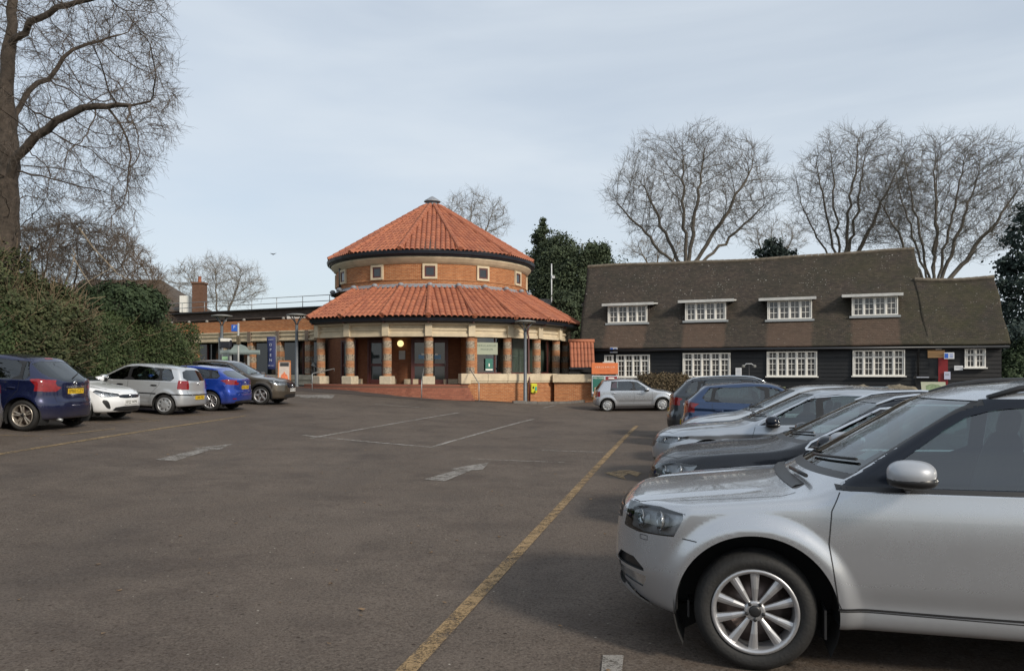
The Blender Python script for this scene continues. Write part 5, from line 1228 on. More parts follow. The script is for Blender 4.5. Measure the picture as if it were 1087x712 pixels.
# small silver hatchback by the orange sign: faces right
P7 = hatch(3.75, 1.63, 1.43, 2.41, .74, .285, hz=.93, nose=.68, belt=.90, beltr=.03, sl=.72, gx=.34, noq=1, B=1.98, C=2.95)
P7.update(h=.03, tailside=[(3.50,.90),(3.9,.92),(3.9,.68),(3.60,.66)], tailrear=[(.50,.88),(.85,.92),(.85,.68),(.55,.66)], plates=[('r',.55,'Y312 KNM'),('f',.4,'Y312 KNM')], ws='cap', wm=M_hubcap, mirmat=None or silver)
P7['lines'] += [[(.95,.50),(2.9,.50)]]
P7['post'] = []
c7 = make_car('parked_hatchback', P7, silver, 'small silver hatchback sideways on, facing right beside the orange sign')
X7 = (645-CX)/F*34.2; put(c7, X7, 34.2, R(180-3), (3.15-1.875, .80))
# left row
rz = R(-4.5)
M_navyp = carpaint('dark_blue', (.008,.012,.050), .45, .22); mer = hatch(4.13, 1.81, 1.60, 2.64, .86, .33, hz=1.02, nose=.78, belt=.98, beltr=.10, sl=.95, gx=.62, C=3.35, ax=2.2)
mer.update(h=.022, lean=.40, ws='fivetwin', wm=mat('champagne_alloy', (.42,.38,.33), .35, metal=.7), tint=1, tailside=[(3.60,1.10),(3.76,1.115),(4.3,1.06),(4.3,.86),(3.88,.85)], tailrear=[(.42,.94),(.60,1.0),(.95,1.10),(.95,.86),(.56,.85)], rwiper=[(.02,1.13),(.42,1.22)], plates=[('r',.86,'SM60 CZY')], kr=.42,
 rwin=rnd([(-.66,1.17),(-.3,1.06),(0,1.04),(.3,1.06),(.66,1.17),(.60,1.47),(-.60,1.47)],1))
mer['rearlines'] = [[(0,.62),(.55,.63),(.60,.84)]]
def merpost(car, body, t):
    q = MB(); t['strip'](q, [(-.30,.955),(.30,.955)], .02, lambda y, z, o: t['onax'](y, z, False, o), .006); q.build('chrome_strip', M_chrome, car)
    q = MB(); t['strip'](q, [(-.13,1.525),(.13,1.525)], .022, lambda y, z, o: t['onax'](y, z, False, o), .006); q.build('brake_light', M_red, car)
    q = MB(); q.tube([(1.82, -.45, .27), (2.04, -.45, .25)], .03, 10); q.build('exhaust_pipe', M_galv, car)
mer['post'] = [merpost, badge('r', 0, 1.03, .055)]
c8 = make_car('parked_people_carrier', mer, M_navyp, 'dark blue people carrier parked tail-out with yellow plate, beside the white hatchback')
put(c8, (21-CX)/F*16.1, 16.1, rz, (.86+2.64-2.065, -.90))
# white hatch nose out
P9 = hatch(4.06, 1.765, 1.435, 2.54, .83, .315, hz=.92, nose=.70, belt=.90, beltr=.08, sl=.9)
P9.update(h=.022, ws='fivetwin', lampt=(.25,.55), housemat=M_house, headlight=[(.03,.655),(.28,.61),(.50,.74),(.46,.79),(.22,.74),(.06,.70)], plates=[('f',.50,'EF22 WPK')],
 extra=[('grille','front',rnd([(-.42,.60),(.42,.60),(.46,.69),(-.46,.69)],1),dict(n=(0,-1,.2),xr=(-1,.5),inset=.004),M_gloss),('lower_grille','front',rnd([(-.62,.27),(.62,.27),(.50,.40),(-.50,.40)],1),dict(n=(0,-1,.3),xr=(-1,.5),inset=.006),M_black),
        ('bumper_vent','front',rnd([(.62,.33),(.70,.34),(.80,.50),(.78,.56),(.70,.54)],1),dict(mirror=2,n=(0,-1,.1),xr=(-1,.6)),M_black)])
P9['post'] = [badge('f', 0, .65, .055)]
c9 = make_car('parked_hatchback', P9, carpaint('white', (.72,.73,.74), 0, .3), 'white hatchback parked nose-out between the dark blue people carrier and the silver hatchback')
put(c9, (82-CX)/F*18.9, 18.9, rz+math.pi, (.83-2.03, .88))
# silver hatch tail out
P10 = hatch(3.90, 1.65, 1.465, 2.46, .78, .295, hz=.95, nose=.70, belt=.92, beltr=.05, sl=.80, gx=.26, C=3.02)
P10.update(h=.024, ws='cap', wm=M_hubcap, tailside=[(3.60,1.00),(3.9,1.01),(4.0,.76),(3.70,.75)], tailrear=[(.56,1.0),(.85,1.02),(.85,.76),(.56,.76)], plates=[('r',.52,'LV05 PJX')], tint=0)
P10['strips'] = [([(1.35,.60),(3.0,.60)],.035,M_trim,'side_moulding'),([(3.35,.60),(3.86,.60)],.035,M_trim,'bumper_strip')]
def p10p(car, body, t):
    q = MB(); t['strip'](q, [(-.8,.60),(.8,.60)], .035, lambda y, z, o: t['onax'](y, z, False, o), .005); q.build('bumper_strip', M_trim, car)
P10['post'] = [p10p, badge('r', 0, .92, .05), antenna(3.4, .3)]; P10['handlemat'] = M_trim
c10 = make_car('parked_hatchback', P10, carpaint('light_silver', (.54,.56,.58), .6, .3), 'silver hatchback parked tail-out between the white and the bright blue hatchbacks')
put(c10, (173-CX)/F*22.2, 22.2, rz, (.78+2.46-1.95, -.82))
P11 = hatch(4.32, 1.765, 1.44, 2.6, .90, .315, hz=.92, nose=.70, belt=.93, beltr=.10, sl=.95, gx=.62, C=3.42)
P11.update(h=.024, ws='multi', tint=1, tailside=[(3.80,.99),(4.0,1.03),(4.5,.98),(4.5,.86),(4.1,.86)], tailrear=[(.40,.93),(.9,1.02),(.9,.87),(.45,.86)], plates=[('r',.78,'RX63 UHG')])
P11['extra'] = [('rear_bumper_insert','rear',rnd([(-.6,.24),(.6,.24),(.62,.36),(-.62,.36)],1),dict(n=(0,1,.2),xr=(3.5,5)),M_trim)]
def refl(car, body, t):
    for s_ in (-1, 1):
        q = MB(); t['strip'](q, [(s_*.58,.42),(s_*.72,.42)], .03, lambda y, z, o: t['onax'](y, z, False, o), .005); q.build('reflector', M_red, car)
P11['post'] = [badge('r', 0, .92, .045), refl]
c11 = make_car('parked_hatchback', P11, carpaint('bright_blue', (.006,.042,.32), .5, .22), 'bright royal blue hatchback parked tail-out with multi-spoke wheel')
put(c11, (222-CX)/F*24.5, 24.5, rz, (.90+2.6-2.16, -.87))
P12 = hatch(4.38, 1.81, 1.60, 2.65, .90, .345, hz=1.04, nose=.80, belt=1.0, beltr=.10, sl=.98, gx=.42)
P12.update(h=.024, ws='five', wm=M_alloy, tint=1, headlight=[(.03,.76),(.3,.74),(.62,.89),(.60,.92),(.2,.86),(.06,.83)], plates=[('f',.56,'WN15 GHK')],
 extra=[('grille','front',rnd([(-.34,.60),(.34,.60),(.46,.84),(-.46,.84)],1),dict(n=(0,-1,.2),xr=(-1,.5),inset=.005),M_gloss),('lower_grille','front',rnd([(-.6,.28),(.6,.28),(.5,.42),(-.5,.42)],1),dict(n=(0,-1,.3),xr=(-1,.5),inset=.006),M_black),
 ('wheel_arch_trim','side',circ(.90,.345,.46),dict(mirror=1,ymin=.3,xr=(.3,1.6),inset=-.003),M_trim),('wheel_arch_trim','side',circ(3.55,.345,.46),dict(mirror=1,ymin=.3,xr=(2.9,4.2),inset=-.003),M_trim),('sill_trim','side',[(.3,.1),(4.2,.1),(4.2,.33),(.3,.33)],dict(mirror=1,ymin=.5,xr=(.5,4.0),inset=-.002),M_trim)])
P12['strips'] = [([(1.50,1.015),(1.56,1.07),(2.22,1.44),(2.7,1.475),(3.6,1.46)],.014,M_chrome,'chrome_window_line')]
P12['post'] = [bars((.62,.72), .28, .01), badge('f', 0, .70, .07)]
c12 = make_car('parked_suv', P12, carpaint('bronze', (.090,.072,.052), .65, .28), 'bronze-brown car parked nose-out at the far end of the left row')
put(c12, (276-CX)/F*28.4, 28.4, rz+math.pi, (.90-2.19, .87))
# the grey car whose tail corner shows at the left edge
P13 = hatch(4.25, 1.80, 1.62, 2.62, .86, .33, hz=1.0, nose=.78, belt=.98, beltr=.08, sl=.95, gx=.2)
P13.update(h=.035, tailside=[(4.0,1.30),(4.4,1.30),(4.4,.92),(4.08,.92)], tailrear=[(.62,1.30),(.95,1.30),(.95,.92),(.62,.92)], plates=[('r',.8,'BD12 ZLK')])
P13['strips'] = [([(3.3,.52),(4.1,.52)],.03,M_trim,'side_moulding')]
c13 = make_car('parked_hatchback', P13, carpaint('warm_grey', (.14,.135,.13), .5, .35), 'grey car showing only a rear corner at the left edge of the photo')
put(c13, (4-CX)/F*14.2, 14.2, rz, (2.12, .62))
# ================================================================ TREES
def colonize(nodes, parents, att, D, di, dk, iters, bias=(0,0,.12), rng=None, maxn=9000, jit=.12, rad=0):
    rng = rng or RNG; P = [np.array(p, float) for p in nodes]; par = list(parents); A = att.copy(); Pa = np.array(P)
    d2 = ((A[:,None]-Pa[None])**2).sum(-1); ni = d2.argmin(1); nd = np.sqrt(d2.min(1)); kids = {}
    bias = np.array(bias)
    for it in range(iters):
        m = nd < di
        if not m.any() or len(P) > maxn: break
        idx = ni[m]; Pa = np.array(P); v = A[m]-Pa[idx]; v /= np.maximum(np.linalg.norm(v, axis=1), 1e-6)[:,None]
        u, inv = np.unique(idx, return_inverse=True); S_ = np.zeros((len(u), 3)); np.add.at(S_, inv, v)
        S_ /= np.maximum(np.linalg.norm(S_, axis=1), 1e-6)[:,None]; S_ += bias+rng.normal(0, jit, S_.shape)
        if rad: dv = Pa[u]-P[0]; S_ += rad*dv/np.maximum(np.linalg.norm(dv, axis=1), 1e-6)[:,None]; S_ /= np.linalg.norm(S_, axis=1)[:,None]
        new = []
        for k, n_ in enumerate(u):
            c = kids.get(n_, 0)
            if c >= 3: continue
            kids[n_] = c+1; new.append(Pa[n_]+S_[k]*D); par.append(int(n_))
        if not new: break
        b = len(P); P += new; Nw = np.array(new); dd = np.sqrt(((A[:,None]-Nw[None])**2).sum(-1)); j = dd.argmin(1); dm = dd[np.arange(len(A)), j]; up = dm < nd; ni[up] = b+j[up]; nd[up] = dm[up]
        # attractors whose nearest node is saturated are dropped
        keep = (nd > dk); sat = np.array([kids.get(int(q), 0) >= 3 for q in ni]); keep &= ~sat | (rng.random(len(A)) > .5)
        A, ni, nd = A[keep], ni[keep], nd[keep]
        if len(A) == 0: break
    return np.array(P), par
def tree_mesh(P, par, r0, rtip, ex=2.2, sides=(10, 6, 4, 3)):
    n = len(P); ch = [[] for _ in range(n)]
    for i, p in enumerate(par):
        if p >= 0: ch[p].append(i)
    w_ = np.zeros(n)
    for i in range(n-1, -1, -1):
        w_[i] += rtip**ex if not ch[i] else 0
        if par[i] >= 0: w_[par[i]] += w_[i]
    r = w_**(1/ex); roots = [i for i in range(n) if par[i] < 0]; r *= 1; sc = r0/max(r[q] for q in roots); rel = np.clip((r-rtip)/max(1e-6, max(r[q] for q in roots)-rtip), 0, 1); r = rtip+(r0-rtip)*rel**1.22
    chains = []; st = [(q, None) for q in roots]
    while st:
        i, p = st.pop(); c = [p] if p is not None else []; 
        while True:
            c.append(i)
            if not ch[i]: break
            k = sorted(ch[i], key=lambda q: -r[q]); [st.append((q, i)) for q in k[1:]]; i = k[0]
        chains.append((c, p is not None))
    return r, chains, ch
def add_twigs(P, par, r, ch, rng, thr, n, ln, up=.25, droop=0, segs=2):
    P = list(P); par = list(par); base = len(P)
    for i in range(base):
        if r[i] > thr: continue
        p = par[i]; d = P[i]-P[p] if p >= 0 else np.array([0,0,1.]); d = d/max(np.linalg.norm(d), 1e-6)
        for _ in range(n if ch[i] else n+1):
            v = d*.8+rng.normal(0, .55, 3); v[2] += up; v /= np.linalg.norm(v); q = i; L = ln*rng.uniform(.5, 1.2)
            for k in range(segs):
                v = v+rng.normal(0, .18, 3); v[2] -= droop; v /= np.linalg.norm(v); P.append(P[q]+v*L/segs); par.append(q); q = len(P)-1
                if k == 0 and rng.random() < .6:
                    v2 = v+rng.normal(0, .5, 3); v2 /= np.linalg.norm(v2); P.append(P[q]+v2*L*.45); par.append(q)
    return np.array(P), par

def twig_mesh(P, par, r, rng, thr, n, ln, rad, up, droop, segs=3):
    """fine twigs as three sided prisms, all at once"""
    par = np.array(par); sel = np.nonzero((r <= thr) & (par >= 0))[0]
    if len(sel) == 0: return None, None
    src = np.repeat(sel, n); d = P[src]-P[par[src]]; d /= np.maximum(np.linalg.norm(d, axis=1), 1e-6)[:,None]
    o = P[par[src]]+(P[src]-P[par[src]])*rng.random((len(src), 1)); L = ln*rng.uniform(.45, 1.25, (len(src), 1))
    VV = []; 
    def run(o, v, L, rad, segs):
        a = rng.normal(0, 1, v.shape); a -= v*(a*v).sum(1)[:,None]; a /= np.maximum(np.linalg.norm(a, axis=1), 1e-6)[:,None]
        pts = [o]; vs = [v]
        for k in range(segs):
            v = v+rng.normal(0, .17, v.shape); v[:,2] -= droop; v /= np.linalg.norm(v, axis=1)[:,None]; pts.append(pts[-1]+v*L/segs); vs.append(v)
        rings = []
        for k, p in enumerate(pts):
            b = np.cross(vs[k], a); rr = rad*(1-.55*k/segs); rings.append([p+(a*math.cos(t)+b*math.sin(t))*rr for t in (0, 2.094, 4.189)])
        for k in range(segs):
            for j in range(3): VV.append(np.stack([rings[k][j], rings[k][(j+1) % 3], rings[k+1][(j+1) % 3], rings[k+1][j]], 1))
        return pts, vs
    v = d*.75+rng.normal(0, .5, d.shape); v[:,2] += up; v /= np.linalg.norm(v, axis=1)[:,None]
    pts, vs = run(o, v, L, rad, segs)
    for k in (1, 2):
        v2 = vs[k]+rng.normal(0, .5, d.shape); v2 /= np.linalg.norm(v2, axis=1)[:,None]; run(pts[k], v2, L*.55, rad*.7, 2)
    V = np.concatenate([q.reshape(-1, 3) for q in VV]); return V, np.arange(len(V)).reshape(-1, 4)
def tubes(P, r, chains, lo, hi, rtw):
    V = []; Fc = []
    for c, shared in chains:
        rm = r[c[1]] if len(c) > 1 else 0
        if not (lo <= rm < hi) or len(c) < 2: continue
        ns = 12 if rm > .2 else 7 if rm > .07 else 4 if rm > .025 else 3
        pts = P[c]; rr = np.array([max(r[q], rtw) for q in c]); 
        if shared: rr[0] = min(rr[0], rr[1]*1.15)
        t_ = np.gradient(pts, axis=0); t_ /= np.maximum(np.linalg.norm(t_, axis=1), 1e-9)[:,None]
        a = np.array([1., 0, 0]) if abs(t_[0][0]) < .8 else np.array([0, 1., 0]); b0 = len(V)
        for k in range(len(c)):
            a = a-t_[k]*(a@t_[k]); a /= max(np.linalg.norm(a), 1e-9); b = np.cross(t_[k], a)
            for s_ in range(ns): an = 2*math.pi*s_/ns; V.append(pts[k]+(a*math.cos(an)+b*math.sin(an))*rr[k])
        for k in range(len(c)-1):
            for s_ in range(ns): Fc.append((b0+k*ns+s_, b0+k*ns+(s_+1) % ns, b0+(k+1)*ns+(s_+1) % ns, b0+(k+1)*ns+s_))
    return V, Fc
def bare_tree(name, label, base, nodes, parents, att, D, di, dk, r0, rtip, mate, group=None, seed=1, tw=(.03, 1, .6), bias=(0,0,.1), maxn=7000, iters=200, droop=0, up=.25, trunk_r=.11, jit=.12, ex=2.2, rad=0):
    rng = np.random.default_rng(seed); P, par = colonize(nodes, parents, att, D, di, dk, iters, bias, rng, maxn, jit, rad)
    r, chains, ch = tree_mesh(P, par, r0, rtip, ex)
    root = empty(name, base, 0, label, 'tree', group); Pl = P-np.array(base)
    for nm, lo, hi in (('trunk', trunk_r, 99), ('branches', 0, trunk_r)):
        V, Fc = tubes(Pl, r, chains, lo, hi, rtip)
        V = np.array(V).reshape(-1, 3); Fc = np.array(Fc, int).reshape(-1, 4)
        if nm == 'branches':
            V2, F2 = twig_mesh(Pl, par, r, rng, tw[0], tw[1], tw[2], rtip*.8, up, droop)
            if V2 is not None: Fc = np.concatenate([Fc, F2+len(V)]); V = np.concatenate([V, V2])
        if len(V): link(nm, np_mesh(nm, V, Fc, mate, smooth=True), root)
    return root
def crown_pts(rng, n, fn):
    out = []
    while len(out) < n:
        p = fn(rng)
        if p is not None: out.append(p)
    return np.array(out)
def ell(c, s, zmin=-1, hollow=.0, flat=1.0):
    def fn(g):
        p = g.uniform(-1, 1, 3); q = np.linalg.norm(p)
        if q > 1 or q < hollow or p[2] < zmin: return None
        return np.array(c)+p*np.array(s)
    return fn
def stems(base, tops, split, rng, seg=.6, wob=.10):
    """several stems rising from one base"""
    base = np.array(base, float); N_ = [base]; par = [-1]; 
    k = max(2, int(split/seg))
    for i in range(1, k+1): N_.append(base+np.array([rng.normal(0, .05), rng.normal(0, .05), split*i/k])); par.append(len(N_)-2)
    fork = len(N_)-1
    for t_ in tops:
        t_ = np.array(t_, float); a = N_[fork]; L = np.linalg.norm(t_-a); m = int(L/seg); q = fork
        out = t_-a
        for i in range(1, m+1):
            u = i/m; p = a+out*np.array([u**.85, u**.85, u]) if True else 0; p = p+rng.normal(0, wob, 3)*math.sin(math.pi*min(1,u)); N_.append(p); par.append(q); q = len(N_)-1
    return N_, par
g1 = np.random.default_rng(11)
# big leafless tree behind the boarded building (left one)
def bigtree(seed, cpx, px0, px1, ytop, ybot, D_, label, tops, n=2600, zb=None, shape=None, gr='leafless trees behind the boarded building', mate=None, rt=.011, r0=.36, tw=(.035, 3, 1.0), up=.25, extra=None):
    g = np.random.default_rng(seed); zt = at(0, ytop, D_).z; zl = at(0, ybot, D_).z; x0, x1 = at(px0, 0, D_).x, at(px1, 0, D_).x; cx = at(cpx, 0, D_).x; bz0 = 1.2
    c = ((x0+x1)/2, D_, zl+(zt-zl)*.42); s_ = ((x1-x0)/2, (x1-x0)/2*.8, zt-c[2])
    def fn(g):
        p = g.uniform(-1, 1, 3); q = np.linalg.norm(p*np.array([1, 1, 1 if p[2] > 0 else 1.25]))
        lump = 1-.10*abs(math.sin(4*math.atan2(p[0], p[2])+seed)); 
        if q > lump or (q < .45 and g.random() < .6): return None
        p = np.array(c)+p*np.array(s_); 
        return p if p[2] > zl else None
    A = crown_pts(g, n, fn); N_, par = stems((cx, D_, bz0), [(at(px, 0, D_).x, D_+dy, at(0, py, D_).z) for px, py, dy in tops], max(1.0, zl-bz0-2.0), g)
    return bare_tree('bare_tree', label, (cx, D_, bz0), [tuple(q) for q in N_], par, A, .40, 6, .62, r0, rt, mate or M_bark2, gr, seed, tw, (0,0,.08), 9000, up=up, ex=2.0, rad=.45, jit=.09)
bigtree(3, 728, 634, 838, 134, 262, 62, 'broad domed leafless tree rising behind the middle of the boarded roof', [(655,215,0),(690,195,2),(722,170,-1),(750,160,1),(790,185,-2),(815,215,1)], n=4200, r0=.42)
bigtree(5, 893, 832, 985, 130, 268, 60, 'tall leafless tree left of the pair behind the right end of the boarded roof', [(850,215,0),(868,180,0),(888,160,1),(905,152,-1),(925,160,1),(950,185,0)], n=4600, r0=.34)
bigtree(8, 990, 905, 1115, 140, 282, 56, 'dense many-stemmed leafless tree at the right behind the boarded building', [(935,215,0),(950,180,0),(968,165,1),(985,158,-1),(1003,160,1),(1024,166,0),(1048,180,1),(1078,205,0)], n=6500, r0=.40, up=.35)
bigtree(9, 500, 458, 546, 203, 262, 75, 'pale leafless tree showing above the round roof', [(480,225,0),(500,215,1),(522,228,0)], n=1700, gr=None, r0=.18, mate=mat('pale_bark', (.17,.145,.115), .9, var=.3), rt=.012)
bigtree(12, 232, 172, 286, 272, 330, 82, 'small leafless tree behind the house chimney', [(200,292,0),(225,285,1),(255,295,0)], n=1700, gr=None, r0=.2, mate=mat('pale_bark', (.17,.145,.115), .9), rt=.013)
bigtree(14, 700, 655, 745, 252, 280, 85, 'faint far leafless tree low behind the boarded roof', [(680,265,0),(700,258,1),(720,265,0)], n=700, gr=None, r0=.2, mate=mat('pale_bark', (.17,.145,.115), .9), rt=.013)
bigtree(15, 822, 785, 860, 232, 275, 80, 'thin leafless tree in the gap between the two big trees', [(805,255,0),(822,245,1),(840,255,0)], n=900, gr=None, r0=.2, mate=mat('pale_bark', (.17,.145,.115), .9), rt=.012)
# ---- the great tree at the left edge
g = np.random.default_rng(21); DT = 25.0; bx_ = at(0, 0, DT).x
def T_(px, py, dy=0): return tuple(at(px, py, DT+dy))
limbs = [  # parent index name, polyline
 [(2,395,0),(3,330,0),(5,260,0),(6,200,0),(8,150,0),(5,100,0),(10,50,0),(14,0,0),(16,-60,0),(12,-140,0)],
 [(6,200,0),(18,168,-.3),(38,145,-.6),(62,128,-.8),(88,113,-1),(112,112,-1.2),(138,113,-1.3),(160,108,-1.3)],
 [(8,150,0),(22,112,.6),(30,95,1),(52,85,1.4),(68,60,1.6),(92,45,1.8),(118,40,2)],
 [(5,100,0),(-20,60,.5),(-60,20,1),(-90,-30,1.2)],
 [(10,50,0),(32,25,-.5),(60,8,-.8),(95,2,-1),(130,-5,-1.2)],
 [(14,0,0),(45,-40,.6),(85,-70,1),(120,-100,1)],
 [(3,120,0),(-30,110,0),(-70,100,0)]]
NN = []; PA = []
def find(p): return min(range(len(NN)), key=lambda i: sum((NN[i][k]-p[k])**2 for k in range(3)))
for li_, l_ in enumerate(limbs):
    pts = [np.array(T_(*q)) for q in l_]; prev = -1 if li_ == 0 else find(pts[0])
    if li_ == 0: NN.append(tuple(pts[0])); PA.append(-1); prev = 0
    for a, b in zip(pts, pts[1:]):
        m = max(1, int(np.linalg.norm(b-a)/.35))
        for k in range(1, m+1): NN.append(tuple(a+(b-a)*k/m+g.normal(0, .035, 3))); PA.append(prev); prev = len(NN)-1
def lfn(g):
    px, py = g.uniform(-140, 205), g.uniform(-190, 300); dy = g.uniform(-4.5, 4.5)
    # outline of the crown on the right-hand side
    lim = np.interp(py, [-190,-60,0,40,80,110,150,190,230,270,300], [90,150,180,186,196,204,190,168,150,150,120])
    if px > lim-abs(dy)*4: return None
    if py > 215 and px < 10: return None
    if px < 110 and g.random() < .25: return None
    return np.array(T_(px, py, dy))
A = crown_pts(g, 3600, lfn)
bare_tree('bare_tree', 'great thick-trunked leafless tree at the left edge, branches reaching over the hedge', T_(2, 395), NN, PA, A, .28, 4, .38, .42, .0065, M_bark, None, 22, (.02, 3, .65), (0,0,-.03), 12000, 200, droop=.10, up=-.05, trunk_r=.09, ex=2.0, rad=.35)
# ---- leafy stuff
def leafcards(V, Fc, pts, size, rng, up=.3, asp=1.6, nrm=None):
    n = len(pts); 
    if n == 0: return
    a = rng.normal(0, 1, (n, 3)); a /= np.linalg.norm(a, axis=1)[:,None]; b = rng.normal(0, 1, (n, 3))
    if nrm is not None: nn = nrm+rng.normal(0, .55, (n, 3)); nn /= np.linalg.norm(nn, axis=1)[:,None]; a = a-nn*(a*nn).sum(1)[:,None]; a /= np.linalg.norm(a, axis=1)[:,None]; b = np.cross(nn, a)
    else: b = b-a*(a*b).sum(1)[:,None]; b /= np.linalg.norm(b, axis=1)[:,None]
    s_ = size*rng.uniform(.5, 1.3, n)[:,None]; q = np.stack([pts-a*s_*asp*.5, pts+b*s_*.5, pts+a*s_*asp*.5, pts-b*s_*.5], 1); V.append(q.reshape(-1, 3))
def cards_obj(name, V, mate, parent, base):
    V = np.concatenate(V)-np.array(base); Fc = np.arange(len(V)).reshape(-1, 4); return link(name, np_mesh(name, V, Fc, mate), parent)
def leafmat(name, c1, c2, c3=None, sc=1.2):
    m = mat(name, c1, .75, spec=.3); t, n, l, b = nodes_of(m); tc = n('ShaderNodeTexCoord'); v = tc.outputs['Object']
    c = mixc(t, mrange(t, noise(t, v, sc, 4, .7), .38, .62), c1, c2); c = mixc(t, mrange(t, noise(t, v, 14, 2), .5, .75, 0, .7), c, c3 or tuple(q*1.7 for q in c2)); l(c, b.inputs['Base Color']); return m
M_yew = leafmat('dark_evergreen', (.034,.048,.028), (.062,.082,.042)); M_fir = leafmat('blue_green_conifer', (.024,.038,.034), (.042,.060,.052)); M_hedge = leafmat('hedge_leaves', (.028,.046,.016), (.052,.076,.026), (.095,.10,.045), .7)
M_laurel = leafmat('laurel_leaves', (.020,.036,.016), (.038,.058,.026)); M_ivy = leafmat('ivy_leaves', (.026,.038,.014), (.055,.066,.026), (.115,.105,.055), .9); M_brown = leafmat('beech_hedge_brown', (.10,.075,.045), (.15,.11,.06), (.06,.055,.03), 2)
def evergreen(label, base, clumps, size, mate, seed, group=None, dens=60, conifer=None):
    rng = np.random.default_rng(seed); root = empty('evergreen_tree', base, 0, label, 'tree', group); V = []
    for (c, s_) in clumps:
        n = int(dens*s_[0]*s_[2]*4)
        for _ in range(max(6, int(s_[0]*s_[2]*5))):      # sub clumps
            p = rng.normal(0, 1, 3); p /= np.linalg.norm(p); cc = np.array(c)+p*np.array(s_)*rng.uniform(.55, 1.0); q = rng.normal(0, 1, (max(8, n//max(6, int(s_[0]*s_[2]*5))), 3)); rs = .30*min(s_)*rng.uniform(.6, 1.3)
            pts = cc+q*rs*np.array([1, 1, .6]); leafcards(V, None, pts, size, rng, nrm=np.tile(p, (len(pts), 1)))
        q = rng.uniform(-1, 1, (n, 3)); q = q[np.linalg.norm(q, axis=1) < .9]; leafcards(V, None, np.array(c)+q*np.array(s_), size*1.5, rng)
    if conifer:
        (cx, cy, zt, zb_, rad) = conifer
        for k in range(int((zt-zb_)/.42)):
            z = zt-k*.42; R_ = rad*((zt-z)/(zt-zb_))**.8+.12
            for j in range(5+int(R_*3.5)):
                a = rng.uniform(0, 6.28); L = R_*rng.uniform(.7, 1.12); m = int(30+L*80); t_ = rng.uniform(.1, 1, m); pts = np.stack([cx+L*t_*math.cos(a), cy+L*t_*math.sin(a), z-.25*L*t_+.18*L*t_**2*1.4], 1)+rng.normal(0, .12, (m, 3)); leafcards(V, None, pts, size, rng)
    cards_obj('crown', V, mate, root, base)
    q = MB(); cz = max(c[2]+s_[2]*.5 for c, s_ in clumps) if clumps else conifer[2]; q.tube([(0,0,-.3), (.1,0,(cz-base[2])*.5), (0,0,cz-base[2])], [.28, .2, .05], 8); q.build('trunk', M_bark, root); return root
def W(px, py, d): return tuple(at(px, py, d))
D = 64
evergreen('pointed dark conifer behind the round hall', (at(578,0,D).x, D, 1.2), [], .12, M_yew, 31, 'evergreens behind the round hall', conifer=(at(577,0,D).x, D, at(0,234,D).z, 2.0, 5.2))
evergreen('spreading dark yew between the conifer and the boarded building', (at(618,0,60).x, 60, 1.2), [(W(612,295,60),(2.2,2.2,2.6)),(W(634,283,60),(1.5,2,1.9)),(W(598,272,61),(1.6,1.6,1.7)),(W(588,285,61),(1.8,1.6,2.2)),(W(640,268,60),(.6,.8,.8)),(W(628,266,60),(.7,.8,.7)),(W(622,325,60),(2.8,2.4,2.4)),(W(590,320,61),(2.4,2,2.6))], .11, M_yew, 32, 'evergreens behind the round hall', dens=340)
evergreen('small round evergreen peeping over the boarded roof ridge', (at(820,0,70).x, 70, 1.2), [(W(820,263,70),(1.0,1.0,1.0)),(W(812,272,70),(1.3,1.2,1.1)),(W(832,275,70),(1.2,1,1))], .15, M_fir, 33, dens=160)
evergreen('dark blue-green cedar at the right edge beyond the boarded building', (at(1092,0,44).x, 44, 1.0), [(W(1092,250,44),(1.2,1.6,1.4)),(W(1083,290,44),(1.3,1.6,1.5)),(W(1092,330,44),(1.7,2,1.6)),(W(1078,365,43),(1.0,1.4,1.3)),(W(1100,370,43),(1.6,1.6,1.6)),(W(1068,278,44),(.5,.6,.35)),(W(1062,302,44),(.7,.7,.25)),(W(1072,325,44),(.8,.8,.35)),(W(1108,225,44),(1.2,1.2,1.0))], .12, M_fir, 34, dens=260)
# shrubs: lumpy solids of leaves with a dark core
def blobhedge(name, label, cat, fpts, mate, core, size, seed, base, group=None, twigs=0, tmat=None, kind=None):
    """fpts(rng,n)->(pts, normals)"""
    rng = np.random.default_rng(seed); root = empty(name, base, 0, label, cat, group); V = []
    pts, nn = fpts(rng); pts = pts+nn*rng.normal(-.06, .10, (len(pts), 1)); leafcards(V, None, pts, size, rng, nrm=nn); cards_obj('foliage', V, mate, root, base)
    if core: core.v = [tuple(Vector(v)-Vector(base)) for v in core.v]; core.build('stems', mat('hedge_shade', (.012,.014,.007), .95, var=.3), root)  # solid dark core rather than stems, painting in the shade behind the leaves
    if twigs:
        q = []; fc = []; sel = rng.choice(len(pts), twigs); a = pts[sel]-nn[sel]*.15-np.array(base); d = nn[sel]+rng.normal(0, .5, (twigs, 3)); d[:,2] += .5; d /= np.linalg.norm(d, axis=1)[:,None]; L = rng.uniform(.2, .7, (twigs, 1)); m_ = a+d*L*.5+rng.normal(0, .04, (twigs, 3)); e = a+d*L+rng.normal(0, .06, (twigs, 3)); s_ = rng.normal(0, 1, (twigs, 3)); s_ /= np.linalg.norm(s_, axis=1)[:,None]; s_ *= .006
        for A_, B_ in ((a, m_), (m_, e)):
            for o_ in (s_, np.cross(s_, d)*1.0): q.append(np.stack([A_-o_, A_+o_, B_+o_*.7, B_-o_*.7], 1).reshape(-1, 3))
        Vt = np.concatenate(q); link('twigs', np_mesh('twigs', Vt, np.arange(len(Vt)).reshape(-1, 4), tmat or M_bark), root)
    return root
def lump(x, y, z, s=1.0): return .5*math.sin(x*1.3*s+z*2.1)+.3*math.sin(y*1.1*s+1+z*1.7)+.25*math.sin((x+y)*3.1*s+z*3)
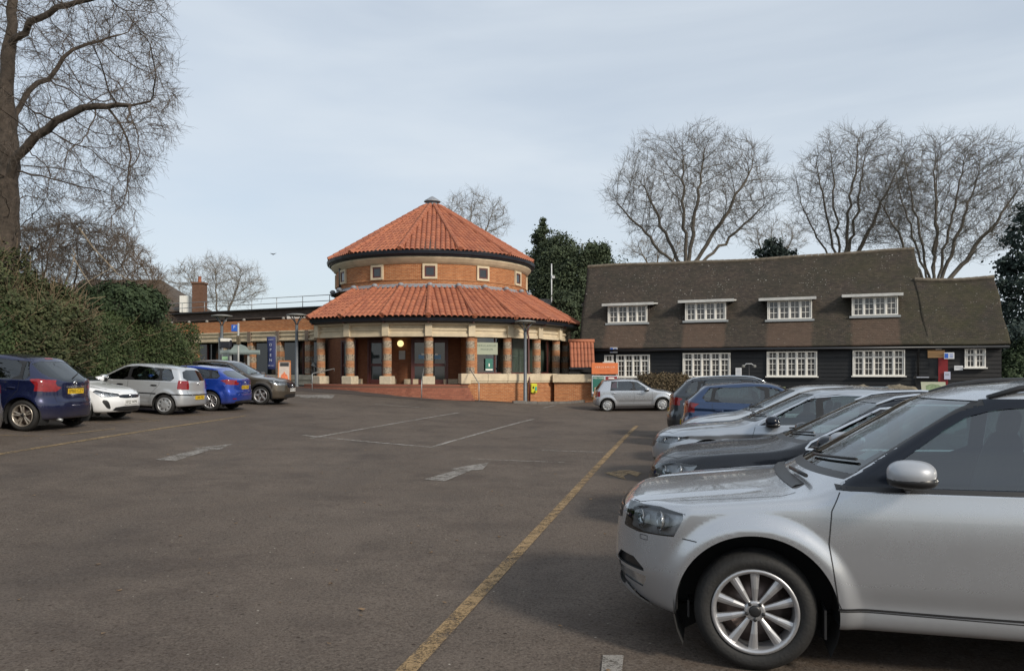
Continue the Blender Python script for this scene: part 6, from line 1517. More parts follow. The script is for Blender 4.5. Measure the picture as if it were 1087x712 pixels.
# clipped hedge behind the left row
HA, HB = Vector((-13.6, 11.0)), Vector((-13.1, 30.0)); hd_ = (HB-HA).normalized(); hn = Vector((hd_.y, -hd_.x))   # hn points to the car park
def hedge_pts(a, b, wid, ztop, n, gz=terr, amp=.16, topf=None):
    d_ = (b-a); L = d_.length; d_ = d_/L; nn = Vector((d_.y, -d_.x))
    def fn(rng):
        P_, Q_ = [], []
        for _ in range(n):
            s_ = rng.random()*L; u = rng.random(); zt = ztop(s_/L); c = a+d_*s_; z0 = gz(c.x, c.y)
            if u < .62: h = z0+rng.random()**.9*(zt-z0); o = wid/2+.14*(1-(h-z0)/(zt-z0)); nv = (nn.x, nn.y, .15)
            elif u < .92: h = zt; o = rng.uniform(-wid/2, wid/2); nv = (0, 0, 1)
            else: h = z0+rng.random()*(zt-z0); o = rng.uniform(-wid/2, wid/2); s_ = L if rng.random() < .8 else 0; nv = (d_.x, d_.y, .1); c = a+d_*s_
            k = min(1, (zt-h)/.35); o *= (.86+.14*k); l_ = amp*lump(s_, o, h); p = c+nn*(o+l_*(1 if u < .62 else 0)); P_.append((p.x, p.y, h+(l_ if u >= .62 else 0))); Q_.append(nv)
        return np.array(P_), np.array(Q_, float)
    return fn
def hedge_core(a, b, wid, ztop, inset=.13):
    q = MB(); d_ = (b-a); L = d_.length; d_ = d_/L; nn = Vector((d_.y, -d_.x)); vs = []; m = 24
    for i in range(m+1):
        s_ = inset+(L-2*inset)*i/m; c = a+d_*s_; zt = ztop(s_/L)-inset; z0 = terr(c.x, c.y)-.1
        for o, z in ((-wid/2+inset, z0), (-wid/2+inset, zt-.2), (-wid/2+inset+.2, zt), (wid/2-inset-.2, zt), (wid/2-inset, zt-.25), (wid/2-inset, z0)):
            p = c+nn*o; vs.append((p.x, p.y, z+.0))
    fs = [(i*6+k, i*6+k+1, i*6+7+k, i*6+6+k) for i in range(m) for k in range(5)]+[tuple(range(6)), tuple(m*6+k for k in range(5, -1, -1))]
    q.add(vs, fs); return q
zt_ = lambda u: 3.42+.08*math.sin(u*9)-1.3*(max(0, u-.86)/.14)**1.7
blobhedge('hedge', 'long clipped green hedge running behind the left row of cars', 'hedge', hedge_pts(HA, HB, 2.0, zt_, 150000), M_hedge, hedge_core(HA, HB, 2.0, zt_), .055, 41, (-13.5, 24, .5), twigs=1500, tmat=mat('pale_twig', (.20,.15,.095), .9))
def dome(c, s, n, zmin=None, amp=.12):
    def fn(rng):
        v = rng.normal(0, 1, (n, 3)); v /= np.linalg.norm(v, axis=1)[:,None]; v[:,2] = np.where(v[:,2] < -.5, -v[:,2], v[:,2])
        k = 1+amp*np.sin(v[:,0]*5+c[0])*np.cos(v[:,2]*6+v[:,1]*4)+amp*.6*np.sin(v[:,1]*11+v[:,0]*7)
        return np.array(c)+v*np.array(s)*k[:,None], v
    return fn
def domes(lst):
    def fn(rng):
        r_ = [dome(*l_)(rng) for l_ in lst]; P_ = np.concatenate([q[0] for q in r_]); Q_ = np.concatenate([q[1] for q in r_]); keep = np.ones(len(P_), bool)
        for l_ in lst: keep &= (((P_-np.array(l_[0]))/np.array(l_[1]))**2).sum(1) > .6
        return P_[keep], Q_[keep]
    return fn
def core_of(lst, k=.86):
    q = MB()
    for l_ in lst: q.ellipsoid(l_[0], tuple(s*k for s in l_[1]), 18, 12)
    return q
L1 = [(W(128,328,25.5),(1.1,1.0,.75),10000),(W(150,328,25.8),(.75,.8,.62),6000),(W(100,325,25.5),(.7,.8,.58),6000)]
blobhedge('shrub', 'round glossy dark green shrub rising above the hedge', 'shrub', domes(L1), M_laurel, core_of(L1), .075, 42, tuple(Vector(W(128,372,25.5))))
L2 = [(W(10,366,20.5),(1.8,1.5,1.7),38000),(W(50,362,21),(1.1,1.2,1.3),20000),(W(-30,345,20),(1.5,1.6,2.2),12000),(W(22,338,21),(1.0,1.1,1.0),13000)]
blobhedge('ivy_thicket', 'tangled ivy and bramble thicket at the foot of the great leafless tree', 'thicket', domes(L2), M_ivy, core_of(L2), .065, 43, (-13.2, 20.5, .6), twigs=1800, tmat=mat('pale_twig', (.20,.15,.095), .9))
# brown leafless brush mass above the hedge
g = np.random.default_rng(51)
def brush(g):
    px, py, dy = g.uniform(20, 180), g.uniform(225, 345), g.uniform(-2.2, 2.2)
    top = np.interp(px, [15,60,100,140,165,180], [238,222,228,242,272,300])
    if py < top+abs(dy)*6: return None
    return np.array(at(px, py, 30.0+dy))
A = crown_pts(g, 3000, brush); N_, par = [], []
for k, px in enumerate((55, 85, 110, 135, 150, 35)):
    b_ = np.array(at(px, 370, 30.0+(k % 3-1))); N_.append(tuple(b_)); par.append(-1); q = len(N_)-1
    for i in range(1, 7): N_.append(tuple(b_+np.array([.05*i*g.normal(), .05*g.normal()*i, .42*i]))); par.append(q); q = len(N_)-1
bare_tree('leafless_thicket', 'brown tangle of leafless brush above the hedge beside the great tree', tuple(at(95, 375, 30.0)), N_, par, A, .22, 3, .30, .06, .0075, mat('brown_twig', (.115,.082,.055), .95, var=.3), None, 52, (.03, 5, .42), (0,0,.02), 9000, up=.1, trunk_r=.03)
q = bpy.data.objects[-1] if False else None
for o in S.objects:
    if o.name.startswith('leafless_thicket') and not o.parent: o['category'] = 'thicket'
# pale broken branch in front of the brush and at the hedge
pb_ = MB(); pb_.tube([at(84,242,24.0), at(98,262,24), at(112,277,24), at(123,288,24.1)], [.03,.026,.02,.012], 6); pb_.tube([at(112,277,24), at(124,290,24.1), at(140,299,24.2)], [.016,.012,.006], 5)
pb_.tube([at(76,270,23.8), at(88,290,23.8), at(98,305,23.9)], [.022,.02,.01], 5); pb_.tube([at(70,318,23.8), at(95,298,23.9), at(122,282,24)], [.02,.016,.008], 5); pb_.tube([at(70,300,23.8), at(80,270,23.8), at(76,262,23.9)], [.018,.014,.007], 5)
o = pb_.build('broken_branch', mat('pale_dead_wood', (.30,.24,.17), .85, var=.3)); tag(o, 'pale dead broken branches hanging in front of the brown brush', 'branch')
# dead pale stems in the hedge by the post
rng = np.random.default_rng(61); ds = MB()
for k in range(150):
    px, py = rng.normal(52, 17), rng.uniform(325, 392); d0 = 16.9 if px < 80 else 17.5; a = Vector((at(px, py, 18.2))); a.x = -12.42+rng.normal(0, .12); a.y = a.x/((px-CX)/F); a.z = CH+(HY-py)*a.y/F
    v = Vector((rng.normal(.15, .4), rng.normal(-.2, .3), rng.normal(.35, .6))).normalized()*rng.uniform(.25, .9); ds.tube([a, a+v*.5+Vector(rng.normal(0, .05, 3)), a+v], [.010, .008, .004], 4, False)
o = ds.build('dead_bramble', mat('straw_stems', (.30,.23,.14), .9, var=.3)); tag(o, 'straw-coloured dead bramble stems against the hedge beside the grey post', 'bramble')
q = MB(); p = at(64, 336, 17.2); p.x = -12.30; p.y = p.x/((64-CX)/F); zt2 = CH+(HY-336)*p.y/F; q.box((p.x, p.y, (zt2+terr(p.x, p.y))/2), (.075, .075, zt2-terr(p.x, p.y)), 0, bev=.01); o = q.build('fence_post', M_galv); tag(o, 'slim grey metal post standing against the hedge above the cars', 'post')
# hedge in front of the boarded building, right-hand greenery
h1, h2 = Vector(at(680, 400, 39.5).to_2d()), Vector(at(729, 400, 38.3).to_2d()); zq = lambda u: 1.52
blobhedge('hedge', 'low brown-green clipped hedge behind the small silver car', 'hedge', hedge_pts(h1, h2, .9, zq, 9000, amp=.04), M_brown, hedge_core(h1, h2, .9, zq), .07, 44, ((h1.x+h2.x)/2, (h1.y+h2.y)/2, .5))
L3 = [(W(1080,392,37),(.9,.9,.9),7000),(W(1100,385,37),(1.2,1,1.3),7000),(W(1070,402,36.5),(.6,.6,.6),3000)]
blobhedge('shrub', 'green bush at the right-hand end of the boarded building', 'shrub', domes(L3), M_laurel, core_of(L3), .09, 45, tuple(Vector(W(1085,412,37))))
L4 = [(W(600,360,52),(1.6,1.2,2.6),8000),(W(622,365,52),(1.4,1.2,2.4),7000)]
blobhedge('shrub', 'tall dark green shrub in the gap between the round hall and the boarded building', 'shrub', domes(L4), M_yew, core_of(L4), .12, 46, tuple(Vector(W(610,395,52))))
# far belt of trees that closes the view beyond the buildings
rng = np.random.default_rng(77); V = []; n = 60000; x = rng.uniform(-75, 110, n); u = rng.random(n)**.8; top = 4.6+1.0*np.sin(x*.31)+.7*np.sin(x*.83+1)+.4*np.sin(x*2.1)
pts = np.stack([x, 88+rng.normal(0, 1.6, n)+2.5*(1-u), 1.2+u*(top-1.2)], 1); leafcards(V, None, pts, .55, rng); Vb = np.concatenate(V); o = link('distant_trees', np_mesh('distant_trees', Vb, np.arange(len(Vb)).reshape(-1, 4), M_yew)); tag(o, 'low dark belt of far trees beyond the buildings', 'woodland', None, 'stuff')
# ================================================================ STREET FURNITURE
def lamp(px, pb, pt, d, label, twin=False):
    p = at(px, pb, d); zt = at(px, pt, d).z; r_ = empty('lamp_post', (p.x, p.y, terr(p.x, p.y)), 0, label, 'lamp post', 'grey lamp posts with forked heads round the museum'); h = zt-terr(p.x, p.y)
    q = MB(); q.lathe([(.13, 0), (.13, .02), (.10, .05), (.095, 1.0), (.085, 1.02), (.08, h-.55)], 14); q.build('pole', M_greym, r_)
    q = MB()
    for k in range(4):
        a = math.pi/4+k*math.pi/2+.5; q.tube([(.0, 0, h-.62), (.13*math.cos(a), .13*math.sin(a), h-.36), (.40*math.cos(a), .40*math.sin(a), h-.06)], .03, 6)
    q.build('bracket', M_greym, r_)
    q = MB(); q.lathe([(0, h-.07), (.50, h-.07), (.56, h-.04), (.54, h+.0), (.3, h+.05), (0, h+.07)], 20); q.build('lamp_head', mat('lamp_head_grey', (.16,.16,.15), .6, var=.2), r_)
    q = MB(); q.lathe([(0, h-.13), (.12, h-.12), (.15, h-.07)], 14); q.build('lens', mat('milky_lens', (.45,.44,.40), .4), r_); return r_
lamp(557.5, 425, 341, 39.6, 'forked grey lamp post in front of the glazed side of the round hall')
lamp(315, 411, 334, 41.5, 'forked grey lamp post between the blue banner and the round hall')
lamp(235.5, 412, 335, 42.0, 'forked grey lamp post rising behind the bright blue hatchback')
def handrail(th, r0_, z0, r1_, z1, label):
    a, b = rp(th, r0_), rp(th, r1_); q = MB(); ga, gb = z0, terr(b.x, b.y)
    zt0, zt1 = z0+.80, max(gb+.85, z1); q.tube([(b.x, b.y, gb-.1), (b.x, b.y, zt1-.05), (b.x+(a.x-b.x)*.06, b.y+(a.y-b.y)*.06, zt1), (a.x, a.y, zt0), (a.x+.0, a.y+.02, zt0-.12)], .022, 8); o = q.build('handrail', M_galv); tag(o, label, 'handrail', 'steel handrails on the museum steps')
handrail(-32.5, 8.9, 1.09, 10.5, 1.5, 'slim steel handrail at the left end of the museum steps')
handrail(-1.5, 8.9, 1.09, 10.4, 1.3, 'slim steel handrail in the middle of the museum steps')
handrail(13.5, 8.8, 1.09, 10.5, 1.2, 'slim steel handrail at the right end of the museum steps')
# low rail and defibrillator on the brick wall at the right
q = MB(); a, b = at(600.5, 411, 43.6), at(623.5, 412, 42.6); 
for p in (a, b): q.tube([(p.x, p.y, -.1), (p.x, p.y, p.z)], .022, 6)
q.tube([a, b, Vector((b.x+.6, b.y+.3, b.z))], .022, 6); o = q.build('barrier_rail', M_galv); tag(o, 'low steel guard rail before the brick wall under the orange sign', 'rail')
th = 39; p = rp(th, 8.66); q = MB(); q.box((0,0,0), (.44, .18, .50), 0, bev=.04); o = q.build('defibrillator_cabinet', mat('acid_yellow', (.52,.50,.03), .45)); o.location = (p.x, p.y, CH+(HY-412)*p.y/F); o.rotation_euler.z = R(th)+RZ; tag(o, 'yellow defibrillator cabinet on the brick wall below the glazed side', 'defibrillator')
q = MB(); q.box((.09, -.1, -.02), (.14, .02, .20), 0, bev=.01); q.build('green_panel', mat('green_label', (.03,.30,.22), .5), o); q = MB(); q.box((-.10, -.1, .04), (.10, .02, .12), 0, bev=.01); q.box((0, -.1, -.17), (.12, .02, .05), 0); q.build('dial', M_trim, o)
# orange sign board with two posters
def frame_local(px0, px1, py, d): a, b = at(px0, py, d), at(px1, py, d); return (a+b)/2, (b-a).length
c, w_ = frame_local(628, 656, 391, 41.2); k_ = 41.2/F
sgn = empty('information_board', (c.x, c.y, terr(c.x, c.y)), 0, 'orange sign board over two framed posters behind the small silver car', 'sign'); zz = lambda py: CH+(HY-py)*k_-terr(c.x, c.y)
q = MB(); q.box((0, 0, (zz(385)+zz(397))/2), (w_, .06, zz(385)-zz(397)), 0, bev=.012); bdq = q.build('sign_panel', mat('orange_panel', (.62,.17,.055), .5, var=.08), sgn)
text('lettering', 'VERULAMIUM', .125, mat('cream_lettering', (.72,.60,.48), .5), bdq, Matrix.Translation((0, -.035, zz(389.7))) @ FACE, spacing=1.5)
text('lettering', 'MUSEUM & PARK', .05, mat('dark_red_lettering', (.25,.05,.02), .5), bdq, Matrix.Translation((0, -.035, zz(393.4))) @ FACE, spacing=1.6)
q = MB(); q.box((-w_/2+.04, .05, zz(405)/2+.4), (.07, .07, zz(398)), 0); q.box((w_/2-.04, .05, zz(405)/2+.4), (.07, .07, zz(398)), 0); q.build('post', M_greym, sgn)
for x0, wd, col, nm in ((-w_/2+.36, .70, (.02,.13,.09), 'green'), (w_/2-.36, .70, (.22,.02,.03), 'red')):
    q = MB(); q.box((x0, -.02, (zz(398.5)+zz(418))/2), (wd, .05, zz(398.5)-zz(418)), 0, bev=.008); fr_ = q.build('poster_frame', mat('pale_frame', (.50,.52,.54), .5), sgn)
    q = MB(); q.box((x0, -.05, (zz(399.5)+zz(415.5))/2), (wd-.09, .01, zz(399.5)-zz(415.5))); q.build('poster', mat(nm+'_poster', col, .4, var=.5, vs=4), fr_)
    if nm == 'green':
        text('lettering', 'WELCOME', .12, M_white, fr_, Matrix.Translation((x0, -.058, zz(401.2))) @ FACE); q = MB(); q.ellipsoid((x0+.16, -.055, zz(408)), (.06, .006, .15), 10, 8); q.ellipsoid((x0-.1, -.055, zz(412)), (.14, .006, .05), 10, 8); q.build('picture', mat('poster_figure', (.60,.38,.20), .6, var=.5, vs=9), fr_)
    else: q = MB(); q.box((x0, -.06, zz(401.2)), (.30, .006, .07)); q.build('poster_band', M_white, fr_)
# parking and information signs on the barn
def onbarn(px, py, w_, h_, m, name, label, cat, y=-.10, out=0):
    q = MB(); q.box((0,0,0), (w_, .025, h_), 0, bev=.006); o = q.build(name, m); s = bx(px, y); p = BO+bd*s+bn*y; o.location = (p.x, p.y, bz(px, py, y)); o.rotation_euler.z = BRZ; return tag(o, label, cat)
M_sgnw = mat('white_sign', (.66,.67,.68), .5, var=.05); M_sgnb = mat('blue_sign', (.03,.12,.50), .45)
for (px, py, lab) in ((651.5, 371.5, 'small white and blue sign above the left-hand window of the boarded building'), (1007.5, 377.5, 'small white and blue sign beside the orange panel over the red door')):
    o = onbarn(px, py, .42, .30, M_sgnw, 'wall_sign', lab, 'sign', -.32); q = MB(); q.box((-.11, -.016, 0), (.15, .008, .22)); q.build('blue_panel', M_sgnb, o); q = MB()
    for k in range(3): q.box((.09, -.016, .07-.07*k), (.14, .006, .025))
    q.build('text_lines', M_sgnb, o); q = MB(); q.box((0, .14, 0), (.04, .26, .04)); q.build('bracket', M_black, o)
o = onbarn(784, 394.7, .30, .42, M_sgnw, 'notice_board', 'white paper notice on the black boards between two ground-floor windows', 'notice'); q = MB()
for k in range(5): q.box((0, -.015, .13-.065*k), (.20, .005, .018))
q.build('text_lines', mat('grey_print', (.35,.37,.42), .6), o)
o = onbarn(1017.5, 390.5, .36, .22, M_sgnw, 'nameplate', 'small cream plate left of the two-light window', 'sign'); q = MB(); q.box((0, -.015, .02), (.24, .005, .03)); q.build('text_lines', mat('grey_print', (.35,.37,.42), .6), o)
o = onbarn(1005.5, 398.5, .26, .36, mat('pale_blue_paper', (.50,.52,.66), .6), 'notice', 'pale sheet of paper pinned beside the red door', 'notice', -.13); q = MB(); q.box((0, -.015, .05), (.16, .005, .10)); q.build('print', mat('grey_print', (.35,.37,.42), .6), o)
# black double lantern post before the barn
p = at(795, 414, 34.5); r_ = empty('twin_lantern_post', (p.x, p.y, terr(p.x, p.y)), 0, 'thin black post with a pair of grey lamp heads before the boarded building', 'lamp post'); h = at(0, 387.5, 34.5).z-terr(p.x, p.y)
q = MB(); q.tube([(0,0,0), (0,0,h)], .03, 8); q.build('pole', M_black, r_); q = MB(); q.tube([(-.26,0,h-.08), (-.12,0,h+.06), (.12,0,h+.06), (.26,0,h-.08)], .025, 8); q.build('arm', mat('pale_arm', (.30,.31,.32), .5), r_)
for s_ in (-1, 1): q = MB(); q.box((s_*.25, 0, h-.05), (.13, .12, .13), 0, bev=.03); q.build('lamp_head', mat('lamp_head_grey', (.16,.16,.15), .6), r_)
# picnic table tops glimpsed over the cars
for i, (px0, px1, lab) in enumerate(((819, 832, 'left-hand one of two pale green table tops showing above the car roofs'), (846, 857, 'right-hand one of two pale green table tops showing above the car roofs'))):
    c, w_ = frame_local(px0, px1, 412, 35.5); r_ = empty('picnic_table', (c.x, c.y, terr(c.x, c.y)), BRZ, lab, 'table', 'green tables before the boarded building'); zt = .74 if i < 2 else .74; zt = CH+(HY-411.0)*35.5/F-terr(c.x, c.y)
    q = MB()
    for k in range(5): q.box((0, -.3+.15*k, zt), (w_*1.15, .13, .035), 0)
    q.build('table_top', mat('mossy_green_wood', (.18,.22,.10), .8, var=.3), r_)
    for s_ in (-1, 1): q = MB(); q.tube([(s_*w_*.4, -.3, 0), (s_*w_*.4, 0, zt-.03)], .03, 6); q.tube([(s_*w_*.4, .3, 0), (s_*w_*.4, 0, zt-.03)], .03, 6); q.build('leg', M_bark, r_)
# planters / rocks at barn foot, bin, map board
M_rock = mat('mossy_rock', (.13,.11,.08), .9, col2=(.20,.17,.12), vs=4, bump=.6, bs=8)
for i, (px, py, s_) in enumerate(((897,411.5,.30),(906,411.0,.34),(914,410.3,.36),(921,411.2,.25),(946,411.0,.36),(952,410.2,.38),(958,411.0,.34),(966,412.0,.33))):
    p = at(px, py, 35.4-i*.12); q = MB(); q.ellipsoid((0,0,0), (s_*1.0, s_*.8, s_*.62), 14, 9); rr_ = random.Random(i); q.v = [tuple(c*(1+.14*math.sin(v[0]*17+i*3)*math.cos(v[1]*13+v[2]*19+i)) for c in v) for v in q.v]; o = q.build('boulder', M_rock); o.location = (p.x, p.y, p.z-s_*.35)
    g0 = terr(p.x, p.y); tag(o, ('leftmost mossy boulder, well left of the dark bin','second mossy boulder from the left, left of the dark bin','large mossy boulder third from the left, left of the dark bin','small mossy boulder touching the left side of the dark bin','mossy boulder just right of the dark bin','largest mossy boulder right of the dark bin','mossy boulder second from the right in the heap','rightmost mossy boulder, nearest the black downpipe')[i], 'boulder', 'boulders at the foot of the boarded building')
q = MB(); b0 = []; c1 = at(885, 420, 35.8); c2_ = at(972, 420, 34.6); 
d_ = (c2_-c1); q.box(((c1.x+c2_.x)/2, (c1.y+c2_.y)/2+.1, .72), (d_.to_2d().length, 1.1, .55), math.atan2(d_.y, d_.x), bev=.08); o = q.build('stone_bank', M_rock); tag(o, 'low rubble bank carrying the boulders in front of the boarded wall', 'wall')
c, w_ = frame_local(921.5, 941.5, 413, 34.3); r_ = empty('litter_bin', (c.x, c.y, terr(c.x, c.y)), BRZ, 'dark box bin with flat lid standing among the boulders', 'bin'); h = CH+(HY-411)*34.3/F-terr(c.x, c.y)
q = MB(); q.box((0,0,h/2-.03), (w_*.92, .5, h-.06), 0, bev=.03); q.build('box', mat('navy_box', (.015,.02,.035), .5), r_); q = MB(); q.box((0,0,h), (w_, .56, .06), 0, bev=.015); q.build('lid', mat('grey_lid', (.16,.19,.22), .5), r_)
q = MB(); q.box((-.16, -.255, h-.2), (.17, .01, .16)); q.build('label', mat('tan_label', (.36,.27,.15), .6), r_)
p = at(991, 411.5, 33.6); r_ = empty('map_board', (p.x, p.y, terr(p.x, p.y)), BRZ, 'tilted visitor map board with pale green map, before the red door', 'sign'); h = p.z-terr(p.x, p.y)
Mt = Matrix.Rotation(R(-40), 4, 'X'); Mt = Matrix.Rotation(R(50), 4, 'X')
q = MB(); q.box((0,0,h), (.95, .04+.0, .62), 0, M=Matrix.Rotation(R(-38), 4, 'X')); pn = q.build('panel', mat('cream_map_panel', (.33,.34,.24), .5), r_)
q = MB(); Mq = Matrix.Translation((0,0,h)) @ Matrix.Rotation(R(-38), 4, 'X'); q.add([Mq @ Vector((x, -.0225, z)) for x, z in ((-.3,-.12),(-.1,-.2),(.2,-.16),(.34,.02),(.2,.16),(-.06,.2),(-.3,.1))], [tuple(range(7))]); q.build('map_print', mat('map_green', (.16,.21,.11), .6, var=.4, vs=9), pn)
q = MB()
for s_ in (-1, 1): q.tube([(s_*.35, .1, 0), (s_*.35, .05, h)], .03, 6)
q.build('post', M_black, r_)
p = at(983, 401, 35.0); q = MB(); q.box((0,0,0), (.95, .35, .10)); q.box((0, .1, -.45), (.8, .1, .8)); o = q.build('black_desk', M_black); o.location = (p.x+.0, p.y, p.z+.03); o.rotation_euler.z = BRZ; tag(o, 'black shelf with pale print standing just left of the doorway', 'stand'); q = MB(); q.box((-.15, -.18, .0), (.5, .01, .05)); q.build('print', mat('grey_print', (.35,.37,.42), .6), o)
# blue banner, A-board, signs by the wing
p = at(288, 400, 42.0); g0 = terr(p.x, p.y); k_ = 42.0/F; r_ = empty('flag_banner', (p.x, p.y, g0), R(-8), 'tall dark blue banner reading OPEN downwards, beside the orange framed board', 'banner')
z1, z0 = CH+(HY-357.5)*k_-g0, CH+(HY-392)*k_-g0; q = MB()
n_ = 10; vs = []
for i in range(n_+1):
    t_ = i/n_; z = z0+(z1-z0)*t_; w0 = .22+.02*t_
    for s_, yy in ((-1, 0), (-.3, -.04), (.35, -.015), (1, .03)): vs.append((s_*w0+.03*math.sin(t_*4), yy+.015*math.sin(t_*7+s_), z))
q.add(vs, [(i*4+j, i*4+j+1, i*4+5+j, i*4+4+j) for i in range(n_) for j in range(3)], True); bo = q.build('banner_cloth', mat('navy_banner', (.022,.032,.12), .7, var=.15), r_); md = bo.modifiers.new('s', 'SOLIDIFY'); md.thickness = .006
ml = mat('pale_print', (.55,.58,.66), .6)
for ch_, py in zip('OPEN', (366, 371.3, 377, 382.3)): text('lettering', ch_, .20, ml, bo, Matrix.Translation((-.01, -.065, CH+(HY-py)*k_-g0)) @ FACE)
text('lettering', 'MUSEUM', .07, ml, bo, Matrix.Translation((.0, -.065, CH+(HY-360.5)*k_-g0)) @ FACE); text('lettering', 'EVERY DAY', .06, ml, bo, Matrix.Translation((.0, -.065, CH+(HY-388)*k_-g0)) @ FACE)
q = MB(); q.tube([(.26, .03, 0), (.26, .03, z1+.05)], .016, 8); q.tube([(.26, .03, z1+.04), (-.22, .0, z1+.02)], .01, 6); q.build('pole', M_galv, r_); q = MB(); q.lathe([(0,0), (.28,0), (.26,.06), (0,.08)], 16); q.build('base', M_black, r_)
p = at(302, 402.8, 40.5); g0 = terr(p.x, p.y); h = CH+(HY-382)*40.5/F-g0; r_ = empty('pavement_board', (p.x, p.y, g0), R(12), 'orange framed A-board with a figure on its poster, beside the blue banner', 'sign'); M_or = mat('orange_wood_frame', (.42,.16,.06), .6)
for s_ in (-1, 1):
    Mq = Matrix.Translation((0, s_*.17, h/2)) @ Matrix.Rotation(R(s_*16), 4, 'X'); q = MB()
    for x in (-.29, .29): q.box(Mq @ Vector((x, 0, 0)), (.06, .035, h), M=Mq.to_3x3().to_4x4())
    for z in (-h/2+.12, h/2-.03): q.box(Mq @ Vector((0, 0, z)), (.52, .034, .06), M=Mq.to_3x3().to_4x4())
    f_ = q.build('board_frame', M_or, r_); q = MB(); q.box(Mq @ Vector((0, 0, .05)), (.52, .012, h-.18), M=Mq.to_3x3().to_4x4()); po = q.build('poster', mat('pale_poster', (.42,.36,.32), .6, var=.2), f_)
    if s_ < 0:
        q = MB(); q.add([Mq @ Vector((x, -.009, z)) for x, z in ((-.2,-.33),(-.14,-.05),(-.05,.02),(.0,.12),(.06,.0),(.16,-.08),(.22,-.33))], [tuple(range(7))]); q.build('picture', mat('orange_print', (.55,.14,.05), .6, var=.4, vs=12), po); q = MB(); q.box(Mq @ Vector((0, -.012, h/2-.22)), (.44, .006, .2), M=Mq.to_3x3().to_4x4()); q.build('heading', M_trim, po)
# blue P sign on pole, ticket machine shelter, grey direction board
p = at(253, 405, 36.5); g0 = terr(p.x, p.y); k_ = 36.5/F; Z = lambda py: CH+(HY-py)*k_-g0
r_ = empty('parking_sign', (p.x, p.y, g0), 0, 'blue square sign on a pale pole above the bronze-brown car', 'sign'); q = MB(); q.tube([(0,0,0), (0,0,Z(343))], .045, 8); q.build('pole', mat('pale_pole', (.34,.35,.34), .5), r_); q = MB(); q.box((-.17, -.05, Z(348.3)), (.28, .03, .32), 0, bev=.01); b_ = q.build('sign_plate', M_sgnb, r_)
text('lettering', 'P', .2, ml, b_, Matrix.Translation((-.17, -.068, Z(347.5))) @ FACE)
q = MB(); q.box((.03, -.07, Z(361)), (.18, .1, .42), 0, bev=.03); q.build('control_box', mat('olive_box', (.10,.08,.05), .6, var=.4, vs=8), r_)
p = at(251, 405, 37.5); g0 = terr(p.x, p.y); k_ = 37.5/F; Z = lambda py: CH+(HY-py)*k_-g0; Xp = lambda px: (px-251)*k_
r_ = empty('direction_board', (p.x, p.y, g0), 0, 'long pale grey board with rounded hump on posts behind the parked cars', 'sign'); q = MB(); hump = [(Xp(234), Z(372)), (Xp(234), Z(376)), (Xp(276), Z(376)), (Xp(276), Z(371.5)), (Xp(264), Z(371.5)), (Xp(261), Z(367.5)), (Xp(255), Z(365.3)), (Xp(249), Z(366.5)), (Xp(245), Z(371))]
q.prism(hump, .05, Matrix.Translation((0, .02, 0)) @ FACE); q.box((Xp(255), -.05, Z(373.4)), (Xp(276)-Xp(234), .05, .14), 0, bev=.01); q.build('board', mat('sage_grey_board', (.24,.29,.28), .5, var=.1), r_)
q = MB()
for px in (244, 263): q.box((Xp(px), .1, Z(385)*.5+.15), (.09, .07, Z(370)), 0, bev=.01)
q.build('post', mat('pale_pole', (.34,.35,.34), .5), r_)
p = at(240, 405, 38.5); g0 = terr(p.x, p.y); k_ = 38.5/F; Z = lambda py: CH+(HY-py)*k_-g0; Xp = lambda px: (px-240)*k_
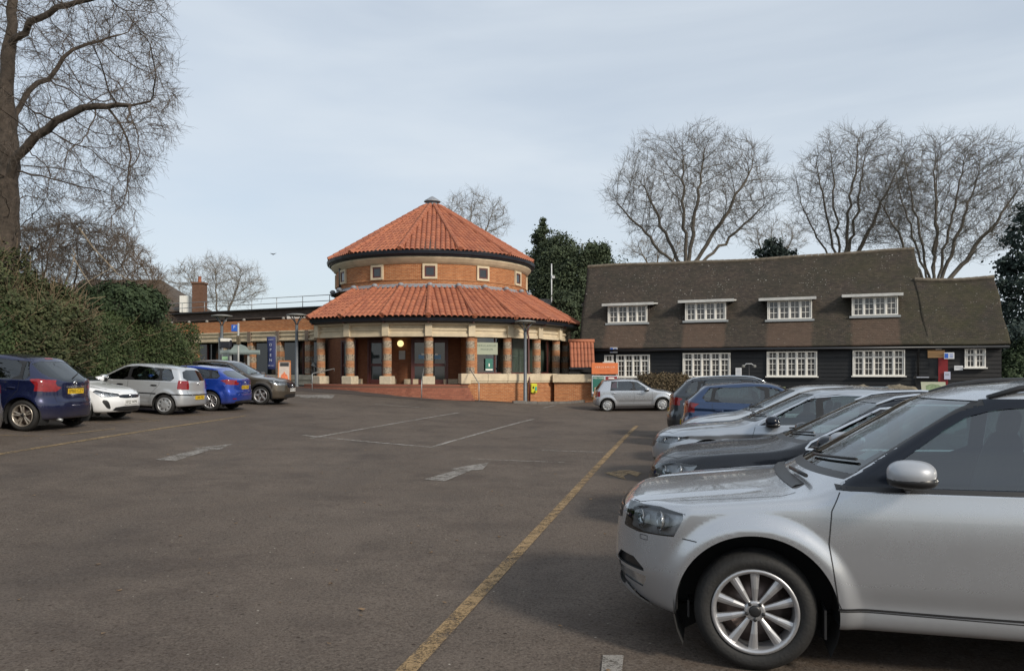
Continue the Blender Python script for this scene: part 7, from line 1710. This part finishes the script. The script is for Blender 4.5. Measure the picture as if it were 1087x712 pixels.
r_ = empty('ticket_machine', (p.x, p.y, g0), 0, 'dark parking ticket machine with white header under the grey posts', 'ticket machine'); q = MB(); q.box((0, 0, Z(365)), (.50, .3, .40), 0, bev=.03); q.build('cabinet', mat('dark_cabinet', (.02,.022,.03), .4), r_); q = MB(); q.box((0, -.02, Z(361)), (.46, .32, .16), 0, bev=.02); q.build('header', M_white, r_); q = MB(); q.box((0, 0, Z(374)/2), (.30, .25, Z(370)), 0, bev=.02); q.build('pedestal', M_greym, r_)
q = MB(); q.box((Xp(240), -.16, Z(380.5)), (.28, .02, .2)); q.build('green_label', mat('pale_green_label', (.30,.50,.30), .5), r_); q = MB(); q.box((Xp(233.5), 0, Z(358)/2), (.12, .12, Z(358)), 0, bev=.01); q.build('side_post', M_greym, r_)
# lectern style panel beside the flint columns
p = at(334, 405, 41.0); g0 = terr(p.x, p.y); h = CH+(HY-383)*41/F-g0; r_ = empty('interpretation_panel', (p.x, p.y, g0), 0, 'black slanted reading panel on two legs beside the leftmost flint column', 'sign'); q = MB()
q.box((-.12, 0, h/2+.1), (.08, .06, h+.2)); q.box((.06, 0, h/2-.1), (.08, .06, h-.15)); q.build('leg', M_black, r_); q = MB(); q.box((.12, -.1, h-.25), (.50, .05, .30), M=Matrix.Rotation(R(20), 4, 'Y') @ Matrix.Rotation(R(-50), 4, 'X')); q.build('panel', mat('grey_panel', (.035,.04,.045), .6), r_)
# antenna mast behind the lean-to
q = MB(); a = at(585.5, 345, 58); b = at(585.5, 280, 58); q.tube([a, b], .05, 6); q.box((b.x+.12, b.y, at(0,294,58).z), (.25, .2, .25), 0, bev=.03); o = q.build('aerial_mast', mat('pale_mast', (.55,.56,.56), .5)); tag(o, 'thin white mast with a small box, in front of the dark evergreens', 'mast')
# a bird in the sky
q = MB(); p = at(290, 270, 60); q.add([(-.28,0,.10), (-.12,.04,.03), (0,.12,0), (.12,.04,.03), (.28,0,.10), (.1,-.08,.0), (0,-.16,.0), (-.1,-.08,0), (0,0,.05), (0,0,-.05)], [(0,1,8),(1,2,8),(2,3,8),(3,4,8),(4,5,8),(5,6,8),(6,7,8),(7,0,8),(1,0,9),(2,1,9),(3,2,9),(4,3,9),(5,4,9),(6,5,9),(7,6,9),(0,7,9)]); o = q.build('bird', M_black); o.location = p; tag(o, 'tiny dark bird flying above the flat roofed wing', 'bird')
# person standing by the right-hand window corner: left out, none is visible
